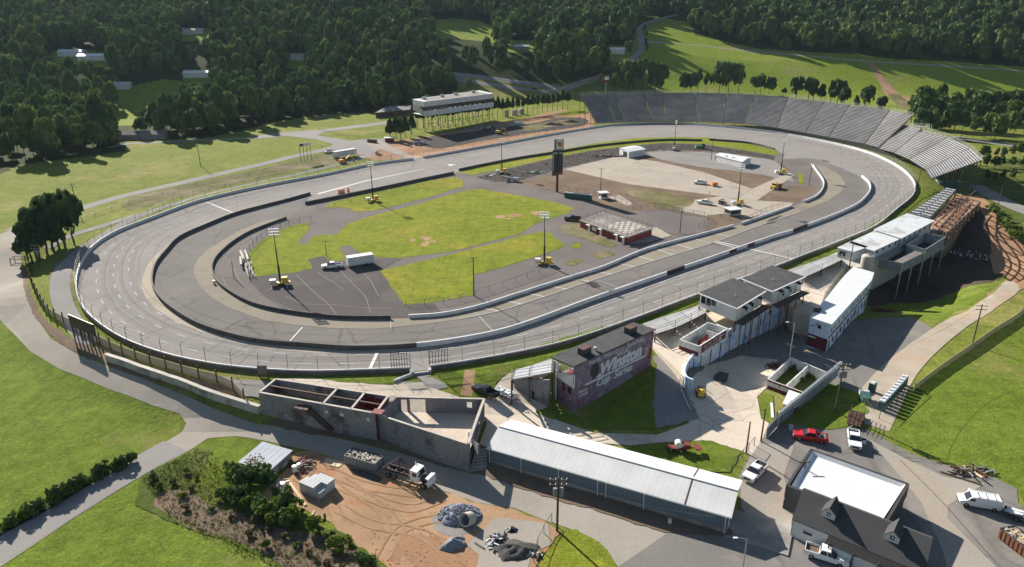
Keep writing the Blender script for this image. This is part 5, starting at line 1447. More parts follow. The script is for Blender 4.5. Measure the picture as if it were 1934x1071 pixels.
# second enclosure, open floor in the sun
zr2 = zr - .7
t = thing('roofless_enclosure', 'open concrete enclosure with a bright bare floor and a doorway in the far wall', 'building', (*W(800, 800, -2), -3))
A, B, Cc, D = P4([(712,783),(884,839),(914.5,754),(748,750)], zr2)
m = MB(); wall_mb([A, B], .35, zr2 + 7, z=-7, mb=m); m.build('front_wall', 'ruin_concrete', t, world=True)
def holed_wall(mb, fr, z0, z1, th, holes):
    """upright wall with rectangular openings (a0, a1, zlow, zhigh)"""
    xs = sorted({0, fr.L, *[h[0] for h in holes], *[h[1] for h in holes]}); 
    for x0, x1 in zip(xs, xs[1:]):
        hs = sorted([h for h in holes if h[0] <= x0 + 1e-6 and h[1] >= x1 - 1e-6], key=lambda h: h[2]); z = z0
        for h in hs:
            if h[2] > z: fr.panel(mb, x0, x1, z, h[2], 0, th)
            z = h[3]
        if z < z1: fr.panel(mb, x0, x1, z, z1, 0, th)
fr = Fr(D, Cc); m = MB(); L_ = fr.L; fz = zr2 - 3.1
holed_wall(m, fr, -5, zr2, .35, [(L_ * .05, L_ * .12, fz, zr2 - .5), (L_ * .15, L_ * .33, fz, zr2 - .35), (L_ * .80, L_ * .86, fz + 1.2, fz + 2.4)]); m.build('back_wall', 'ruin_concrete', t, world=True)
fr2 = Fr(B, Cc); m = MB(); holed_wall(m, fr2, -6, zr2, .35, [(fr2.L * .12, fr2.L * .3, fz, zr2 - .4), (fr2.L * .62, fr2.L * .72, fz + 1, zr2 - .8)]); m.build('end_wall', 'ruin_concrete', t, world=True)
m = MB(); wall_mb([D, A], .35, zr2 + 5, z=-5, mb=m); m.build('end_wall', 'ruin_concrete', t, world=True)
MB().prism([A, B, Cc, D], -6, fz).build('floor', 'concrete_plaza', t, world=True)
cap = MB()
for q0, q1 in ((A, B), (B, Cc), (Cc, D)): cap.beam((*q0, zr2 + .07), (*q1, zr2 + .07), .42, .12)
cap.build('wall_cap', 'pale_concrete', t, world=True)
# steps beside it and lower flank wall
t = thing('concrete_steps', 'grey concrete steps climbing from the road beside the white shed', 'steps', G(905, 880)); m = MB()
a, b = G(884, 893), G(918, 886)
c_, d_ = G(900, 862), G(922, 858)
for k in range(7):
    u0, u1 = k / 7, (k + 1) / 7
    q = [lerp(a[:2], c_[:2], u0), lerp(b[:2], d_[:2], u0), lerp(b[:2], d_[:2], u1), lerp(a[:2], c_[:2], u1)]; m.prism(q, -6, a[2] + .1 + (k + 1) * .26)
m.build('step_flight', 'gray_concrete', t, world=True)
t = thing('flank_wall', 'low grey concrete wall stepping down between the enclosure and the steps', 'wall', G(885, 868)); m = MB()
wall_mb([G(886, 845)[:2], G(905, 872)[:2]], .35, 4, z=-4, mb=m); m.build('wall_body', 'ruin_concrete', t, world=True)

# retaining wall by the road on the left
Lw = catmull([G(*p)[:2] for p in [(203,681),(230,690),(280,708),(336,727),(403,753),(450,768),(492,781)]], 4)
t = thing('retaining_wall', 'long pale low retaining wall with a flat cap beside the access road', 'wall', base_of(Lw, -1))
wall_mb(Lw, .6, 1.55, zf=H).build('wall_body', 'retaining', t, world=True)
m = MB()
for a, b in zip(Lw, Lw[1:]): m.beam((*a, H(*a) + 1.6), (*b, H(*b) + 1.6), .85, .14)
m.build('cap', 'pale_concrete', t, world=True)
S('shaded_soil', [(190,660),(210,668),(261,688),(324,705),(376,720),(418,730),(440,740),(462,758),(490,776),(450,764),(403,748),(336,723),(255,697),(203,677)], 'dirt_brown', 4)  # dark brown soil between the screen fence and the retaining wall
S('orange_soil', [(405,742),(425,738),(440,744),(445,755),(425,754)], 'dirt_red', 5, 2)
S('fence_walk', [(170,628),(215,660),(261,676),(324,694),(392,708),(440,716),(500,720),(525,735),(490,752),(462,750),(440,730),(376,709),(324,697),(261,678),(204,652)], 'gravel_gray', 5)
# ------------------------------------------------------------------ long white metal building by the road
g = G(1367, 1007); ze = ztop(g[0], g[1], 974); zrg = ze + 1.5
A, B = W(919, 846, ze), W(1382, 978, ze); Cc, D = W(1402.5, 907, ze), W(965, 792, ze)
ra, rb = W(938, 809, zrg), W(1395, 924, zrg)
ra = lerp(lerp(A, D, .5), ra, .0); rb = lerp(lerp(B, Cc, .5), rb, 0)
ang = math.atan2(B[1] - A[1], B[0] - A[0])
corrugated('metal_roof', (.70, .685, .66), .9, -ang, .10)
corrugated('metal_wall', (.15, .19, .225), .55, -ang, .35)
t = thing('metal_shed', 'long gabled building with a bright white metal roof and blue grey walls', 'building', (A[0], A[1], g[2]))
e = .05
a, b, c, d = lerp(A, Cc, .012), lerp(B, D, .012), lerp(Cc, A, .012), lerp(D, B, .012)
MB().prism([a, b, c, d], g[2] - 1.5, g[2] + .8).build('base_wall', 'gray_concrete', t, world=True)
ai, bi, ci, di = lerp(a, c, .003), lerp(b, d, .003), lerp(c, a, .003), lerp(d, b, .003)
MB().prism([ai, bi, ci, di], g[2] + .8, ze - .1).build('wall', 'metal_wall', t, world=True)
for nm, p0, p1, rr_ in (('gable', ai, di, lerp(ai, di, .5)), ('gable', bi, ci, lerp(bi, ci, .5))):
    MB().add([(*p0, ze - .1), (*p1, ze - .1), (*rr_, zrg - .15)], [(0, 1, 2)]).build(nm, 'metal_wall', t, world=True)
m = MB(); h = .06
for q in ((A, B, rb, ra), (D, Cc, rb, ra)):
    zz = (ze, ze, zrg, zrg); up = [(*q[i], zz[i]) for i in range(4)]; dn = [(*q[i], zz[i] - h) for i in range(4)]
    m.add(up + dn, [(0, 1, 2, 3), (7, 6, 5, 4), (0, 4, 5, 1), (1, 5, 6, 2), (3, 7, 4, 0)])
m.build('roof', 'metal_roof', t, world=True)
m = MB(); m.beam((*ra, zrg + .03), (*rb, zrg + .03), .5, .08); m.build('ridge_cap', 'white_paint', t, world=True)
m = MB(); m.beam((*lerp(A, B, .83), ze + .03), (*lerp(ra, rb, .83), zrg + .03), .18, .04); m.beam((*lerp(D, Cc, .83), ze + .03), (*lerp(ra, rb, .83), zrg + .03), .18, .04); m.build('rust_seam', 'rusty_steel', t, world=True)
m = MB(); m.beam((*A, ze - .12), (*B, ze - .12), .16, .16); m.build('gutter', 'white_paint', t, world=True)
fr = Fr(a, b)
for u in (.0, .15, .32, .49, .525, .68, .99):
    m = MB(); m.tube(fr.p(fr.L * u + .1, g[2] - .6, .18), fr.p(fr.L * u + .1, ze - .1, .3), .06); m.build('downpipe', 'white_paint', t, world=True)
q = lerp(lerp(B, Cc, .3), lerp(A, D, .3), -.02); 
door(t, Fr(b, c), 1.0, 2.2, g[2], g[2] + 2.2, 'white_paint')
MB().box((b[0] + 5, b[1] + .5, g[2] - .25), (9, 7, .7), ang).build('loading_slab', 'gray_concrete', t, world=True)
# ------------------------------------------------------------------ white membrane roof and dark dormer roof
g0 = -4.0
corrugated('shingle', (.078, .077, .078), .45, 0, .3, .9)
z = .5
P = P4([(1487,917),(1673,986),(1715,914),(1532,848.6)], z)
t = thing('office_building', 'building with a bright white flat roof ringed by a dark parapet', 'building', (*P[0], g0))
MB().prism(P, g0 - 1, z - .7).build('wall', 'charcoal', t, world=True)
Pi = [lerp(P[0], P[2], .035), lerp(P[1], P[3], .035), lerp(P[2], P[0], .02), lerp(P[3], P[1], .02)]
MB().prism(Pi, z - .7, z - .55).build('roof', 'white_roof', t, world=True)
# upturned membrane inside the parapet, sloped
m = MB()
for i in range(4):
    a, b = Pi[i], Pi[(i + 1) % 4]; c = tuple((np.array(P[0]) + P[2]) / 2)
    a2, b2 = lerp(a, c, .07), lerp(b, c, .07); m.quad((*a, z - .02), (*b, z - .02), (*b2, z - .54), (*a2, z - .54))
m.build('membrane_upstand', 'white_roof', t, world=True)
m = MB()
for i in range(4): wall_mb([P[i], P[(i + 1) % 4]], .4, 2.0, z=z - 1.95, mb=m)
m.build('parapet', 'charcoal', t, world=True)
fr = Fr(P[0], P[1]); f2 = Fr(P[3], P[0])
m = MB(); f2.panel(m, 0, f2.L, z - 2.7, z - 1.95, .2, .1); m.build('trim_band', 'white_paint', t, world=True)
m = MB(); f2.panel(m, 0, f2.L, g0, z - 2.7, .18, .1); m.build('red_panel', 'barn_red', t, world=True)
door(t, f2, f2.L * .5, f2.L * .62, g0, g0 + 2.1, 'white_paint')
# dormer roofed part
zer, zrr = -.9, 1.7
E0, E1 = W(1496, 981, zer), W(1740, 1105, zer); R0, R1 = W(1516, 922.7, zrr), W(1762, 1017, zrr)
dv = np.array(R0) - np.array(E0)
R1 = tuple(np.array(E1) + dv * .98 + 0) if False else R1
u = (np.array(R1) - np.array(R0)); E1 = tuple(np.array(E0) + u)
perp = dv; B0, B1 = tuple(np.array(R0) + perp * .45), tuple(np.array(R1) + perp * .45); zbk = zrr - (zrr - zer) * .45
t = thing('dormer_building', 'white building with a charcoal shingle gable roof and two dormers', 'building', (*E0, g0))
ins = lambda p, k=.03: lerp(p, tuple((np.array(E0) + R1) / 2), k)
wA, wB, wC, wD = ins(E0, .02), ins(E1, .02), ins(B1, .02), ins(B0, .02)
MB().prism([wA, wB, wC, wD], g0 - 1, zer - .1).build('wall', 'white_wall', t, world=True)
m = MB(); th = .12
for q, zz in (((E0, E1, R1, R0), (zer, zer, zrr, zrr)), ((B0, B1, R1, R0), (zbk, zbk, zrr, zrr))):
    upv = [(*q[i], zz[i]) for i in range(4)]; dn = [(*q[i], zz[i] - th) for i in range(4)]
    m.add(upv + dn, [(0, 1, 2, 3), (7, 6, 5, 4), (0, 4, 5, 1), (1, 5, 6, 2), (3, 7, 4, 0)])
m.build('roof', 'shingle', t, world=True)
for p0, p1, rr_ in ((ins(E1, .01), ins(B1, .01), ins(R1, .01)), (ins(E0, .01), ins(B0, .01), ins(R0, .01))):
    MB().add([(*p0, g0), (*p1, g0), (*p1, zbk - .1), (*rr_, zrr - .15), (*p0, zer - .1)], [(0, 1, 2, 3, 4)]).build('gable', 'charcoal' if p0 == ins(E1, .01) else 'white_wall', t, world=True)
fr = Fr(E0, E1); slope = (zrr - zer)
inw = np.array([-fr.n[0], -fr.n[1]]); depth = float(np.dot(np.array(R0) - np.array(E0), inw))
for px, s_ in ((1563, 0), (1682, 1)):
    base = W(px, 985 if s_ == 0 else 1031, zer + slope * .22)
    a_ = float(np.dot(np.array(base) - fr.A, fr.u)); dd = float(np.dot(np.array(base) - fr.A, inw))
    zf = zer + slope * dd / depth
    hw, hgt = .85, 1.15
    def Q(a, dpt, z): p = fr.A + fr.u * (a_ + a) + inw * (dd + dpt); return (float(p[0]), float(p[1]), z)
    run = (hgt + .6) / slope * depth
    m = MB(); m.add([Q(-hw, 0, zf), Q(hw, 0, zf), Q(hw, 0, zf + hgt), Q(0, 0, zf + hgt + .75), Q(-hw, 0, zf + hgt), Q(-hw, run * .7, zf + hgt), Q(hw, run * .7, zf + hgt)], [(0, 1, 2, 3, 4), (1, 6, 2), (0, 4, 5)]); dm_ = m.build('dormer', 'white_wall', t, world=True)
    m = MB(); e = .18
    for sg in (-1, 1):
        q = [Q(sg * (hw + e), -.25, zf + hgt - .1), Q(0, -.25, zf + hgt + .85), Q(0, run * 1.05, zf + hgt + .85), Q(sg * (hw + e), run * .72, zf + hgt - .1)]
        m.quad(*(q if sg < 0 else q[::-1])); m.quad(*[(x, y, z_ - .08) for x, y, z_ in (q[::-1] if sg < 0 else q)])
    r_ = m.build('dormer_roof', 'shingle', None); r_.parent = dm_; r_.data.transform(Matrix.Translation(-Vector(t.location)))
    m = MB(); m.box((0, 0, 0), (.62, .04, .75)); 
    qv = [Q(x, -.03, zz) for x, zz in ((-.3, zf + .35), (.3, zf + .35), (.3, zf + 1.05), (-.3, zf + 1.05))]
    w_ = MB().quad(*qv).build('dormer_window', 'glass_dark', None); w_.parent = dm_; w_.data.transform(Matrix.Translation(-Vector(t.location)))
    m = MB(); 
    for x in (-.34, 0, .34): m.beam(Q(x, -.05, zf + .3), Q(x, -.05, zf + 1.1), .07)
    for zz in (.3, .7, 1.1): m.beam(Q(-.34, -.05, zf + zz), Q(.34, -.05, zf + zz), .07)
    w2 = m.build('window_frame', 'white_paint', None); w2.parent = dm_; w2.data.transform(Matrix.Translation(-Vector(t.location)))
fw = Fr(wA, wB)
window(t, fw, 1.6, 2.9, g0 + 1.6, g0 + 2.1, out=.05)
m = MB(); fw.panel(m, 5.5, fw.L * .95, g0 + .2, zer - .5, 1.2, .1); m.build('porch_panel', 'white_wall', t, world=True)
for k in range(6): m = MB(); q = fw.p(5.5 + k * 3.2, 0, 1.5); m.beam((q[0], q[1], g0 - .1), (q[0], q[1], zer - .2), .16); m.build('porch_post', 'dark_steel', t, world=True)
m = MB(); q0, q1, q2, q3 = fw.p(5, 0, 0), fw.p(fw.L, 0, 0), fw.p(fw.L, 0, 1.7), fw.p(5, 0, 1.7)
m.add([(q0[0], q0[1], zer - .05), (q1[0], q1[1], zer - .05), (q2[0], q2[1], zer - .5), (q3[0], q3[1], zer - .5)], [(0, 3, 2, 1), (0, 1, 2, 3)]); m.build('porch_roof', 'shingle', t, world=True)

# ------------------------------------------------------------------ roofless maroon and white block building
g = G(1450, 740); zr = -2.2
A, B, Cc, D = P4([(1450,716),(1523,743),(1566,705),(1494,675)], zr)
t = thing('roofless_restroom', 'roofless white and maroon block building with weeds growing inside', 'building', (*A, -5))
for nm, q0, q1 in (('wall', A, B), ('wall', B, Cc), ('wall', Cc, D), ('wall', D, A)):
    m = MB(); wall_mb([q0, q1], .3, zr + 6, z=-6, mb=m); m.build(nm, 'stained_white', t, world=True)
m = MB(); wall_mb([lerp(A, B, .47), lerp(D, Cc, .47)], .28, zr + 6 - .1, z=-6, mb=m); m.build('cross_wall', 'stained_white', t, world=True)
fr = Fr(A, B); m = MB(); fr.panel(m, 0, fr.L, zr - .35, zr + .02, .22, .1); m.build('trim_band', 'maroon', t, world=True)
m = MB(); fr.panel(m, .3, fr.L * .6, -5, zr - 1.3, .2, .06); m.build('maroon_panel', 'maroon', t, world=True)
MB().prism([lerp(A, Cc, .03), lerp(B, D, .03), lerp(Cc, A, .03), lerp(D, B, .03)], -5.5, -4.4).build('overgrown_floor', 'scrub', t, world=True)
fd = Fr(D, Cc); door(t, Fr(Cc, D), 1.0, 2.0, -4.4, zr - .3, 'black_paint')
# ticket hut with white roof
z = -2.3; P = P4([(1478,762),(1502,770),(1524,748),(1490,736)], z)
t = thing('ticket_hut', 'small white roofed maroon hut beside the blue fence boards', 'hut', (*P[0], -5))
MB().prism([lerp(P[0], P[2], .05), lerp(P[1], P[3], .05), lerp(P[2], P[0], .05), lerp(P[3], P[1], .05)], -5.5, z - .15).build('wall', 'maroon', t, world=True)
MB().prism(P, z - .15, z, bottom=True).build('roof', 'white_roof', t, world=True)
fr = Fr(lerp(P[0], P[2], .05), lerp(P[1], P[3], .05)); m = MB(); fr.panel(m, .1, fr.L - .1, -3.4, -2.7, .04, .04); m.build('shutter', 'white_paint', t, world=True)
# long board fence, blue black
a, b = G(1468, 806), G(1582, 716)
t = thing('board_fence', 'tall dark blue board fence running diagonally behind the red pickup', 'fence', a)
fr = Fr(a, b); m = MB(); n = 14
for k in range(n): fr.panel(m, fr.L * k / n, fr.L * (k + 1) / n - .03, a[2] - .3, a[2] + 3.1, .0, .12)
m.build('board_panel', 'bin_gray', t, world=True)
m = MB(); fr.panel(m, 0, fr.L, a[2] + 2.9, a[2] + 3.2, .35, .5); m.build('top_rail', 'galvanised', t, world=True)
m = MB(); fr.panel(m, 0, fr.L, a[2] + 2.0, a[2] + 2.6, .06, .05); m.build('white_stripe', 'white_wall', t, world=True)
for k in range(6):
    m = MB(); q = fr.p(fr.L * k / 5, 0, -.35); m.beam((q[0], q[1], a[2] - .2), (q[0], q[1], a[2] + 3), .18); m.build('post', 'dark_steel', t, world=True)
a2 = G(1447, 829); t = thing('gate_leaf', 'dark grey fence gate leaf standing open at the end of the board fence', 'gate', a2)
fr = Fr(a2, a); m = MB(); fr.panel(m, 0, fr.L, a2[2] + .1, a2[2] + 2.3, 0, .08); m.build('panel', 'bin_gray', t, world=True)
m = MB(); m.beam(fr.p(fr.L, a2[2], 0), fr.p(fr.L, a2[2] + 3.2, 0), .2); m.build('gate_post', 'white_paint', t, world=True)

# ------------------------------------------------------------------ infield buildings
t, fr, q = flatbox('low dark red building with a railed brown roof deck in the infield', [(1185,447),(1233,430),(1140.4,400),(1094.7,415.7)], 2.7, 0, 'flat_roof_brown', 'barn_red', over=.01, nwin=0, name='infield_building')
A, B, Cc, D = P4([(1185,447),(1233,430),(1140.4,400),(1094.7,415.7)], 2.7)
m = MB()
for q0, q1 in ((D, A), (A, B)): m.beam((*q0, 2.55), (*q1, 2.55), .3, .5)
m.build('fascia', 'pale_concrete', t, world=True)
fl = Fr(D, A)
for u, mt in ((.22, 'white_paint'), (.47, 'white_paint'), (.80, 'white_paint'), (.93, 'white_paint')): door(t, fl, fl.L * u - .5, fl.L * u + .5, .0, 2.1, mt, out=.12)
for u in (.22, .47, .80, .93):
    m = MB(); c = fl.p(fl.L * u, 2.3, .6); m.box(c, (1.6, 1.1, .08), math.atan2(fl.u[1], fl.u[0])); m.build('door_canopy', 'white_paint', t, world=True)
window(t, fl, fl.L * .29, fl.L * .37, .9, 1.9, pane='white_wall', out=.12)
m = MB()
for q0, q1 in ((A, B), (B, Cc), (Cc, D), (D, A)):
    f_ = Fr(q0, q1)
    for zz in (3.2, 3.75): m.beam(f_.p(.2, zz, -.25), f_.p(f_.L - .2, zz, -.25), .06)
    for k in range(int(f_.L / 2.3) + 1): m.beam(f_.p(.2 + k * 2.3, 2.7, -.25), f_.p(.2 + k * 2.3, 3.8, -.25), .08)
for v in (.33, .66):
    q0, q1 = lerp(D, Cc, v), lerp(A, B, v)
    for k in range(9): p = lerp(q0, q1, k / 8); m.beam((*p, 2.7), (*p, 3.8), .07)
m.build('roof_railing', 'rusty_steel', t, world=True)
m = MB()
for i in range(9):
    for j in range(6):
        if (i + j) % 2 and rnd.random() < .85:
            def RQ(u, v): return np.array(D) * (1 - u) * (1 - v) + np.array(A) * u * (1 - v) + np.array(B) * u * v + np.array(Cc) * (1 - u) * v
            u0, v0 = .48 + i * .05, .12 + j * .13; c = [RQ(u0, v0), RQ(u0 + .05, v0), RQ(u0 + .05, v0 + .13), RQ(u0, v0 + .13)]
            m.quad(*[(float(x[0]), float(x[1]), 2.712) for x in c])
m.build('roof_tiles', 'pale_concrete', t, world=True)
def gable_house(name, label, px, zeave, zridge, roofmat, wallmat, zb=0, cat='building', along=1, group=None):
    A, B, Cc, D = P4(px, zeave); t = thing(name, label, cat, (*A, zb), group=group)
    MB().prism([lerp(A, Cc, .02), lerp(B, D, .02), lerp(Cc, A, .02), lerp(D, B, .02)], zb - .5, zeave - .05).build('wall', wallmat, t, world=True)
    if along: r0, r1 = lerp(A, D, .5), lerp(B, Cc, .5); sl = ((A, B, r1, r0), (D, Cc, r1, r0)); ga = ((A, D, r0), (B, Cc, r1))
    else: r0, r1 = lerp(A, B, .5), lerp(D, Cc, .5); sl = ((A, D, r1, r0), (B, Cc, r1, r0)); ga = ((A, B, r0), (D, Cc, r1))
    m = MB()
    for q in sl:
        zz = (zeave, zeave, zridge, zridge); up = [(*q[i], zz[i]) for i in range(4)]; dn = [(*q[i], zz[i] - .1) for i in range(4)]
        m.add(up + dn, [(0, 1, 2, 3), (7, 6, 5, 4), (0, 4, 5, 1), (1, 5, 6, 2), (3, 7, 4, 0)])
    m.build('roof', roofmat, t, world=True)
    m = MB()
    for a, b, r in ga: a, b, r = [lerp(p, tuple((np.array(A) + Cc) / 2), .02) for p in (a, b, r)]; m.add([(*a, zeave - .05), (*b, zeave - .05), (*r, zridge - .12)], [(0, 1, 2)])
    m.build('gable', wallmat, t, world=True)
    return t, (A, B, Cc, D)
t, q = gable_house('garage', 'small white gabled garage with an open dark doorway in the infield', [(1187.5,287),(1220,281.5),(1196,275),(1169,279.7)], 3.4, 4.1, 'white_roof', 'white_wall')
fl = Fr(q[3], q[0]); m = MB(); fl.panel(m, fl.L * .45, fl.L * .8, 0, 2.8, .0, .12); m.build('doorway', 'black_paint', t, world=True)  # flat black panel stands for the unlit inside; the wall is closed
t, q = gable_house('garage', 'longer white low garage near the far turn with skylights in its roof', [(1350,293),(1402,306),(1420,298),(1368,289)], 3.0, 3.7, 'white_roof', 'white_wall')
m = MB(); 
for u in (.35, .6): c = lerp(lerp(q[0], q[1], u), lerp(q[3], q[2], u), .25); m.box((c[0], c[1], 3.42), (1.2, .9, .1), .1)
m.build('skylight', 'glass_dark', t, world=True)
def hut(label, px, w, d, h, rz, wall, name='scoring_hut'):
    g = G(*px); t = thing(name, label, 'hut', g, rz)
    m = MB(); m.box((0, 0, .45), (w, d, .9)); m.box((0, 0, h - .2), (w, d, .4))
    for sx in (-1, 1):
        for sy in (-1, 1): m.box((sx * (w / 2 - .15), sy * (d / 2 - .15), h / 2), (.3, .3, h))
    m.build('wall', wall, t); m = MB(); m.box((0, 0, 1.3), (w - .4, d - .4, 1.0)); m.build('window_band', 'glass_dark', t)
    MB().box((0, 0, h + .1), (w + 1.0, d + 1.0, .16)).build('roof', 'white_roof', t); return t
hut('little white hut with a white roof beside the row of green toilets', (1139, 375), 3.0, 2.6, 2.5, .3, 'white_paint')
hut('open grey block hut with a white flat roof at the pit lane entrance', (1383, 406), 4.6, 3.6, 2.4, .35, 'gray_concrete')

# ------------------------------------------------------------------ press tower on the back straight
gl = G(801, 251); zt_ = ztop(gl[0], gl[1], 192); zb_ = ztop(gl[0], gl[1], 220)
NL, NR = W(800, 192, zt_), W(931.5, 176.5, zt_); FRr, FL = W(905, 170.6, zt_), W(779, 187.7, zt_)
t = thing('press_tower', 'long white glass fronted press box raised on steel legs over the back straight', 'building', (*NL, 0))
H_ = zt_ - zb_
MB().prism([NL, NR, FRr, FL], zt_ - H_ * .36, zt_, bottom=True).build('upper_band', 'white_wall', t, world=True)
fr = Fr(NL, NR)
MB().prism([fr.p(0, 0, 0)[:2], fr.p(fr.L, 0, 0)[:2], FRr, FL], zb_ + .2, zb_ + .5, bottom=True).build('floor', 'white_wall', t, world=True)
m = MB(); fr.panel(m, 0, fr.L, zb_, zb_ + H_ * .36, .3, .3); m.build('lower_band', 'white_wall', t, world=True)
m = MB(); fr.panel(m, .3, fr.L - .3, zb_ + H_ * .36, zt_ - H_ * .34, -.9, .1); m.build('window_band', 'glass_dark', t, world=True)
for k in range(12): m = MB(); m.beam(fr.p(fr.L * (k + .5) / 12, zb_ + H_ * .3, -.3), fr.p(fr.L * (k + .5) / 12, zt_ - H_ * .3, -.3), .18); m.build('mullion', 'rusty_steel', t, world=True)
fl = Fr(FL, NL); m = MB(); m.add([fl.p(0, zt_ - H_ * .36, .0), fl.p(0, zt_ - H_ * .72, 0), fl.p(fl.L, zb_, 0), fl.p(fl.L, zb_ + H_ * .36, 0), fl.p(fl.L * .55, zt_ - H_ * .36, 0)], [(0, 1, 2, 3, 4), (4, 3, 2, 1, 0)]); m.build('end_wall', 'white_wall', t, world=True)
MB().prism([lerp(NL, FRr, .06), lerp(NR, FL, .06), lerp(FRr, NL, .06), lerp(FL, NR, .06)], zt_ + .02, zt_ + .06).build('roof_felt', 'flat_roof_brown', t, world=True)
for u in (.1, .35, .55, .82):
    c = lerp(lerp(FL, NL, .4), lerp(FRr, NR, .4), u); m = MB(); m.box((c[0], c[1], zt_ + .8), (2.4, 1.8, 1.4), .2); m.build('roof_unit', 'galvanised', t, world=True)
for i in range(10):
    for v in (.1, .9):
        c = lerp(lerp(NL, NR, (i + .2) / 9.6), lerp(FL, FRr, (i + .2) / 9.6), v); m = MB(); m.beam((*c, -.3), (*c, zb_ + .3), .32); m.build('leg', 'dark_steel', t, world=True)
m = MB()
for i in range(9):
    c0, c1 = lerp(NL, NR, (i + .2) / 9.6), lerp(NL, NR, (i + 1.2) / 9.6); m.beam((*c0, .5), (*c1, zb_), .14); m.beam((*c1, .5), (*c0, zb_), .14)
m.beam((*NL, zb_ * .5), (*NR, zb_ * .5), .2); m.build('cross_bracing', 'dark_steel', t, world=True)
t, q = gable_house('house', 'long dark brick house with a grey roof left of the press tower', [(708,213),(775,207),(778,199),(745,200)], 3.5, 5, 'flat_roof_brown', 'rusty_steel', cat='house')

# front shed of grey block
g = G(508, 909); z = ztop(g[0], g[1], 893)
A, B, Cc, D = P4([(507,891.5),(553,850.5),(495.6,834),(449,872.7)], z)
ang2 = math.atan2(B[1] - A[1], B[0] - A[0]); corrugated('shed_metal', (.36, .39, .43), 1.1, -ang2 + math.pi / 2, .35, .45, soft=.1)
t = thing('block_shed', 'grey block shed with a ribbed metal roof littered with dead leaves', 'shed', (*A, g[2]))
MB().prism([lerp(A, Cc, .04), lerp(B, D, .04), lerp(Cc, A, .04), lerp(D, B, .04)], g[2] - 1.5, z - .1).build('wall', 'gray_concrete', t, world=True)
MB().prism([A, B, Cc, D], z - .1, z, bottom=True).build('roof', 'shed_metal', t, world=True)
m = MB(); rr = random.Random(5)
for k in range(70):
    u, v = rr.betavariate(2, 2) * .6 + .06, rr.betavariate(1.6, 3) * .55 + .05; p = lerp(lerp(A, B, v), lerp(D, Cc, v), 1 - u); m.box((p[0], p[1], z + .03), (rr.uniform(.1, .35), rr.uniform(.1, .3), .04), rr.uniform(0, 3))
o = m.build('leaf_litter', 'leaf_dry', t, world=True)
fr = Fr(lerp(A, Cc, .04), lerp(B, D, .04)); m = MB(); m.box(fr.p(fr.L * .55, z - .9, .3), (1.4, .9, .5), ang2); m.build('window_box', 'galvanised', t, world=True)

# far houses in the wood
for px, w, d, h, rz, rm, wm, lab in (((272, 262), 26, 8, 3.0, .15, 'flat_roof_brown', 'gray_concrete', 'long grey house in shade by the road at the wood edge'), ((138, 104), 22, 9, 3, 0, 'flat_roof_white', 'white_wall', 'pale house with a light roof high among the left trees'),
        ((178, 112), 24, 8, 3, .1, 'white_roof', 'white_wall', 'low white house glinting below the tree tops on the left'), ((228, 166), 16, 6, 3, .1, 'white_roof', 'white_wall', 'white caravan like house at the corner of the small pasture'),
        ((1165, 100), 15, 9, 3.5, -.2, 'white_roof', 'white_wall', 'pale house in trees beside the road up the hill'), ((255, 84), 14, 7, 3, .2, 'white_roof', 'white_wall', 'tiny white roof among dense trees, upper left'),
        ((12, 124), 16, 8, 3, .1, 'white_roof', 'white_wall', 'white roofed house at the far left edge'), ((8, 212), 18, 8, 3, .1, 'white_roof', 'white_wall', 'bright roofed house at the left edge behind the pines'),
        ((985, 95), 14, 8, 3.5, .1, 'flat_roof_white', 'gray_concrete', 'small grey house in the forest below the highest meadow'), ((372, 144), 20, 8, 3, .1, 'white_roof', 'white_wall', 'white house half hidden by round trees'),
        ((363, 63), 24, 8, 3, .05, 'pale_concrete', 'white_wall', 'pale strip of a long house high on the wooded slope'), ((560, 112), 14, 7, 3, .1, 'pale_concrete', 'white_wall', 'small buff roof in the middle of the wood')):
    g = G(*px); t = thing('house', lab, 'house', g, rz, group='houses in the wood')
    m = MB(); m.box((0, 0, h / 2 - .5), (w, d, h + 1)); m.build('wall', wm, t)
    m = MB(); W2, D2 = w / 2 + .5, d / 2 + .5
    m.add([(-W2, -D2, h), (W2, -D2, h), (W2, D2, h), (-W2, D2, h), (-W2, 0, h + 1.8), (W2, 0, h + 1.8)], [(0, 1, 5, 4), (3, 4, 5, 2), (0, 4, 3), (1, 2, 5), (0, 3, 2, 1)]); m.build('roof', rm, t)
# ------------------------------------------------------------------ vehicles (x forward, y left, z up)
def wheels(t, xs, w, r=.39, tw=.26):
    for x in xs:
        for s in (-1, 1):
            y0, y1 = s * (w / 2 - tw), s * (w / 2 + .01)
            o = MB().tube((x, y0, r), (x, y1, r), r, n=14).build('wheel', 'tyre', t)
            k = MB().tube((x, y1, r), (x, y1 + s * .03, r), r * .58, n=12).build('rim', 'chrome', None); k.parent = o
def prof(mb, pts, y0, y1, t0=0, t1=0):
    """side outline (x, z) given counter-clockwise seen from -y, swept from y0 to y1"""
    n = len(pts); vs = [(x, y0, z) for x, z in pts] + [(x, y1, z) for x, z in pts]
    return mb.add(vs, [tuple(range(n)), tuple(range(2 * n - 1, n - 1, -1))] + [(i, i + n, (i + 1) % n + n, (i + 1) % n) for i in range(n)])
def frustum(mb, x0, x1, z0, X0, X1, z1, w0, w1):
    vs = [(x0, -w0, z0), (x1, -w0, z0), (x1, w0, z0), (x0, w0, z0), (X0, -w1, z1), (X1, -w1, z1), (X1, w1, z1), (X0, w1, z1)]
    return mb.add(vs, [(0, 3, 2, 1), (4, 5, 6, 7), (0, 1, 5, 4), (1, 2, 6, 5), (2, 3, 7, 6), (3, 0, 4, 7)])
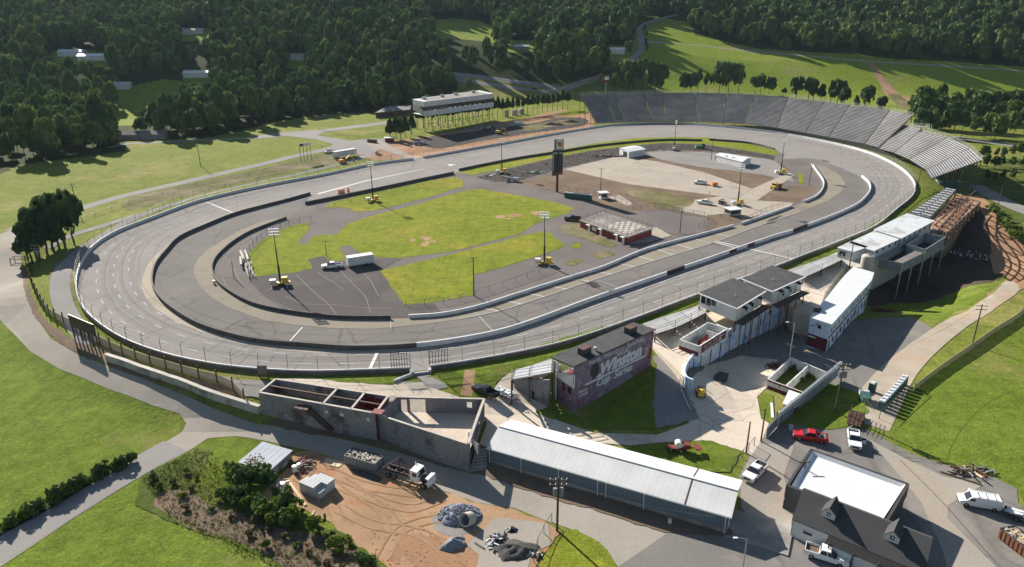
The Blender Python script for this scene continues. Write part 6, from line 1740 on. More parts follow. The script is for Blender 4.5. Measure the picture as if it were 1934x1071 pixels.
def pickup_parts(t, paint, bed='black_paint', load=None, w=2.0, service=False, opendoor=False):
    h = w / 2
    m = MB()
    prof(m, [(-2.85, .55), (-2.45, .42), (2.4, .42), (2.9, .5), (2.95, .95), (2.85, 1.12), (1.35, 1.22), (-.95, 1.25), (-.95, .85), (-2.85, .85)], -h, h)
    m.box((-1.9, h - .06, 1.05), (1.9, .12, .42)); m.box((-1.9, -h + .06, 1.05), (1.9, .12, .42)); m.box((-2.82, 0, 1.05), (.08, w, .42)); m.box((-.98, 0, 1.05), (.1, w, .42))
    m.build('body', paint, t)
    MB().box((-1.9, 0, .9), (1.78, w - .26, .06)).build('cargo_bed', bed, t)
    frustum(MB(), -.95, 1.35, 1.22, -.75, .55, 1.78, h - .06, h - .22).build('cab_window', 'glass_dark', t)
    m = MB(); frustum(m, -.76, .58, 1.76, -.66, .46, 1.87, h - .21, h - .27)
    for x0, x1 in ((-.95, -.76), (.1, .06)):
        for s in (-1, 1): m.beam((x0, s * (h - .07), 1.22), (x1, s * (h - .22), 1.8), .1)
    m.build('roof', paint, t)
    MB().box((2.95, 0, .55), (.14, w - .1, .26)).build('bumper', 'chrome', t); MB().box((-2.9, 0, .55), (.14, w - .1, .2)).build('bumper', 'chrome', t)
    MB().box((2.93, 0, .85), (.08, w * .55, .26)).build('grille', 'black_paint', t)
    for s in (-1, 1):
        MB().box((2.9, s * h * .78, .9), (.14, .32, .2)).build('headlight', 'lamp_glass', t)
        MB().box((-2.87, s * h * .9, 1.0), (.06, .14, .32)).build('tail_light', 'red_paint', t)
        MB().box((1.0, s * (h + .12), 1.3), (.12, .2, .16)).build('side_mirror', 'black_paint', t)
    wheels(t, (1.85, -1.85), w)
    if opendoor:
        o = MB().box((.75, h + .42, .95), (.08, .85, .75)).build('door', paint, t)
        k = MB().box((.75, h + .42, 1.5), (.06, .7, .35)).build('door_glass', 'glass_dark', None); k.parent = o
    if load:
        r_ = random.Random(len(t.name) + 5); m = MB()
        for k in range(9): m.box((-1.9 + r_.uniform(-.6, .6), r_.uniform(-.5, .5), 1.0 + r_.uniform(0, .25)), (r_.uniform(.3, .9), r_.uniform(.1, .4), .12), r_.uniform(0, 3))
        m.build('load', load, t)
def place(pf, pr, z=None):
    a, b = G(*pf), G(*pr)
    if z is not None: a, b = (*W(*pf, z), z), (*W(*pr, z), z)
    return ((a[0] + b[0]) / 2, (a[1] + b[1]) / 2, (a[2] + b[2]) / 2 + .06), math.atan2(a[1] - b[1], a[0] - b[0])
def pickup(label, pf, pr, paint='car_white', group='pickup trucks', **k):
    loc, rz = place(pf, pr); t = thing('pickup_truck', label, 'pickup', loc, rz, group); pickup_parts(t, paint, **k); return t
pickup('white pickup truck nosed up to the corner of the long metal shed', (1411, 912), (1439, 884), load='dark_steel')
pickup('bright red pickup truck parked beside the blue board fence', (1503, 826), (1557, 836), 'red_paint', load='galvanised')
pickup('white pickup truck with its driver door open, facing the camera', (1614, 851), (1610, 823), opendoor=True)
pickup('big white pickup truck in front of the dormer building', (1592, 1066), (1528, 1046), bed='dirt_brown', w=2.1)
pickup('black pickup truck on the verge behind the open enclosure', (907, 738), (928, 753), 'car_black')
pickup('white pickup truck towing the white box trailer in the infield', (610, 508), (645, 505))
pickup('black pickup truck at the corner of the red infield building', (1071, 416), (1090, 416), 'car_black')
pickup('white pickup truck behind the semi trailer by the back straight gate', (609, 291), (632, 286))
pickup('white service truck parked on the garage slab', (1309, 347), (1336, 349), load='dark_steel')
tr = pickup('white service truck with a raised crane mast near the block hut', (1317, 384), (1345, 388), load='dark_steel')
m = MB(); m.beam((-1.8, 0, 1.0), (-1.4, .2, 5.2), .22); m.beam((-1.4, .2, 5.2), (-2.2, .2, 5.6), .14); m.build('crane_mast', 'white_paint', tr)

# white cargo van with its door open
loc, rz = place((1815, 950), (1880, 962)); t = thing('cargo_van', 'long white cargo van with its side door open, hitched to a small trailer', 'van', loc, rz)
m = MB(); prof(m, [(-2.85, .42), (2.6, .42), (2.9, .6), (2.88, 1.0), (2.0, 1.25), (1.3, 2.02), (-2.6, 2.08), (-2.85, 1.9)], -1, 1); m.build('body', 'car_white', t)
m = MB(); frustum(m, 1.36, 2.06, 1.27, 1.3, 1.38, 1.96, .86, .8); m.build('windscreen', 'glass_dark', t)
for s in (-1, 1):
    MB().box((1.2, s * 1.0, 1.5), (.7, .04, .42)).build('side_window', 'glass_dark', t); MB().box((2.85, s * .75, .85), (.1, .3, .2)).build('headlight', 'lamp_glass', t)
    MB().box((-2.86, s * .9, 1.3), (.04, .12, .4)).build('tail_light', 'red_paint', t)
m = MB()
for x in (-1.8, -.6, .5): m.box((x, 0, 2.14), (.08, 1.7, .08))
for s in (-.8, .8): m.box((-.6, s, 2.16), (3.2, .06, .06))
m.build('roof_rack', 'white_paint', t); MB().box((1.1, -1.4, 1.15), (.08, .9, 1.3), .35).build('door', 'car_white', t); MB().box((2.93, 0, .6), (.12, 1.8, .22)).build('bumper', 'dark_steel', t); wheels(t, (1.9, -1.9), 2.0)
def flat_trailer(label, pf, pr, L, w, mat, load=None, cat='trailer', name='utility_trailer', h=.65, axles=(-.4, -1.3), side=0):
    loc, rz = place(pf, pr); t = thing(name, label, cat, loc, rz)
    MB().box((0, 0, h), (L, w, .12)).build('deck', mat, t)
    m = MB(); m.beam((L / 2, .6, h - .05), (L / 2 + 1.3, 0, h - .1), .1); m.beam((L / 2, -.6, h - .05), (L / 2 + 1.3, 0, h - .1), .1); m.build('drawbar', 'dark_steel', t)
    m = MB()
    for s in (-1, 1): m.box((axles[0] * .5 + axles[-1] * .5, s * (w / 2 + .12), h + .05), (1.9, .25, .06))
    m.build('mudguard', mat, t)
    if side: 
        m = MB()
        for s in (-1, 1): m.box((0, s * (w / 2 - .03), h + side / 2), (L, .06, side))
        m.box((-L / 2 + .03, 0, h + side / 2), (.06, w, side)); m.build('side_rail', mat, t)
    wheels(t, axles, w + .3, .33, .2)
    if load:
        r_ = random.Random(3); m = MB()
        for k in range(14): m.box((r_.uniform(-L * .4, L * .4), r_.uniform(-w * .3, w * .3), h + .2 + r_.uniform(0, .2)), (r_.uniform(.5, 1.3), r_.uniform(.2, .7), .25), r_.uniform(-.3, .3))
        m.build('load', load, t)
    return t
flat_trailer('small trailer loaded with white boxes behind the van', (1900, 972), (1934, 984), 3.2, 1.8, 'dark_steel', 'white_paint', axles=(-.2,), side=.3)
flat_trailer('white open car trailer with tandem wheels beside the black pickup', (968, 757), (944, 738), 5.2, 2.1, 'galvanised', 'flat_roof_white')
flat_trailer('grey tilt flatbed trailer parked in the shade of the mural wall', (1343, 733), (1374, 708), 6.0, 2.2, 'dark_steel')
t = flat_trailer('rusty high sided mesh trailer hitched behind the white pickup', (1608, 817), (1622, 777), 5.6, 2.4, 'rusty_steel', axles=(-.3, -1.2))
m = MB()
for s in (-1.15, 1.15):
    for zz in (.9, 1.3, 1.7, 2.1): m.beam((-2.8, s, zz), (2.8, s, zz), .05)
    for k in range(8): m.beam((-2.8 + k * .8, s, .7), (-2.8 + k * .8, s, 2.15), .05)
for k in range(9): m.beam((-2.8 + k * .7, -1.15, .74), (-2.8 + k * .7, 1.15, .74), .06)
m.build('cage', 'rusty_steel', t)
def box_trailer(label, pf, pr, L, w, h, name='box_trailer', z0=.5, group=None):
    loc, rz = place(pf, pr); t = thing(name, label, 'trailer', loc, rz, group)
    MB().box((0, 0, z0 + h / 2), (L, w, h)).build('body', 'white_wall', t); MB().box((0, 0, z0 + h + .03), (L + .05, w + .05, .08)).build('roof', 'white_roof', t)
    m = MB()
    for s in (-1, 1): m.box((0, s * (w / 2 + .02), z0 + .15), (L, .04, .2))
    m.build('skirt_trim', 'galvanised', t)
    MB().box((L * .32, -w / 2 - .02, z0 + h * .45), (.8, .05, h * .8)).build('side_door', 'galvanised', t)
    m = MB(); m.beam((L / 2, .6, z0), (L / 2 + 1.3, 0, z0), .1); m.beam((L / 2, -.6, z0), (L / 2 + 1.3, 0, z0), .1); m.build('drawbar', 'dark_steel', t)
    wheels(t, (-L * .1, -L * .1 - .95) if L < 10 else (-L * .32, -L * .32 - 1.2), w + .02, .4 if L < 10 else .5, .25); return t
box_trailer('white enclosed box trailer hitched to a white pickup in the infield', (655, 505), (706, 497), 7.6, 2.5, 2.5)
box_trailer('long white semi trailer by the back straight gate', (676, 293), (626, 302), 13.6, 2.6, 2.7, 'semi_trailer', 1.1)

# ------------------------------------------------------------------ roll-off truck with skip
def skip(label, pf, pr, L, w, h, mat, fill, name='roll_off_skip', seed=1):
    loc, rz = place(pf, pr); t = thing(name, label, 'skip', loc, rz)
    m = MB()
    for s in (-1, 1):
        m.box((0, s * w / 2, h / 2 + .15), (L, .1, h))
        for k in range(9): m.box((-L / 2 + .3 + k * (L - .6) / 8, s * (w / 2 + .08), h / 2 + .1), (.12, .1, h - .1))
    m.box((L / 2, 0, h / 2 + .15), (.1, w, h)); m.box((-L / 2, 0, h / 2 + .15), (.1, w, h)); m.box((0, 0, .25), (L, w, .1)); m.build('skip_body', mat, t)
    m = MB()
    for s in (-1, 1): m.box((0, s * w / 2, h + .17), (L + .1, .16, .12))
    m.box((L / 2, 0, h + .17), (.16, w, .12)); m.box((-L / 2, 0, h + .17), (.16, w, .12)); m.build('rim', 'dark_steel', t)
    r_ = random.Random(seed); m = MB()
    for k in range(150):
        x, y = r_.uniform(-L * .46, L * .46), r_.uniform(-w * .42, w * .42); m.cur = 0 if r_.random() < .7 else 1
        m.box((x, y, h - .05 + r_.uniform(-.1, .2)), (r_.uniform(.15, .7), r_.uniform(.08, .35), r_.uniform(.06, .2)), r_.uniform(0, 3))
    m.cur = 0; m.box((0, 0, h - .25), (L - .2, w - .2, .2)); m.build('rubble', [fill, 'pale_concrete'], t); return t
skip('grey roll off skip heaped with rubble behind the tipper truck', (717, 886), (660, 869), 6.2, 2.5, 1.5, 'bin_gray', 'debris_mix')
skip('rust red skip filled with scrap wood at the right edge', (1905, 1020), (1960, 1062), 6.0, 2.6, 1.6, 'rust_bin', 'pale_wood', seed=4)
skip('dark brown skip on the gravel by the far gate', (694, 268), (712, 270), 5.2, 2.4, 1.4, 'rust_bin', 'dark_steel', seed=9)
loc, rz = place((808, 918), (728, 890)); t = thing('roll_off_truck', 'white roll off truck with its bonnet tipped open and bare hoist frame', 'truck', loc, rz)
m = MB()
for s in (-.45, .45): m.beam((-4, s, .95), (3.6, s, .95), .16, .28)
for x in (-3.5, -2, -.5, 1): m.beam((x, -.9, 1.0), (x, .9, 1.0), .14)
m.build('chassis', 'dark_steel', t)
m = MB()
for s in (-.6, .6): m.beam((-4.2, s, 1.2), (.9, s, 1.3), .16, .2); m.beam((-3.9, s, 1.3), (-1.2, 0, 3.6), .13); m.beam((1.5, s, 1.4), (-1.2, 0, 3.6), .13)
m.beam((-1.2, 0, 1.1), (-1.2, 0, 3.7), .14); m.build('hoist_frame', 'rusty_steel', t)
m = MB(); prof(m, [(1.6, .9), (3.2, .9), (3.2, 1.7), (2.95, 2.75), (1.6, 2.8)], -1.1, 1.1); m.build('cab', 'car_white', t)
m = MB(); frustum(m, 3.0, 3.24, 1.75, 2.85, 3.0, 2.6, .98, .9); m.build('windscreen', 'glass_dark', t)
for s in (-1, 1): MB().box((2.45, s * 1.11, 2.1), (.8, .04, .7)).build('side_window', 'glass_dark', t)
MB().box((3.9, 0, 1.15), (1.3, 1.1, .9)).build('engine', 'dark_steel', t)
m = MB(); m.box((5.0, 0, 1.3), (.3, 2.1, 1.5)); m.box((4.8, 0, 1.9), (.7, 1.9, .25)); m.build('bonnet', 'car_white', t)
m = MB(); m.tube((1.4, .9, 1), (1.4, .9, 3.2), .08); m.build('exhaust', 'chrome', t); wheels(t, (4.1, -1.6, -2.8), 2.4, .52, .3)

# sprayer, skid steers, dump truck, excavator, small machines
loc, rz = place((1262, 850), (1290, 852)); t = thing('sprayer', 'red spraying rig with a white tank on the lawn', 'machine', loc, rz)
MB().tube((-.4, -.55, 1.35), (-.4, .55, 1.35), .62, n=16).build('tank', 'car_white', t); MB().box((-.2, 0, .6), (3.4, 1.2, .25)).build('frame', 'barn_red', t)
m = MB(); m.box((-1.9, 0, 1.1), (1.0, 1.2, .8)); m.beam((-2.4, 0, .7), (-4.4, 0, .7), .14); m.box((-3.7, 0, .9), (.9, 1.8, .2)); m.build('engine', 'barn_red', t); wheels(t, (.9, -.8), 1.9, .42)
def skid(label, px, rz, paint='yellow_paint', bucket=1):
    g = G(*px); t = thing('skid_steer', label, 'machine', (g[0], g[1], g[2] + .05), rz, 'skid steer loaders')
    m = MB(); m.box((-.2, 0, .85), (2.0, 1.2, .7)); m.box((-1.0, 0, 1.3), (.6, 1.1, .5)); m.build('body', paint, t)
    m = MB(); m.box((.1, 0, 1.95), (1.2, 1.1, .08))
    for x in (-.4, .65):
        for s in (-.5, .5): m.beam((x, s, 1.1), (x, s, 1.95), .09)
    m.build('cab_frame', 'black_paint', t)
    m = MB()
    for s in (-.75, .75): m.beam((-1.2, s, 1.6), (1.5, s, .8), .14, .22); 
    m.build('lift_arm', paint, t); MB().box((1.9, 0, .4), (.7, 1.7, .6), taper=.8).build('bucket', 'galvanised', t); wheels(t, (.65, -.65), 1.6, .38); return t
skid('yellow skid steer loader in the shade below the mural wall', (1322, 748), 1.5)
skid('small skid steer loader beside the crane truck', (1363, 386), .5, 'dark_steel')
skid('tan skid steer loader on bare red earth by the gate', (713, 292), .3, 'pale_concrete')
def lowtruck(label, pf, pr, paint, bed, name='dump_truck'):
    loc, rz = place(pf, pr); t = thing(name, label, 'truck', loc, rz); k = .9
    m = MB(); prof(m, [(.7, .7), (3.0, .7), (3.0, 1.4), (2.0, 1.6), (1.8, 2.5), (.7, 2.5)], -1.05, 1.05); m.build('cab', paint, t)
    MB().box((1.75, 0, 2.05), (.5, 1.9, .6)).build('cab_window', 'glass_dark', t)
    m = MB(); m.box((-1.2, 0, 1.1), (3.4, 2.1, .15))
    for s in (-1, 1): m.box((-1.2, s, 1.6), (3.4, .1, 1.0))
    m.box((.45, 0, 1.7), (.1, 2.1, 1.2)); m.build('tipping_body', bed, t); wheels(t, (2.2, -1.0, -2.0), 2.2, .48, .3)
lowtruck('old yellow and brown dump truck on bare dirt inside the far turn', (1457, 359), (1474, 354), 'yellow_paint', 'rust_bin')
def excavator(label, px, rz, paint):
    g = G(*px); t = thing('excavator', label, 'machine', g, rz)
    m = MB()
    for s in (-1, 1): m.box((0, s, .45), (3.6, .55, .85), taper=.9)
    m.build('track', 'dark_steel', t); MB().box((-.4, 0, 1.5), (3.0, 2.3, 1.2)).build('body', paint, t); MB().box((.7, .7, 2.3), (1.3, .9, 1.4)).build('cab', 'glass_dark', t)
    m = MB(); m.beam((.9, -.4, 1.7), (3.6, -.4, 4.0), .45); m.beam((3.6, -.4, 4.0), (5.4, -.4, 1.6), .35); m.build('boom', paint, t); MB().box((5.4, -.4, 1.0), (.8, 1.0, .9), taper=.7).build('bucket', 'dark_steel', t)
excavator('yellow excavator at the foot of the scrap metal heap', (942, 253), -.4, 'yellow_paint')
excavator('orange excavator with a folded dark arm in the shade of the semi trailer', (648, 309), .5, 'orange_paint')
g = G(1322, 281); t = thing('farm_machine', 'green wheeled farm machine on the gravel of the far turn', 'machine', g, .05)
m = MB(); m.box((0, 0, 1.2), (5.5, 2.2, 1.2), taper=.85); m.build('body', 'green_paint', t); MB().box((1.6, 0, 2.2), (1.4, 1.6, .9)).build('cab', 'glass_dark', t); wheels(t, (1.8, -1.8), 2.6, .7, .4)
g = G(966, 343); t = thing('conveyor_machine', 'grey blue conveyor machine parked by the infield road', 'machine', g, -.2)
m = MB(); m.beam((-4.5, 0, 2.2), (3.2, 0, 1.0), 1.0, .5); m.build('conveyor', 'bin_gray', t); MB().box((2, 0, 1.2), (3.2, 1.9, 1.4), taper=.8).build('engine_box', 'galvanised', t); wheels(t, (1.5, -1.2), 2.2, .5)
g = G(1349, 352); t = thing('compressor', 'orange towed compressor behind the service truck on the slab', 'machine', g, .1)
MB().box((0, 0, 1.1), (2.6, 1.6, 1.2), taper=.85).build('housing', 'orange_paint', t); wheels(t, (0,), 1.8); MB().beam((1.2, 0, .6), (2.6, 0, .5), .1).build('drawbar', 'dark_steel', t)
loc, rz = place((1001, 171), (1018, 168)); t = thing('car', 'dark car driving on the highway behind the tree row', 'car', loc, rz)
m = MB(); prof(m, [(-2.3, .35), (2.3, .35), (2.35, .8), (1.3, .98), (-1.9, 1.0), (-2.35, .9)], -.92, .92); m.build('body', 'car_black', t); frustum(MB(), -1.7, 1.2, .95, -1.1, .4, 1.45, .85, .68).build('cabin_window', 'glass_dark', t); wheels(t, (1.4, -1.4), 1.85, .34, .2)
g = G(1632, 757); t = thing('generator', 'white and teal towed generator beside the single toilet', 'machine', g, 1.3)
MB().box((-.8, 0, 1.1), (2.2, 1.6, 1.0)).build('housing', 'potty_green', t); MB().tube((1.2, -.9, 1.2), (1.2, .9, 1.2), .6, n=14).build('tank', 'car_white', t); wheels(t, (0,), 2.0)

# portable toilets
def toilet(name='portable_toilet'):
    t = thing(name, '', 'toilet')
    MB().box((0, 0, 1.05), (1.1, 1.1, 2.1)).build('cabin', 'potty_green', t); MB().box((0, 0, 2.22), (1.18, 1.18, .26), taper=.75).build('roof', 'white_roof', t)
    d = MB().box((0, -.57, 1.0), (.75, .05, 1.8)).build('door', 'potty_green', t); k = MB().box((.3, -.61, 1.0), (.08, .05, .12)).build('latch', 'white_paint', None); k.parent = d
    MB().tube((.4, .4, 2.2), (.4, .4, 2.6), .06).build('vent_pipe', 'white_paint', t); return t
p0 = toilet(); g = G(1646, 740); p0.location = g; p0.rotation_euler = (0, 0, .6); tag(p0, 'single dark green portable toilet standing beside the generator')
for k in range(10):
    a, b = G(1664, 775), G(1706, 728); q = lerp(a, b, k / 9); dup(p0, (q[0], q[1], H(q[0], q[1])), math.atan2(b[1] - a[1], b[0] - a[0]) , 'white roofed portable toilet in the diagonal row by the field fence', 'toilets by the field fence')
for k in range(10):
    a, b = W(1069, 373.5), W(1115, 378.5); q = lerp(a, b, k / 9); dup(p0, (q[0], q[1], 0), math.atan2(b[1] - a[1], b[0] - a[0]), 'green portable toilet in the row on the infield road', 'toilets on the infield road')

# ------------------------------------------------------------------ mobile light towers
def light_tower():
    t = thing('light_tower', '', 'light tower')
    m = MB(); m.box((0, 0, .7), (5.2, 1.7, .25)); m.build('trailer_frame', 'yellow_paint', t)
    MB().box((1.2, .1, 1.5), (1.5, 1.5, 1.4)).build('cabinet', 'yellow_paint', t); MB().box((-1.9, -.1, 1.3), (1.6, 1.4, .9)).build('generator', 'white_paint', t)
    m = MB()
    for x in (-1.9, 1.9):
        for s in (-1, 1): m.beam((x, s * .8, .7), (x, s * 2.4, .15), .1); m.box((x, s * 2.4, .08), (.4, .4, .12))
    m.build('outrigger', 'galvanised', t)
    m = MB(); m.tube((0, 0, .8), (0, 0, 5.5), .28, .28, 8); m.build('mast_base', 'black_paint', t)
    m = MB(); m.tube((0, 0, 5.5), (-.1, 0, 10.5), .18, .16, 8); m.tube((-.1, 0, 10.5), (-.15, 0, 14.6), .12, .1, 8); m.build('mast', 'dark_steel', t)
    m = MB()
    for k in range(3): m.beam((-1.3, 0, 14.0 + k * .8), (1.1, 0, 14.0 + k * .8), .08)
    m.beam((-1.2, 0, 14), (-1.2, 0, 15.6), .08); m.beam((1, 0, 14), (1, 0, 15.6), .08); m.build('lamp_rack', 'galvanised', t)
    for k in range(3):
        for i in range(4):
            MB().lathe((-1.15 + i * .7, -.1, 13.85 + k * .8), [(.12, -.15), (.30, .1), (.34, .34), (.1, .36)], 8).build('lamp', 'lamp_glass', t)
    MB().box((-2.6, 0, .9), (.2, 1.5, .3)).build('bumper_bar', 'white_paint', t)
    wheels(t, (-.3, .5), 1.9, .38); return t
tw = light_tower(); first = True
for px, rz, lab in (((530, 539), .2, 'portable light tower with a yellow base on the dark paddock at the left'), ((705, 381), .4, 'portable light tower on the grass strip, its long shadow crossing the road'),
        ((948, 328), .1, 'portable light tower beside the scoreboard end of the verge'), ((1273, 284), 1.2, 'portable light tower with a yellow base in front of the big grandstand'),
        ((1393, 388), .2, 'portable light tower behind the grey block hut'), ((1474, 329), .1, 'portable light tower inside the far turn by the grass sliver'), ((1028, 500), -.2, 'portable light tower on the gravel beside the lower grass field')):
    g = W(*px)
    if first: tw.location = (*g, .1); tw.rotation_euler = (0, 0, rz); tag(tw, lab, group='portable light towers'); first = False
    else: dup(tw, (*g, .1), rz, lab, 'portable light towers')

# ------------------------------------------------------------------ poles and wires
POLETOP = {}
def pole(label, base, top, kind='cross', name='utility_pole', z=None, r=.17):
    g = G(*base) if z is None else (*W(*base, z), z)
    h = max(5, ztop(g[0], g[1], top[1]) - g[2]); t = thing(name, label, 'pole', g)
    MB().tube((0, 0, -.4), (0, 0, h), r, r * .7, 8).build('post', 'wood_pole' if kind != 'lamp' else 'galvanised', t)
    if kind in ('cross', 'double', 'trans'):
        for k in range(2 if kind != 'cross' else 1):
            m = MB(); m.beam((-1.3, .1, h - .4 - k * .9), (1.3, -.1, h - .4 - k * .9), .13); m.build('crossarm', 'wood_pole', t)
            m = MB()
            for x in (-1.2, -.4, .5, 1.2): m.tube((x, 0, h - .35 - k * .9), (x, 0, h - .1 - k * .9), .07)
            m.build('insulator', 'lamp_glass', t)
    if kind == 'trans':
        MB().tube((.45, -.3, h - 2.9), (.45, -.3, h - 1.6), .34, n=12).build('transformer', 'bin_gray', t)
        MB().tube((-.45, -.2, h - 2.9), (-.45, -.2, h - 1.7), .3, n=12).build('transformer', 'bin_gray', t)
    if kind == 'tee': MB().beam((-.9, 0, h), (.9, 0, h), .14).build('crossarm', 'wood_pole', t)
    if kind == 'lamp':
        m = MB(); m.tube((0, 0, h), (-1.4, 0, h + .25), .05); m.build('arm', 'galvanised', t); MB().box((-1.6, 0, h + .2), (.6, .25, .14)).build('lamp_head', 'lamp_glass', t)
    POLETOP[base] = (g[0], g[1], g[2] + h); return t
pole('tall utility pole with two crossarms beside the dark pines at the left', (147, 401), (138, 346), 'double')
pole('shorter utility pole with a transformer behind the dark pines', (119, 388), (112, 355), 'trans')
pole('lone utility pole in the left meadow above the perimeter road', (379, 314), (371, 272), 'cross')
pole('thin utility pole beside the far service road', (522, 256), (519, 226), 'plain')
pole('thin pole at the edge of the wood shade on the far meadow', (648, 216), (643, 196), 'plain')
pole('dark lamp pole at the edge of the lower infield grass', (895, 559), (893, 487), 'tee', 'light_pole', 0)
pole('tall utility pole with transformer in front of the long metal shed', (1052, 1003), (1053, 902), 'trans', r=.2)
pole('utility pole with insulators beside the dirt lane on the right', (1836, 652), (1845, 575), 'double')
pole('grey street light on a tall pole in the lower lot', (1488, 695), (1494, 610), 'lamp', 'street_lamp', r=.13)
pole('heavy utility pole with transformers and many wires by the lot entrance', (1577, 779), (1585, 686), 'trans', r=.2)
pole('plain wooden pole near the lawn corner by the white pickup', (1409, 856), (1411, 797), 'plain')
pole('leaning wooden pole on the edge of the lawn strip', (1437, 834), (1450, 772), 'plain')
pole('short wooden pole at the gable end of the white roofed office', (1513, 922), (1518, 880), 'tee')
pole('short grey lamp post at the bottom edge by the road', (1403, 1073), (1407, 1044), 'lamp', 'street_lamp', r=.1)
pole('wooden pole with a flat tee top next to the little white hut', (1134, 364), (1134, 319), 'tee', z=0)
pole('slim pole behind the red infield building', (1284, 441), (1288, 395), 'plain', z=0)
pole('slim wooden pole beside the longer white garage', (1343, 303), (1346, 262), 'tee', z=0)
pole('slim pole standing at the hooked white wall', (1528, 350), (1535, 306), 'plain', z=0)
pole('dark pole standing against the water tank', (1604, 505), (1618, 458), 'plain', z=0)
pole('brown post at the near corner of the pale grandstand', (1733, 352), (1739, 315), 'plain', z=0)
pole('thin pole in the green scrub at the right edge', (1885, 388), (1889, 352), 'plain')
pole('thin pole in the hill meadow behind the grandstand', (1266, 152), (1267, 136), 'plain')
pole('stout wooden pole under the dark pines by the access road', (76, 506), (70, 462), 'trans')
pole('small cross shaped post on the infield grass', (617, 486), (614, 458), 'tee', z=0, r=.1)
pole('short dark post at the left end of the paddock grass', (442, 525), (440, 505), 'plain', z=0, r=.12)
pole('wooden post at the left end of the big grandstand', (1103, 216), (1095, 180), 'plain', z=0)
pole('lone pole at the verge below the press tower', (776, 262), (775, 200), 'plain', z=0, r=.12)
def wire(label, pts, sag=1.5, mat='dark_steel', r=.025, name='overhead_wire'):
    t = thing(name, label, 'wire', pts[0]); m = MB()
    for a, b in zip(pts, pts[1:]):
        prev = None
        for k in range(13):
            u = k / 12; p = np.array(a) * (1 - u) + np.array(b) * u; p[2] -= sag * 4 * u * (1 - u)
            if prev is not None: m.tube(prev, p, r, n=4, cap=False)
            prev = p
    m.build('cable', mat, t, world=True)
pt = POLETOP[(1577, 779)]; pm = POLETOP[(1052, 1003)]
plain('cable_yellow', (.45, .45, .12)); plain('cable_pale', (.4, .4, .4))
for k, (e, lab) in enumerate((((1715, 870, 0), 'upper yellow guy wire running to the field edge'), ((1700, 862, 0), 'second yellow guy wire running to the field edge'), ((1680, 850, 0), 'lower pale guy wire by the mesh trailer'))):
    gg = G(e[0], e[1]); wire(lab, [(pt[0] + .4 * k, pt[1], pt[2] - .4 * k), (gg[0], gg[1], gg[2] + .3)], .2, 'cable_yellow' if k < 2 else 'cable_pale', .035)
wire('electric wires running from the entrance pole to the dirt lane pole', [(pt[0], pt[1], pt[2] - .3), POLETOP[(1836, 652)]], 2.5)
wire('electric wires running from the road pole across the shed roof', [(pm[0], pm[1], pm[2] - .4), (*G(1340, 1050)[:2], 3.0)], .8, 'cable_pale', .03)
wire('wires between the two poles at the left pines', [POLETOP[(147, 401)], POLETOP[(379, 314)]], 3)
wire('wires from the street lamp to the restroom pole', [POLETOP[(1488, 695)], (*G(1540, 735)[:2], 0)], .6)

# ------------------------------------------------------------------ signs
g = W(1052, 363); t = thing('scoreboard_tower', 'tall dark scoreboard on a rusty pole with an orange logo panel on top', 'scoreboard', (*g, 0))
zt1, zt2, zt3 = ztop(*g, 263), ztop(*g, 284), ztop(*g, 327)
MB().tube((0, 0, -.3), (0, 0, zt3 + .5), .55, .5, 10).build('pole', 'rusty_steel', t)
for s, nm in ((-1, 'left'), (1, 'right')):
    an = s * .55; m = MB(); cx_ = s * 1.05; cy_ = abs(s) * .1
    m.box((cx_, .3, (zt2 + zt3) / 2), (2.1, .6, zt2 - zt3), s * .35); p = m.build('board', 'charcoal', t)
    q = MB()
    for k in range(9): q.box((cx_ - s * .0 - .75, -.12 - (.3 if s * -1 > 0 else -.3) * 0, zt3 + 1.2 + k * (zt2 - zt3 - 2.4) / 8), (.28, .06, .5), s * .35)
    k_ = q.build('lap_number', 'white_paint', None); k_.parent = p
MB().box((.3, .2, (zt1 + zt2) / 2), (3.9, .6, zt1 - zt2), .12).build('top_panel', 'bin_gray', t)
m = MB(); m.box((.55, -.35, (zt1 + zt2) / 2 + .2), (2.4, .1, (zt1 - zt2) * .8), .12); m.build('logo_board', 'white_paint', t)
m = MB(); cz = (zt1 + zt2) / 2 + .2; m.add([(-.45, -.66, cz + .9), (1.5, -.62, cz + 1.1), (1.3, -.62, cz - 1.0), (.3, -.64, cz - .9)], [(0, 3, 2, 1), (0, 1, 2, 3)]); m.build('logo_shape', 'orange_paint', t)
m = MB(); vs, fs = text_geo('LAP'); m.add([(-1.7 + v[0] * .95, -.75, zt2 - 1.4 + v[1] * 1.2) for v in vs], fs); vs, fs = text_geo('LAP'); m.add([(.3 + v[0] * .95, -.75, zt2 - 1.4 + v[1] * 1.2) for v in vs], fs)
m.build('lettering', 'white_paint', t)
MB().box((-1.2, -.2, zt3 - .3), (2.2, .5, 1.4)).build('lower_panel', 'dark_steel', t); MB().box((1.1, -.2, zt3 + .2), (1.9, .5, 1.4)).build('lower_panel', 'rust_bin', t)
def billboard(label, px0, px1, topy, boty, mat, n=4, name='billboard', backm='dark_steel', post='dark_steel'):
    a, b = G(*px0), G(*px1); t = thing(name, label, 'sign', a); fr = Fr(a, b); z1, z0 = ztop(a[0], a[1], topy), ztop(a[0], a[1], boty)
    m = MB(); fr.panel(m, 0, fr.L, z0, z1, .1, .15); m.build('board', mat, t, world=True)
    for k in range(n): q = fr.p(fr.L * (k + .1) / (n - .8), 0, -.1); m = MB(); m.beam((q[0], q[1], min(a[2], b[2]) - .8), (q[0], q[1], z1), .2); m.build('post', post, t, world=True)
    return t, fr, z0, z1
t, fr, z0, z1 = billboard('four legged weathered white billboard in the meadow by the gate', (568, 305), (589, 301), 272, 277.5, 'flat_roof_white')
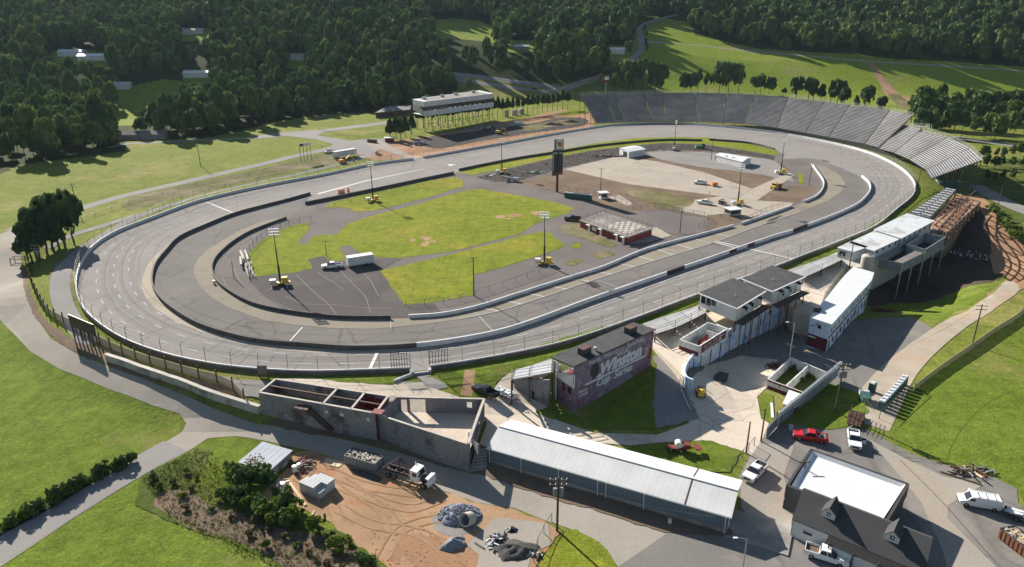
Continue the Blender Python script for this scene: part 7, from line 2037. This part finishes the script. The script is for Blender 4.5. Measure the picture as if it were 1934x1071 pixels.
m = MB(); fr.panel(m, fr.L * .05, fr.L * .35, z0 + .2, z1 - .1, .17, .05); m.build('dark_patch', 'charcoal', t, world=True)
t, fr, z0, z1 = billboard('big black backed billboard on tall wooden posts behind the left turn fence', (139, 637), (186, 657), 593, 615, 'black_paint', 7, post='wood_pole')
t, fr, z0, z1 = billboard('brown square sign panel on the wall by the steps at the left', (488, 711), (506, 711), 690, 707, 'flat_roof_brown', 2)
g = G(1143, 196); t = thing('roadside_sign', 'white and dark sign on a single tall post behind the grandstand corner', 'sign', (g[0], g[1], g[2])); hz = ztop(g[0], g[1], 143) - g[2]
MB().beam((0, 0, 0), (0, 0, hz), .4).build('post', 'galvanised', t); MB().box((0, -.3, hz - 2.6), (6.4, .4, 5.2)).build('board', 'maroon', t)
m = MB(); m.box((.2, -.55, hz - 2.0), (3.4, .1, 2.6)); m.build('white_panel', 'white_paint', t)

# ------------------------------------------------------------------ fences
def post_fence(label, px, h, step, mesh='wire_mesh', post='dark_steel', z=None, ph=0, name='chain_fence', pw=.09, rails=1, raise_=0):
    P = [G(*p)[:2] for p in px] if z is None else [W(*p, z) for p in px]
    L = resample(catmull(P, 3) if len(P) > 2 else P, step); t = thing(name, label, 'fence', (*L[0], H(*L[0])))
    zz = lambda p: (H(*p) if z is None else z) + raise_
    for p in L[:100]: MB().beam((*p, zz(p) - .3 - raise_), (*p, zz(p) + h + ph), pw).build('post', post, t, world=True)
    m = MB()
    for a, b in zip(L, L[1:]): m.quad((*a, zz(a)), (*b, zz(b)), (*b, zz(b) + h), (*a, zz(a) + h))
    m.build('mesh_panel', mesh, t, world=True)
    m = MB()
    for a, b in zip(L, L[1:]): m.beam((*a, zz(a) + h), (*b, zz(b) + h), .06)
    m.build('top_rail', post if mesh != 'screen_mesh' else 'pale_wood', t, world=True); return t
post_fence('tan screened fence with rusty posts round the bottom of the left turn', [(50,500),(60,535),(80,575),(97,597),(136,618),(204,657),(261,680),(324,699),(376,714),(418,724),(440,735),(462,758)], 1.9, 4.6, 'screen_mesh', 'rusty_steel', ph=.9, name='screen_fence', pw=.22)
post_fence('wire fence following the curved edge of the paddock grass', [(588,418),(550,424),(506,442),(476,467),(462,490),(468,512)], 2.0, 4.0, z=0)
post_fence('long wire fence along the pit lane side of the lower grass', [(766,578),(830,575),(893,560),(960,538),(1040,510)], 1.6, 5, z=0)
post_fence('wire fence round the garage yard behind the toilets', [(1035,352),(1075,362),(1140,372),(1210,398),(1234,392),(1290,404)], 2.0, 4, z=0)
post_fence('wire fence between the garage yard and pit lane', [(1234,392),(1290,404),(1330,410),(1338,420),(1320,432)], 2.0, 4, z=0)
post_fence('wire fence beside the block hut', [(1360,412),(1400,420),(1440,402),(1480,390)], 1.6, 4, z=0)
post_fence('wire fence on the inner side of the left perimeter road', [(146,420),(240,388),(366,352),(470,330),(560,312)], 1.4, 9)
post_fence('wire fence along the outside of the back straight', [(240,424),(300,396),(370,366),(470,345),(560,330),(660,312),(740,300)], 1.8, 8)
post_fence('wire fence bordering the far green field', [(604,248),(640,256),(672,262),(736,250)], 1.6, 6)
post_fence('wire fence with gate posts on the small grassy triangle in the infield', [(600,395),(640,388),(660,384),(700,374),(860,340)], 1.6, 7, z=0)
post_fence('wire fence by the lawn at the white pickup', [(1380,893),(1400,868),(1424,842)], 1.8, 2.4)
post_fence('chain fence beside the diagonal row of toilets', [(1660,792),(1690,766),(1726,738)], 2.0, 3)
post_fence('short leaning wire fence at the coal heap', [(1008,1062),(1020,1022),(1042,985)], 1.6, 3)
post_fence('long white topped fence along the right hand field', [(1726,738),(1800,683),(1870,634),(1934,590),(1990,550)], 1.5, 3, 'screen_mesh', 'galvanised', name='field_fence', pw=.14)
post_fence('highway guard fence behind the tree row', [(880,139),(960,149),(1060,160),(1140,140)], 1.0, 9)
post_fence('guard rail fence on the near side of the ramp road', [(1040,173),(1090,162),(1142,146)], 1.2, 6, 'screen_mesh', 'galvanised', name='guard_fence')
t, *_ = (thing('rusty_gate_frame', 'rusty square steel frame by the dark pines at the road bend', 'frame', G(44, 492)),)
m = MB(); g = G(44, 492)
for a, b in (((-2.6, 0, 1.4), (2.6, .4, 1.4)), ((-2.6, -2.0, 1.0), (2.6, -1.6, 1.0)), ((-2.6, 0, 1.4), (-2.6, -2, 1.0)), ((2.6, .4, 1.4), (2.6, -1.6, 1)), ((0, .2, 1.4), (0, -1.8, 1.0))): m.beam(a, b, .16)
for x, y in ((-2.6, 0), (2.6, .4), (2.6, -1.6), (-2.6, -2)): m.beam((x, y, -.3), (x, y, 1.4), .16)
m.build('frame_bars', 'rusty_steel', t)
# ------------------------------------------------------------------ heaps, stacks and litter
def heap(name, label, px, rx, ry, h, mat, seed=1, n=28, rough=.25, cat='heap', rz=0):
    g = G(*px); r_ = random.Random(seed); t = thing(name, label, cat, (g[0], g[1], g[2]), rz); m = MB(); rings = 9
    vs = []
    for k in range(rings + 1):
        u = k / rings
        for i in range(n):
            a = 2 * math.pi * i / n; rr_ = (1 - u) * (1 + .12 * math.sin(3 * a + seed) + .08 * math.sin(5 * a)); nz = mnoise.noise(Vector((math.cos(a) * (1 - u) * 4 + seed, math.sin(a) * (1 - u) * 4, 0)))
            vs.append((rr_ * rx * math.cos(a), rr_ * ry * math.sin(a), -.15 + h * (u ** .8) * (1 - .25 * u) / .75 + nz * h * rough * (1 - u * .5) * min(1, u * 4)))
    fs = [(k * n + i, k * n + (i + 1) % n, (k + 1) * n + (i + 1) % n, (k + 1) * n + i) for k in range(rings) for i in range(n)]
    m.add(vs, fs); m.build('mound', mat, t, smooth=True); return t, g
t, g = heap('rock_heap', 'grey heap of coarse broken rock in the dirt yard', (868, 974), 3.3, 2.6, 1.7, 'rock_gray', 2)
r_ = random.Random(8); m = MB()
for k in range(420):
    a, u = r_.uniform(0, 6.28), math.sqrt(r_.random()); x, y = math.cos(a) * u * 3.4, math.sin(a) * u * 2.7; s = r_.uniform(.10, .28)
    m.box((x, y, 1.65 * (1 - u) ** .8 + .05), (s * 1.4, s, s), r_.uniform(0, 3), taper=.6)
tag(m.build('loose_rocks', 'rock_gray', t), kind='stuff')
heap('gravel_heap', 'smooth grey blue gravel mound near the bottom of the dirt yard', (857, 1029), 2.3, 1.5, 1.3, 'gravel_heap', 5, rz=.6)
heap('coal_heap', 'black heap of asphalt millings on broken slabs', (972, 1040), 3.6, 2.6, 1.1, 'coal_heap', 7, rough=.4)
heap('tarp_heap', 'small black tarpaulin heap above the black millings', (966, 1002), 1.3, 1.0, .6, 'black_paint', 9, rough=.6)
heap('soil_heap', 'dark soil mound on the demolition ground', (1045, 236), 9, 3, 1.8, 'dirt_brown', 4, rough=.4); heap('soil_heap', 'second dark soil mound nearer the grandstand', (1078, 231), 6, 2.5, 1.8, 'dirt_brown', 6, rough=.4)
g = G(880, 993); t = thing('concrete_pipe', 'round concrete culvert ring lying beside the rock heap', 'pipe', g, .4)
m = MB(); n = 20
for r0, r1 in ((1.05, 1.05), (.85, .85)): pass
vs = [(-.8 + s * 1.6, math.cos(2 * math.pi * i / n) * rr_, 1.0 + math.sin(2 * math.pi * i / n) * rr_) for s, rr_ in ((0, 1.05), (1, 1.05), (1, .85), (0, .85)) for i in range(n)]
m.add(vs, [(k * n + i, k * n + (i + 1) % n, ((k + 1) % 4) * n + (i + 1) % n, ((k + 1) % 4) * n + i) for k in range(4) for i in range(n)]); m.build('pipe_ring', 'pale_concrete', t)
t.rotation_euler = (0, math.radians(25), 1.0)
def scrap(label, px, rx, ry, h, n, mats, seed=1, name='scrap_heap', lmax=3.2, th=.12, rz=0):
    g = G(*px); r_ = random.Random(seed); t = thing(name, label, 'heap', g, rz); m = MB()
    for k in range(n):
        u = math.sqrt(r_.random()); a = r_.uniform(0, 6.28); x, y = math.cos(a) * u * rx, math.sin(a) * u * ry; z = h * (1 - u) * r_.random() + .1
        L_ = r_.uniform(.3, 1) * lmax / 2; b = r_.uniform(0, 6.28); dz = r_.uniform(-.25, .5) * L_; m.cur = r_.randrange(len(mats))
        m.beam((x - math.cos(b) * L_, y - math.sin(b) * L_, max(.05, z - dz)), (x + math.cos(b) * L_, y + math.sin(b) * L_, max(.05, z + dz)), r_.uniform(.5, 1.6) * th, r_.uniform(.5, 3) * th)
    m.build('scrap_pieces', list(mats), t); return t
scrap('long heap of blue grey scrap metal on the demolition ground', (915, 244), 15, 3.5, 2.6, 260, ('bin_gray', 'galvanised', 'dark_steel'), 2, lmax=4, th=.22)
scrap('bright white tangle of scrap at the right end of the metal heap', (978, 236), 6, 2.4, 3.0, 120, ('white_paint', 'galvanised'), 3, lmax=4, th=.2)
scrap('white and dark scrap tangle left below the press tower', (790, 273), 6, 2.6, 2.2, 110, ('white_paint', 'dark_steel', 'galvanised'), 4, lmax=4, th=.2)
scrap('loose lumber and posts dumped on the edge of the field, right', (1838, 892), 3.4, 1.5, .8, 46, ('pale_wood', 'dark_steel', 'rust_bin', 'galvanised'), 5, lmax=3)
scrap('small heap of rubble chunks by the dark bank, left of the scoreboard', (1008, 327), 6, 2, 1.2, 60, ('pale_concrete', 'bin_gray'), 6, lmax=1.8, th=.3, name='rubble_heap')
scrap('row of junk and white rubble beside the gabled garage', (1150, 296), 9, 1.6, 1.3, 80, ('pale_concrete', 'barn_red', 'galvanised', 'dark_steel'), 7, lmax=1.8, th=.3, name='rubble_heap')
scrap('rusty farm scrap behind the block shed', (572, 880), 2.2, 2.6, .7, 70, ('rusty_steel', 'barn_red', 'dark_steel'), 8, lmax=2.2, th=.08)
scrap('black and white pipe offcuts beside the black millings', (938, 1025), 1.5, 2.0, .7, 40, ('black_paint', 'white_paint', 'dark_steel'), 9, lmax=1.6)
scrap('white stone blocks tumbled at the corner of the lower green verge', (1013, 1049), 1.2, .9, .3, 14, ('white_paint', 'black_paint'), 10, lmax=.7, th=.22)
scrap('burnt timber tangle in the shaded lot left of the roofless restroom', (1462, 694), 1.6, 1.2, 1.1, 50, ('rusty_steel', 'dark_steel'), 11, lmax=2)
scrap('rusty steel pallets and pipes at the edge of the basin', (1668, 588), 3.2, 1.2, .8, 50, ('rusty_steel', 'barn_red'), 12, lmax=2.4)
scrap('litter of white scraps on the dark bank', (1850, 480), 9, 7, .2, 60, ('white_paint', 'galvanised'), 13, lmax=1.0, th=.15, name='litter_heap')
scrap('loose branches and scrap under the block shed wall', (528, 918), 1.0, 1.8, .5, 26, ('galvanised', 'pale_wood'), 14, lmax=2.6, th=.06)
ONES = ['first', 'second', 'third', 'fourth', 'fifth', 'sixth', 'seventh', 'eighth', 'ninth', 'tenth', 'eleventh', 'twelfth', 'thirteenth', 'fourteenth', 'fifteenth', 'sixteenth', 'seventeenth', 'eighteenth', 'nineteenth']
ORDW = ONES + ['twentieth'] + ['twenty-' + w for w in ONES[:9]] + ['thirtieth'] + ['thirty-' + w for w in ONES[:9]]
# stack of concrete blocks, each block a thing
g = G(600, 925); first = None; an = -.52; c, s = math.cos(an), math.sin(an)
bl = thing('concrete_block', 'long pale grey concrete block in the stack on the dirt yard', 'block', (0, 0, 0), an, 'concrete blocks in the stack')
MB().box((0, 0, .3), (.58, 1.75, .58)).build('block_body', 'block_gray', bl)
cnt = 0
for lay in range(3):
    for j in range(2):
        for i in range(7):
            if lay == 2 and ((j == 0 and i > 6) or (j == 1 and i < 2)): continue
            if lay == 2 and j == 0 and i >= 5: continue
            x, y = (i - 3) * .62, (j - .5) * 1.8; p = (g[0] + c * x - s * y + .02 * lay, g[1] + s * x + c * y, g[2] + .04 + lay * .6)
            if cnt == 0: bl.location = p
            else: last_b = dup(bl, p, an + rnd.uniform(-.015, .015))
            ob = bl if cnt == 0 else last_b
            ob['label'] = 'grey concrete block, %s layer, %s row of the stack, %s from the left' % (('bottom', 'middle', 'top')[lay], ('near', 'far')[j], ORDW[i])
            cnt += 1
# planks, drums, barrels
def plank(label, a, b, w, h, mat, name='plank'):
    A_, B_ = G(*a), G(*b); t = thing(name, label, 'plank', A_); MB().beam((A_[0], A_[1], A_[2] + .12), (B_[0], B_[1], B_[2] + .12), w, h).build('board', mat, t, world=True)
plank('long pale new timber beam lying left of the block stack', (547, 912), (577, 956), .42, .25, 'pale_wood'); plank('shorter pale board in the weeds below the block stack', (594, 966), (589, 974), .3, .1, 'pale_wood')
plank('tan plywood sheet lying by the road edge', (613, 871), (645, 879), 1.6, .05, 'pale_wood', 'plywood_sheet'); plank('dark heavy timber on the lot edge by the lumber', (1776, 892), (1852, 917), .3, .25, 'wood_pole', 'timber_beam')
plank('bright sunlit plywood offcut on the shaded lot', (1484, 649), (1502, 657), 1.2, .06, 'pale_wood', 'plywood_sheet'); plank('long curved strip of bright board on the shaded lot', (1518, 660), (1568, 695), .7, .06, 'pale_wood')
plank('white pipe rail bundle on the lawn strip', (1457, 762), (1459, 790), .5, .15, 'white_paint', 'pipe_bundle')
plank('dark pipes lying left of the broken slabs', (897, 1027), (915, 1038), .25, .2, 'dark_steel', 'pipe_bundle')
plank('striped corrugated panel lying on the infield path by the light tower', (924, 333), (936, 329), .8, .2, 'white_paint', 'corrugated_sheet')
dr = thing('barrel', '', 'barrel'); MB().lathe((0, 0, 0), [(.29, 0), (.30, .3), (.31, .32), (.30, .34), (.30, .6), (.31, .62), (.29, .9)], 14).build('barrel_body', 'white_paint', dr)
MB().lathe((0, 0, .9), [(.27, 0), (.27, .02)], 12).build('lid', 'galvanised', dr)
for k, (px, sc, lab) in enumerate((((535, 924), 1.3, 'white plastic barrel standing alone below the block shed'), ((557, 892), 1.4, 'left of two white barrels beside the block shed'), ((565, 886), 1.2, 'right of two white barrels beside the block shed'),
        ((405, 537), 1.2, 'white barrel on top of the dark inner wall'), ((1493, 812), 1.2, 'grey bin beside the board fence'), ((1265, 988), 1.0, 'small white tub in the shade of the metal shed'))):
    g = G(*px)
    if k == 0: dr.location = g; dr.scale = (sc,) * 3; tag(dr, lab)
    else: dup(dr, g, 0, lab, scale=sc)
od = thing('traffic_drum', '', 'traffic drum'); MB().lathe((0, 0, 0), [(.5, 0), (.42, .15), (.40, .9), (.36, 1.3)], 12).build('drum_body', 'orange_paint', od); MB().lathe((0, 0, .5), [(.43, 0), (.42, .25)], 12).build('white_band', 'white_paint', od)
for k, (px, lab) in enumerate((((641, 367), 'leftmost orange traffic drum by the dark infield wall'), ((645, 366), 'second orange traffic drum from the left by the dark infield wall'), ((649, 365), 'third orange traffic drum from the left by the dark infield wall'), ((658, 363), 'orange traffic drum standing apart on the right by the dark infield wall'))):
    g = W(*px)
    if k == 0: od.location = (*g, .1); tag(od, lab, group='orange traffic drums'); od.scale = (1.3,) * 3
    else: dup(od, (*g, .1), 0, lab, 'orange traffic drums')
g = W(1050, 1000, 0)
# rollers and black racks in the left paddock
t = thing('barrier_rack', 'pile of white tubes and black steel racks at the left end of the paddock grass', 'rack', (*W(468, 505), 0)); m = MB()
for a, b in (((455, 480), (462, 497)), ((464, 479), (470, 498)), ((455, 492), (457, 508))): p, q = W(*a), W(*b); m.tube((*p, 1.0), (*q, 1.2), .35, n=10)
m.build('white_tube', 'pale_concrete', t, world=True); m = MB(); r_ = random.Random(4)
for k in range(16):
    p, q = W(462 + r_.uniform(0, 14), 500 + r_.uniform(-3, 20)), W(466 + r_.uniform(0, 18), 508 + r_.uniform(0, 22)); m.beam((*p, .2 + r_.random() * 1.6), (*q, .3 + r_.random()), .13)
m.build('steel_rack', 'black_paint', t, world=True)
t = thing('barrier_sign', 'white folding frame on the front straight by the wall', 'frame', (*W(1500, 480), 0)); m = MB()
p, q = W(1491, 481), W(1506, 484)
for zz in (.6, 1.6, 2.4): m.beam((*p, zz), (*q, zz), .12)
for u in (0, .5, 1): c_ = lerp(p, q, u); m.beam((*c_, 0), (*c_, 2.6), .1)
m.build('frame_bars', 'white_paint', t, world=True)
for px, lab, mt in (((1185, 250 - 20), 'green covered bench box under the right grandstand', 'potty_green'),):
    pass
g = G(1790, 352); t = thing('green_canopy', 'dark green canopy box with pale ends under the corner of the pale grandstand', 'canopy', g, -.1)
MB().box((0, 0, 1.1), (9, 3.4, 2.2)).build('canopy_body', 'potty_green', t); MB().box((-4.2, 0, 2.3), (1.2, 3.6, .3)).build('pale_end', 'white_roof', t); MB().box((4.2, 0, 2.3), (1.2, 3.6, .3)).build('pale_end', 'white_roof', t)
for k, (px, lab) in enumerate((((965 + 7, 218), 'left cream water tank on the verge by the tree row'), ((965 + 20, 216), 'right cream water tank on the verge by the tree row'))):
    g = G(*px); t = thing('storage_tank', lab, 'tank', g, group='cream tanks by the tree row'); MB().lathe((0, 0, 0), [(2.0, 0), (2.0, 3.6), (1.2, 4.1)], 16).build('tank_body', 'pale_concrete', t); MB().lathe((0, 0, 4.1), [(.4, 0), (.4, .3)], 10).build('hatch', 'galvanised', t)
g = G(957, 221); t = thing('plywood_shed', 'tall tan plywood box left of the cream tanks', 'shed', g); MB().box((0, 0, 2.3), (3.0, 2.4, 4.6)).build('body', 'pale_wood', t); MB().box((0, 0, 4.7), (3.3, 2.7, .15)).build('roof', 'rusty_steel', t)
g = G(736, 268); t = thing('guard_hut', 'small dark hut with a light roof at the back gate', 'hut', g, .1); MB().box((0, 0, 1.2), (5, 3.4, 2.4)).build('wall', 'maroon', t); MB().box((0, 0, 2.5), (6.2, 4.6, .2)).build('roof', 'flat_roof_white', t)

# ------------------------------------------------------------------ single trees, rows and bushes
PINE = [tree_proto('pine_tree', 40 + i, 'cone' if i else 'tall', 'leaf_pine', 420, .13, r_, h_, z_, .22, 12)[0] for i, (r_, h_, z_) in enumerate(((4.1, 10, 1.1), (4.0, 11, 1.1), (3.4, 9, 3.3)))]
BUSH = [tree_proto('bush', 60 + i, 'bush', lf, 150, .16, r_, h_, .0, .06, 6)[0] for i, (lf, r_, h_) in enumerate((('leaf_bush', 1.3, 1.9), ('leaf_bush', 1.6, 1.6), ('leaf_dry', 1.3, 1.5), ('leaf_deciduous', 1.5, 2.3)))]
used = set()
def put(proto, px, h=None, top=None, s=1.0, label='', group=None, cat=None, wide=1.0, hp=10.0):
    g = G(*px) if len(px) == 2 else px
    if top is not None: h = ztop(g[0], g[1], top) - g[2]
    k = s if h is None else h / hp
    sc = (k * wide, k * wide, k)
    if proto.name not in used: proto.location = g; proto.rotation_euler = (0, 0, rnd.random() * 6); proto.scale = sc; used.add(proto.name); r = proto; tag(r, label, cat or 'tree', group)
    else:
        r = dup(proto, g, rnd.random() * 6, label, group, sc)
        if cat: r['category'] = cat
    return r
HP = {PINE[0].name: 10, PINE[1].name: 11, PINE[2].name: 9}
for px, top, w in (((62,497),428,1.2), ((75,492),420,1.15), ((88,478),405,1.1), ((98,470),398,1.0), ((110,463),388,1.1), ((122,458),378,1.1), ((140,456),382,.9), ((68,482),412,1.2), ((50,480),418,1.2), ((104,478),402,1.0)):
    p = PINE[rnd.randrange(2)]; put(p, px, top=top + rnd.uniform(-3, 3), label='dark bushy pine in the clump at the bend of the left road', group='pines at the left bend', wide=w * 1.25, hp=HP[p.name])
row = [(738, 264), (748, 262), (757, 263), (766, 259), (778, 254)] + [(790 + i * 9.4, 244 - i * 1.25) for i in range(31)]
for i, px in enumerate(row):
    p = PINE[2 if i > 4 else 1]; put(p, px, h=14.5 + rnd.uniform(-1.4, 1.2) if i > 4 else 12.5, label='dark pine with a bare trunk in the straight row behind the press tower', group='pines in the row by the press tower', wide=.62 if i > 4 else .95, hp=HP[p.name])
DH = [18, 20, 17, 16, 22, 19]
def dtree(px, top, label, group=None, wide=1.0):
    k = rnd.randrange(6); g = G(*px); h = ztop(g[0], g[1], top) - g[2]; s = h / DH[k]
    dup(DECID[k][0], g, rnd.random() * 6, label, group, (s * wide, s * wide, s))['category'] = 'tree'
for px, top in (((1150,150),118),((1165,160),122),((1180,164),116),((1195,168),118),((1212,170),116),((1228,170),120),((1245,170),122),((1160,172),140),((1185,174),138),((1238,174),135),((1138,165),140),((1205,160),130)):
    dtree(px, top, 'broadleaf tree in the thick clump behind the left part of the grandstand', 'clump behind the grandstand')
for px, top in (((1290,176),142),((1305,176),140),((1318,176),134),((1332,176),142),((1358,176),122),((1375,176),121),((1394,176),123),((1425,178),146),((1436,178),142),((1452,178),148)):
    dtree(px, top, 'tree standing just behind the rim of the grandstand', 'trees along the grandstand rim', .95)
for px, top in (((1504,186),150),((1526,189),152),((1536,190),150),((1550,193),158),((1568,196),152),((1580,197),156),((1594,202),170),((1634,207),168),((1662,214),186),((1615,206),180),((1480,184),165)):
    p = PINE[rnd.randrange(3)]; put(p, px, top=top, label='dark pine just behind the curved rim of the grandstand', group='pines along the grandstand rim', wide=1.15, hp=HP[p.name])
for i in range(34):
    x = 1742 + (i % 12) * 19 + rnd.uniform(-6, 6); row_ = i // 12; y = 226 + row_ * 15 + (x - 1740) * .04 + rnd.uniform(-3, 3)
    dtree((x, y), y - 52 + row_ * 4 + rnd.uniform(-7, 6), 'broadleaf tree in the wood to the right of the grandstand', 'wood right of the grandstand')
for i in range(16):
    x = 1860 + (i % 6) * 17 + rnd.uniform(-6, 6); y = 298 + (i // 6) * 22 + rnd.uniform(-5, 5); dtree((x, y), y - 20 + rnd.uniform(-6, 4), 'low round tree in the green scrub at the right edge', 'low trees in the right scrub')
dtree((706, 213), 148, 'tall twin topped tree at the left end of the brick house', None, .7); dtree((722, 211), 158, 'second tall tree behind the brick house', None, .7); dtree((884, 174), 150, 'round dark tree behind the press tower roof')
for px, top in (((1217, 62), 46), ((1221, 72), 57), ((1219, 92), 72), ((1222, 99), 84)): put(PINE[1], px, top=top, label='slim dark cedar beside the road up the hill', group='cedars by the hill road', wide=.8, hp=11)
for px, top in (((320,255),215),((335,254),222),((350,253),225),((312,248),210),((372,250),212),((395,248),200),((415,246),200),((440,245),205),((220,276),232),((200,280),230)):
    dtree(px, top, 'dark round tree at the wood edge beside the grey house', 'trees by the grey house')
# hedge along the lane at the lower left
hed = [(0,1004),(40,985),(80,962),(120,940),(160,915),(200,893),(240,874)]
hw = [G(*p)[:2] for p in hed]; hl = resample(hw, .85)
BH = [1.9, 1.6, 1.5, 2.3]
for i, p in enumerate(hl):
    k = (0, 1, 3, 0)[i % 4]; x, y = p[0] + rnd.uniform(-.6, .6), p[1] + rnd.uniform(-.6, .6); put(BUSH[k], (x, y, H(x, y) - .15), s=rnd.uniform(.7, 1.0), label='leafy green bush in the hedge along the lower left lane', group='hedge bushes', cat='bush')
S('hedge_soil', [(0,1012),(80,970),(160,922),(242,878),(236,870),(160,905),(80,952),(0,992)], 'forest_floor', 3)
E2 = [(352,893),(370,905),(330,915),(300,925),(345,940),(440,950),(500,915),(465,930),(520,935),(440,980),(480,985),(530,960),(570,970),(510,1000),(540,1015),(600,990),(560,1035),(630,1010),(600,1060),(660,1030),(680,1060),(350,965),(620,1070),(650,1075),(500,1035),(455,900),(290,905),(360,925),(400,965),(470,1010),(585,1045),(640,1045),(700,1068)]
gb = [(500,978),(520,968),(540,960),(555,978),(482,970),(545,992),(470,958),(425,938),(440,905),(600,1000),(515,985),(495,962),(560,962),(640,1035),(455,945)]
for i, px in enumerate(E2 + gb):
    big = i >= len(E2); dry = not big and i % 4 != 0 and px[0] > 320; k = 2 if dry else (0, 1, 3)[i % 3]
    put(BUSH[k], px, s=rnd.uniform(.95, 1.25) if big else rnd.uniform(.35, .7), label='brown dried out bush in the overgrown bank by the dirt yard' if dry else 'green bush in the overgrown bank by the dirt yard', group='dry bushes on the bank' if dry else 'green bushes on the bank', cat='bush')
for px in ((475,915),(488,912),(465,912),(500,910)): put(BUSH[3], px, s=1.2, label='dark bush growing against the block shed wall', group='bushes at the block shed', cat='bush')
for i in range(16):
    u = i / 15; px = (1868 + 50 * u + rnd.uniform(-4, 4), 392 + 60 * u + rnd.uniform(-4, 4)); put(BUSH[i % 2], px, s=rnd.uniform(1.1, 1.7), label='bright green bush on the bank above the dirt lane, right', group='bushes on the right bank', cat='bush')
for i, px in enumerate(((1497,700),(1505,712),(1520,708),(1530,716),(1538,705),(1515,722))): put(BUSH[i % 2], px, s=.6, label='weed growing inside the roofless restroom', group='weeds in the restroom', cat='bush')
# loose stones and grass clumps over the rough ground
def scatter(name, label, poly, n, mat, kind, seed, smin, smax, cat):
    r_ = np.random.RandomState(seed); P = [G(*p)[:2] for p in poly]; xs = [p[0] for p in P]; ys = [p[1] for p in P]; m = MB(); c = 0
    while c < n:
        X = r_.uniform(min(xs), max(xs), 200); Y = r_.uniform(min(ys), max(ys), 200); I = inside(X, Y, P)
        for x, y in zip(X[I], Y[I]):
            s = r_.uniform(smin, smax); z = H(x, y) + .05
            if kind == 'stone': m.box((x, y, z + s * .2), (s * 1.5, s, s * .7), r_.uniform(0, 3), taper=.6)
            else:
                for k in range(5):
                    a = r_.uniform(0, 6.28); q = r_.uniform(.3, 1) * s; m.add([(x, y, z), (x + math.cos(a) * s * .25, y + math.sin(a) * s * .25, z), (x + math.cos(a) * q, y + math.sin(a) * q, z + s)], [(0, 1, 2)])
            c += 1
            if c >= n: break
    o = m.build(name, mat); tag(o, label, cat, kind='stuff')
yard = [(520,905),(556,856),(590,852),(740,901),(900,951),(972,961),(1031,985),(1060,1005),(960,1070),(780,1070),(640,1000)]
scatter('loose_stones', 'small stones strewn over the orange dirt yard', yard, 420, 'dirt_tan', 'stone', 1, .04, .13, 'stones')
scatter('clay_clods', 'red clods strewn over the dirt yard', [(700,1000),(830,1000),(930,1060),(800,1100),(700,1050)], 260, 'dirt_red', 'stone', 2, .05, .18, 'clods')
scatter('weed_tufts', 'weed tufts scattered over the rough bank', [(265,905),(345,862),(400,850),(480,935),(570,980),(720,1060),(600,1120),(440,1025),(330,990)], 1500, 'leaf_bush', 'tuft', 3, .2, .45, 'weeds')
scatter('dry_tufts', 'dry grass tufts on the roadside strips', [(265,905),(345,862),(372,846),(520,960),(720,1070),(600,1120),(330,990)], 2200, 'leaf_dry', 'tuft', 4, .15, .38, 'weeds')
scatter('bank_rocks', 'dark rocks covering the bank inside the far turn', [(900,335),(960,320),(1041,301),(1117,286),(1195,277),(1326,274),(1400,285),(1462,296),(1400,291),(1326,284),(1215,287),(1110,306),(1010,332),(940,343)], 1000, 'dark_concrete', 'stone', 5, .25, .6, 'rocks')

# ------------------------------------------------------------------ labels by place in a row
for gname, base in (('pines in the row by the press tower', 'pine of the straight row behind the press tower'), ('pines along the grandstand rim', 'dark pine behind the curved grandstand rim'),
        ('trees along the grandstand rim', 'broadleaf tree behind the grandstand rim'), ('pines at the left bend', 'dark bushy pine at the left road bend'), ('hedge bushes', 'green bush of the lower left lane hedge'),
        ('toilets by the field fence', 'white roofed toilet of the diagonal row by the fence'), ('toilets on the infield road', 'green toilet of the infield row'), ('cedars by the hill road', 'slim dark cedar beside the hill road'),
        ('trees by the grey house', 'dark round tree at the wood edge near the grey house'), ('bushes on the right bank', 'bright green bush above the dirt lane, right'), ('weeds in the restroom', 'weed clump inside the roofless restroom'),
        ('bushes at the block shed', 'dark bush against the block shed'), ('clump behind the grandstand', 'tree of the thick clump left behind the grandstand'), ('low trees in the right scrub', 'low tree in the right edge scrub')):
    obs = [o for o in bpy.data.objects if o.parent is None and o.get('group') == gname]
    obs.sort(key=lambda o: proj(o.location.x, o.location.y, o.location.z)[0])
    for i, o in enumerate(obs): o['label'] = base + ', ' + ORDW[min(i, len(ORDW) - 1)] + ' from the left'

# ------------------------------------------------------------------ air
def haze():
    m = bpy.data.materials.new('haze_air'); m.use_nodes = True; nt = m.node_tree; nt.nodes.clear()
    out = nt.nodes.new('ShaderNodeOutputMaterial'); v = nt.nodes.new('ShaderNodeVolumePrincipled')
    v.inputs['Color'].default_value = (.62, .80, 1.0, 1); v.inputs['Density'].default_value = .000028; v.inputs['Anisotropy'].default_value = .2
    nt.links.new(v.outputs[0], out.inputs['Volume'])
    MATS['haze_air'] = m
    mb = MB(); mb.box((200, 1950, 180), (7400, 4900, 400))
    o = mb.build('haze', 'haze_air'); tag(o, 'thin bluish haze lying over the valley', 'haze', kind='stuff')
haze()
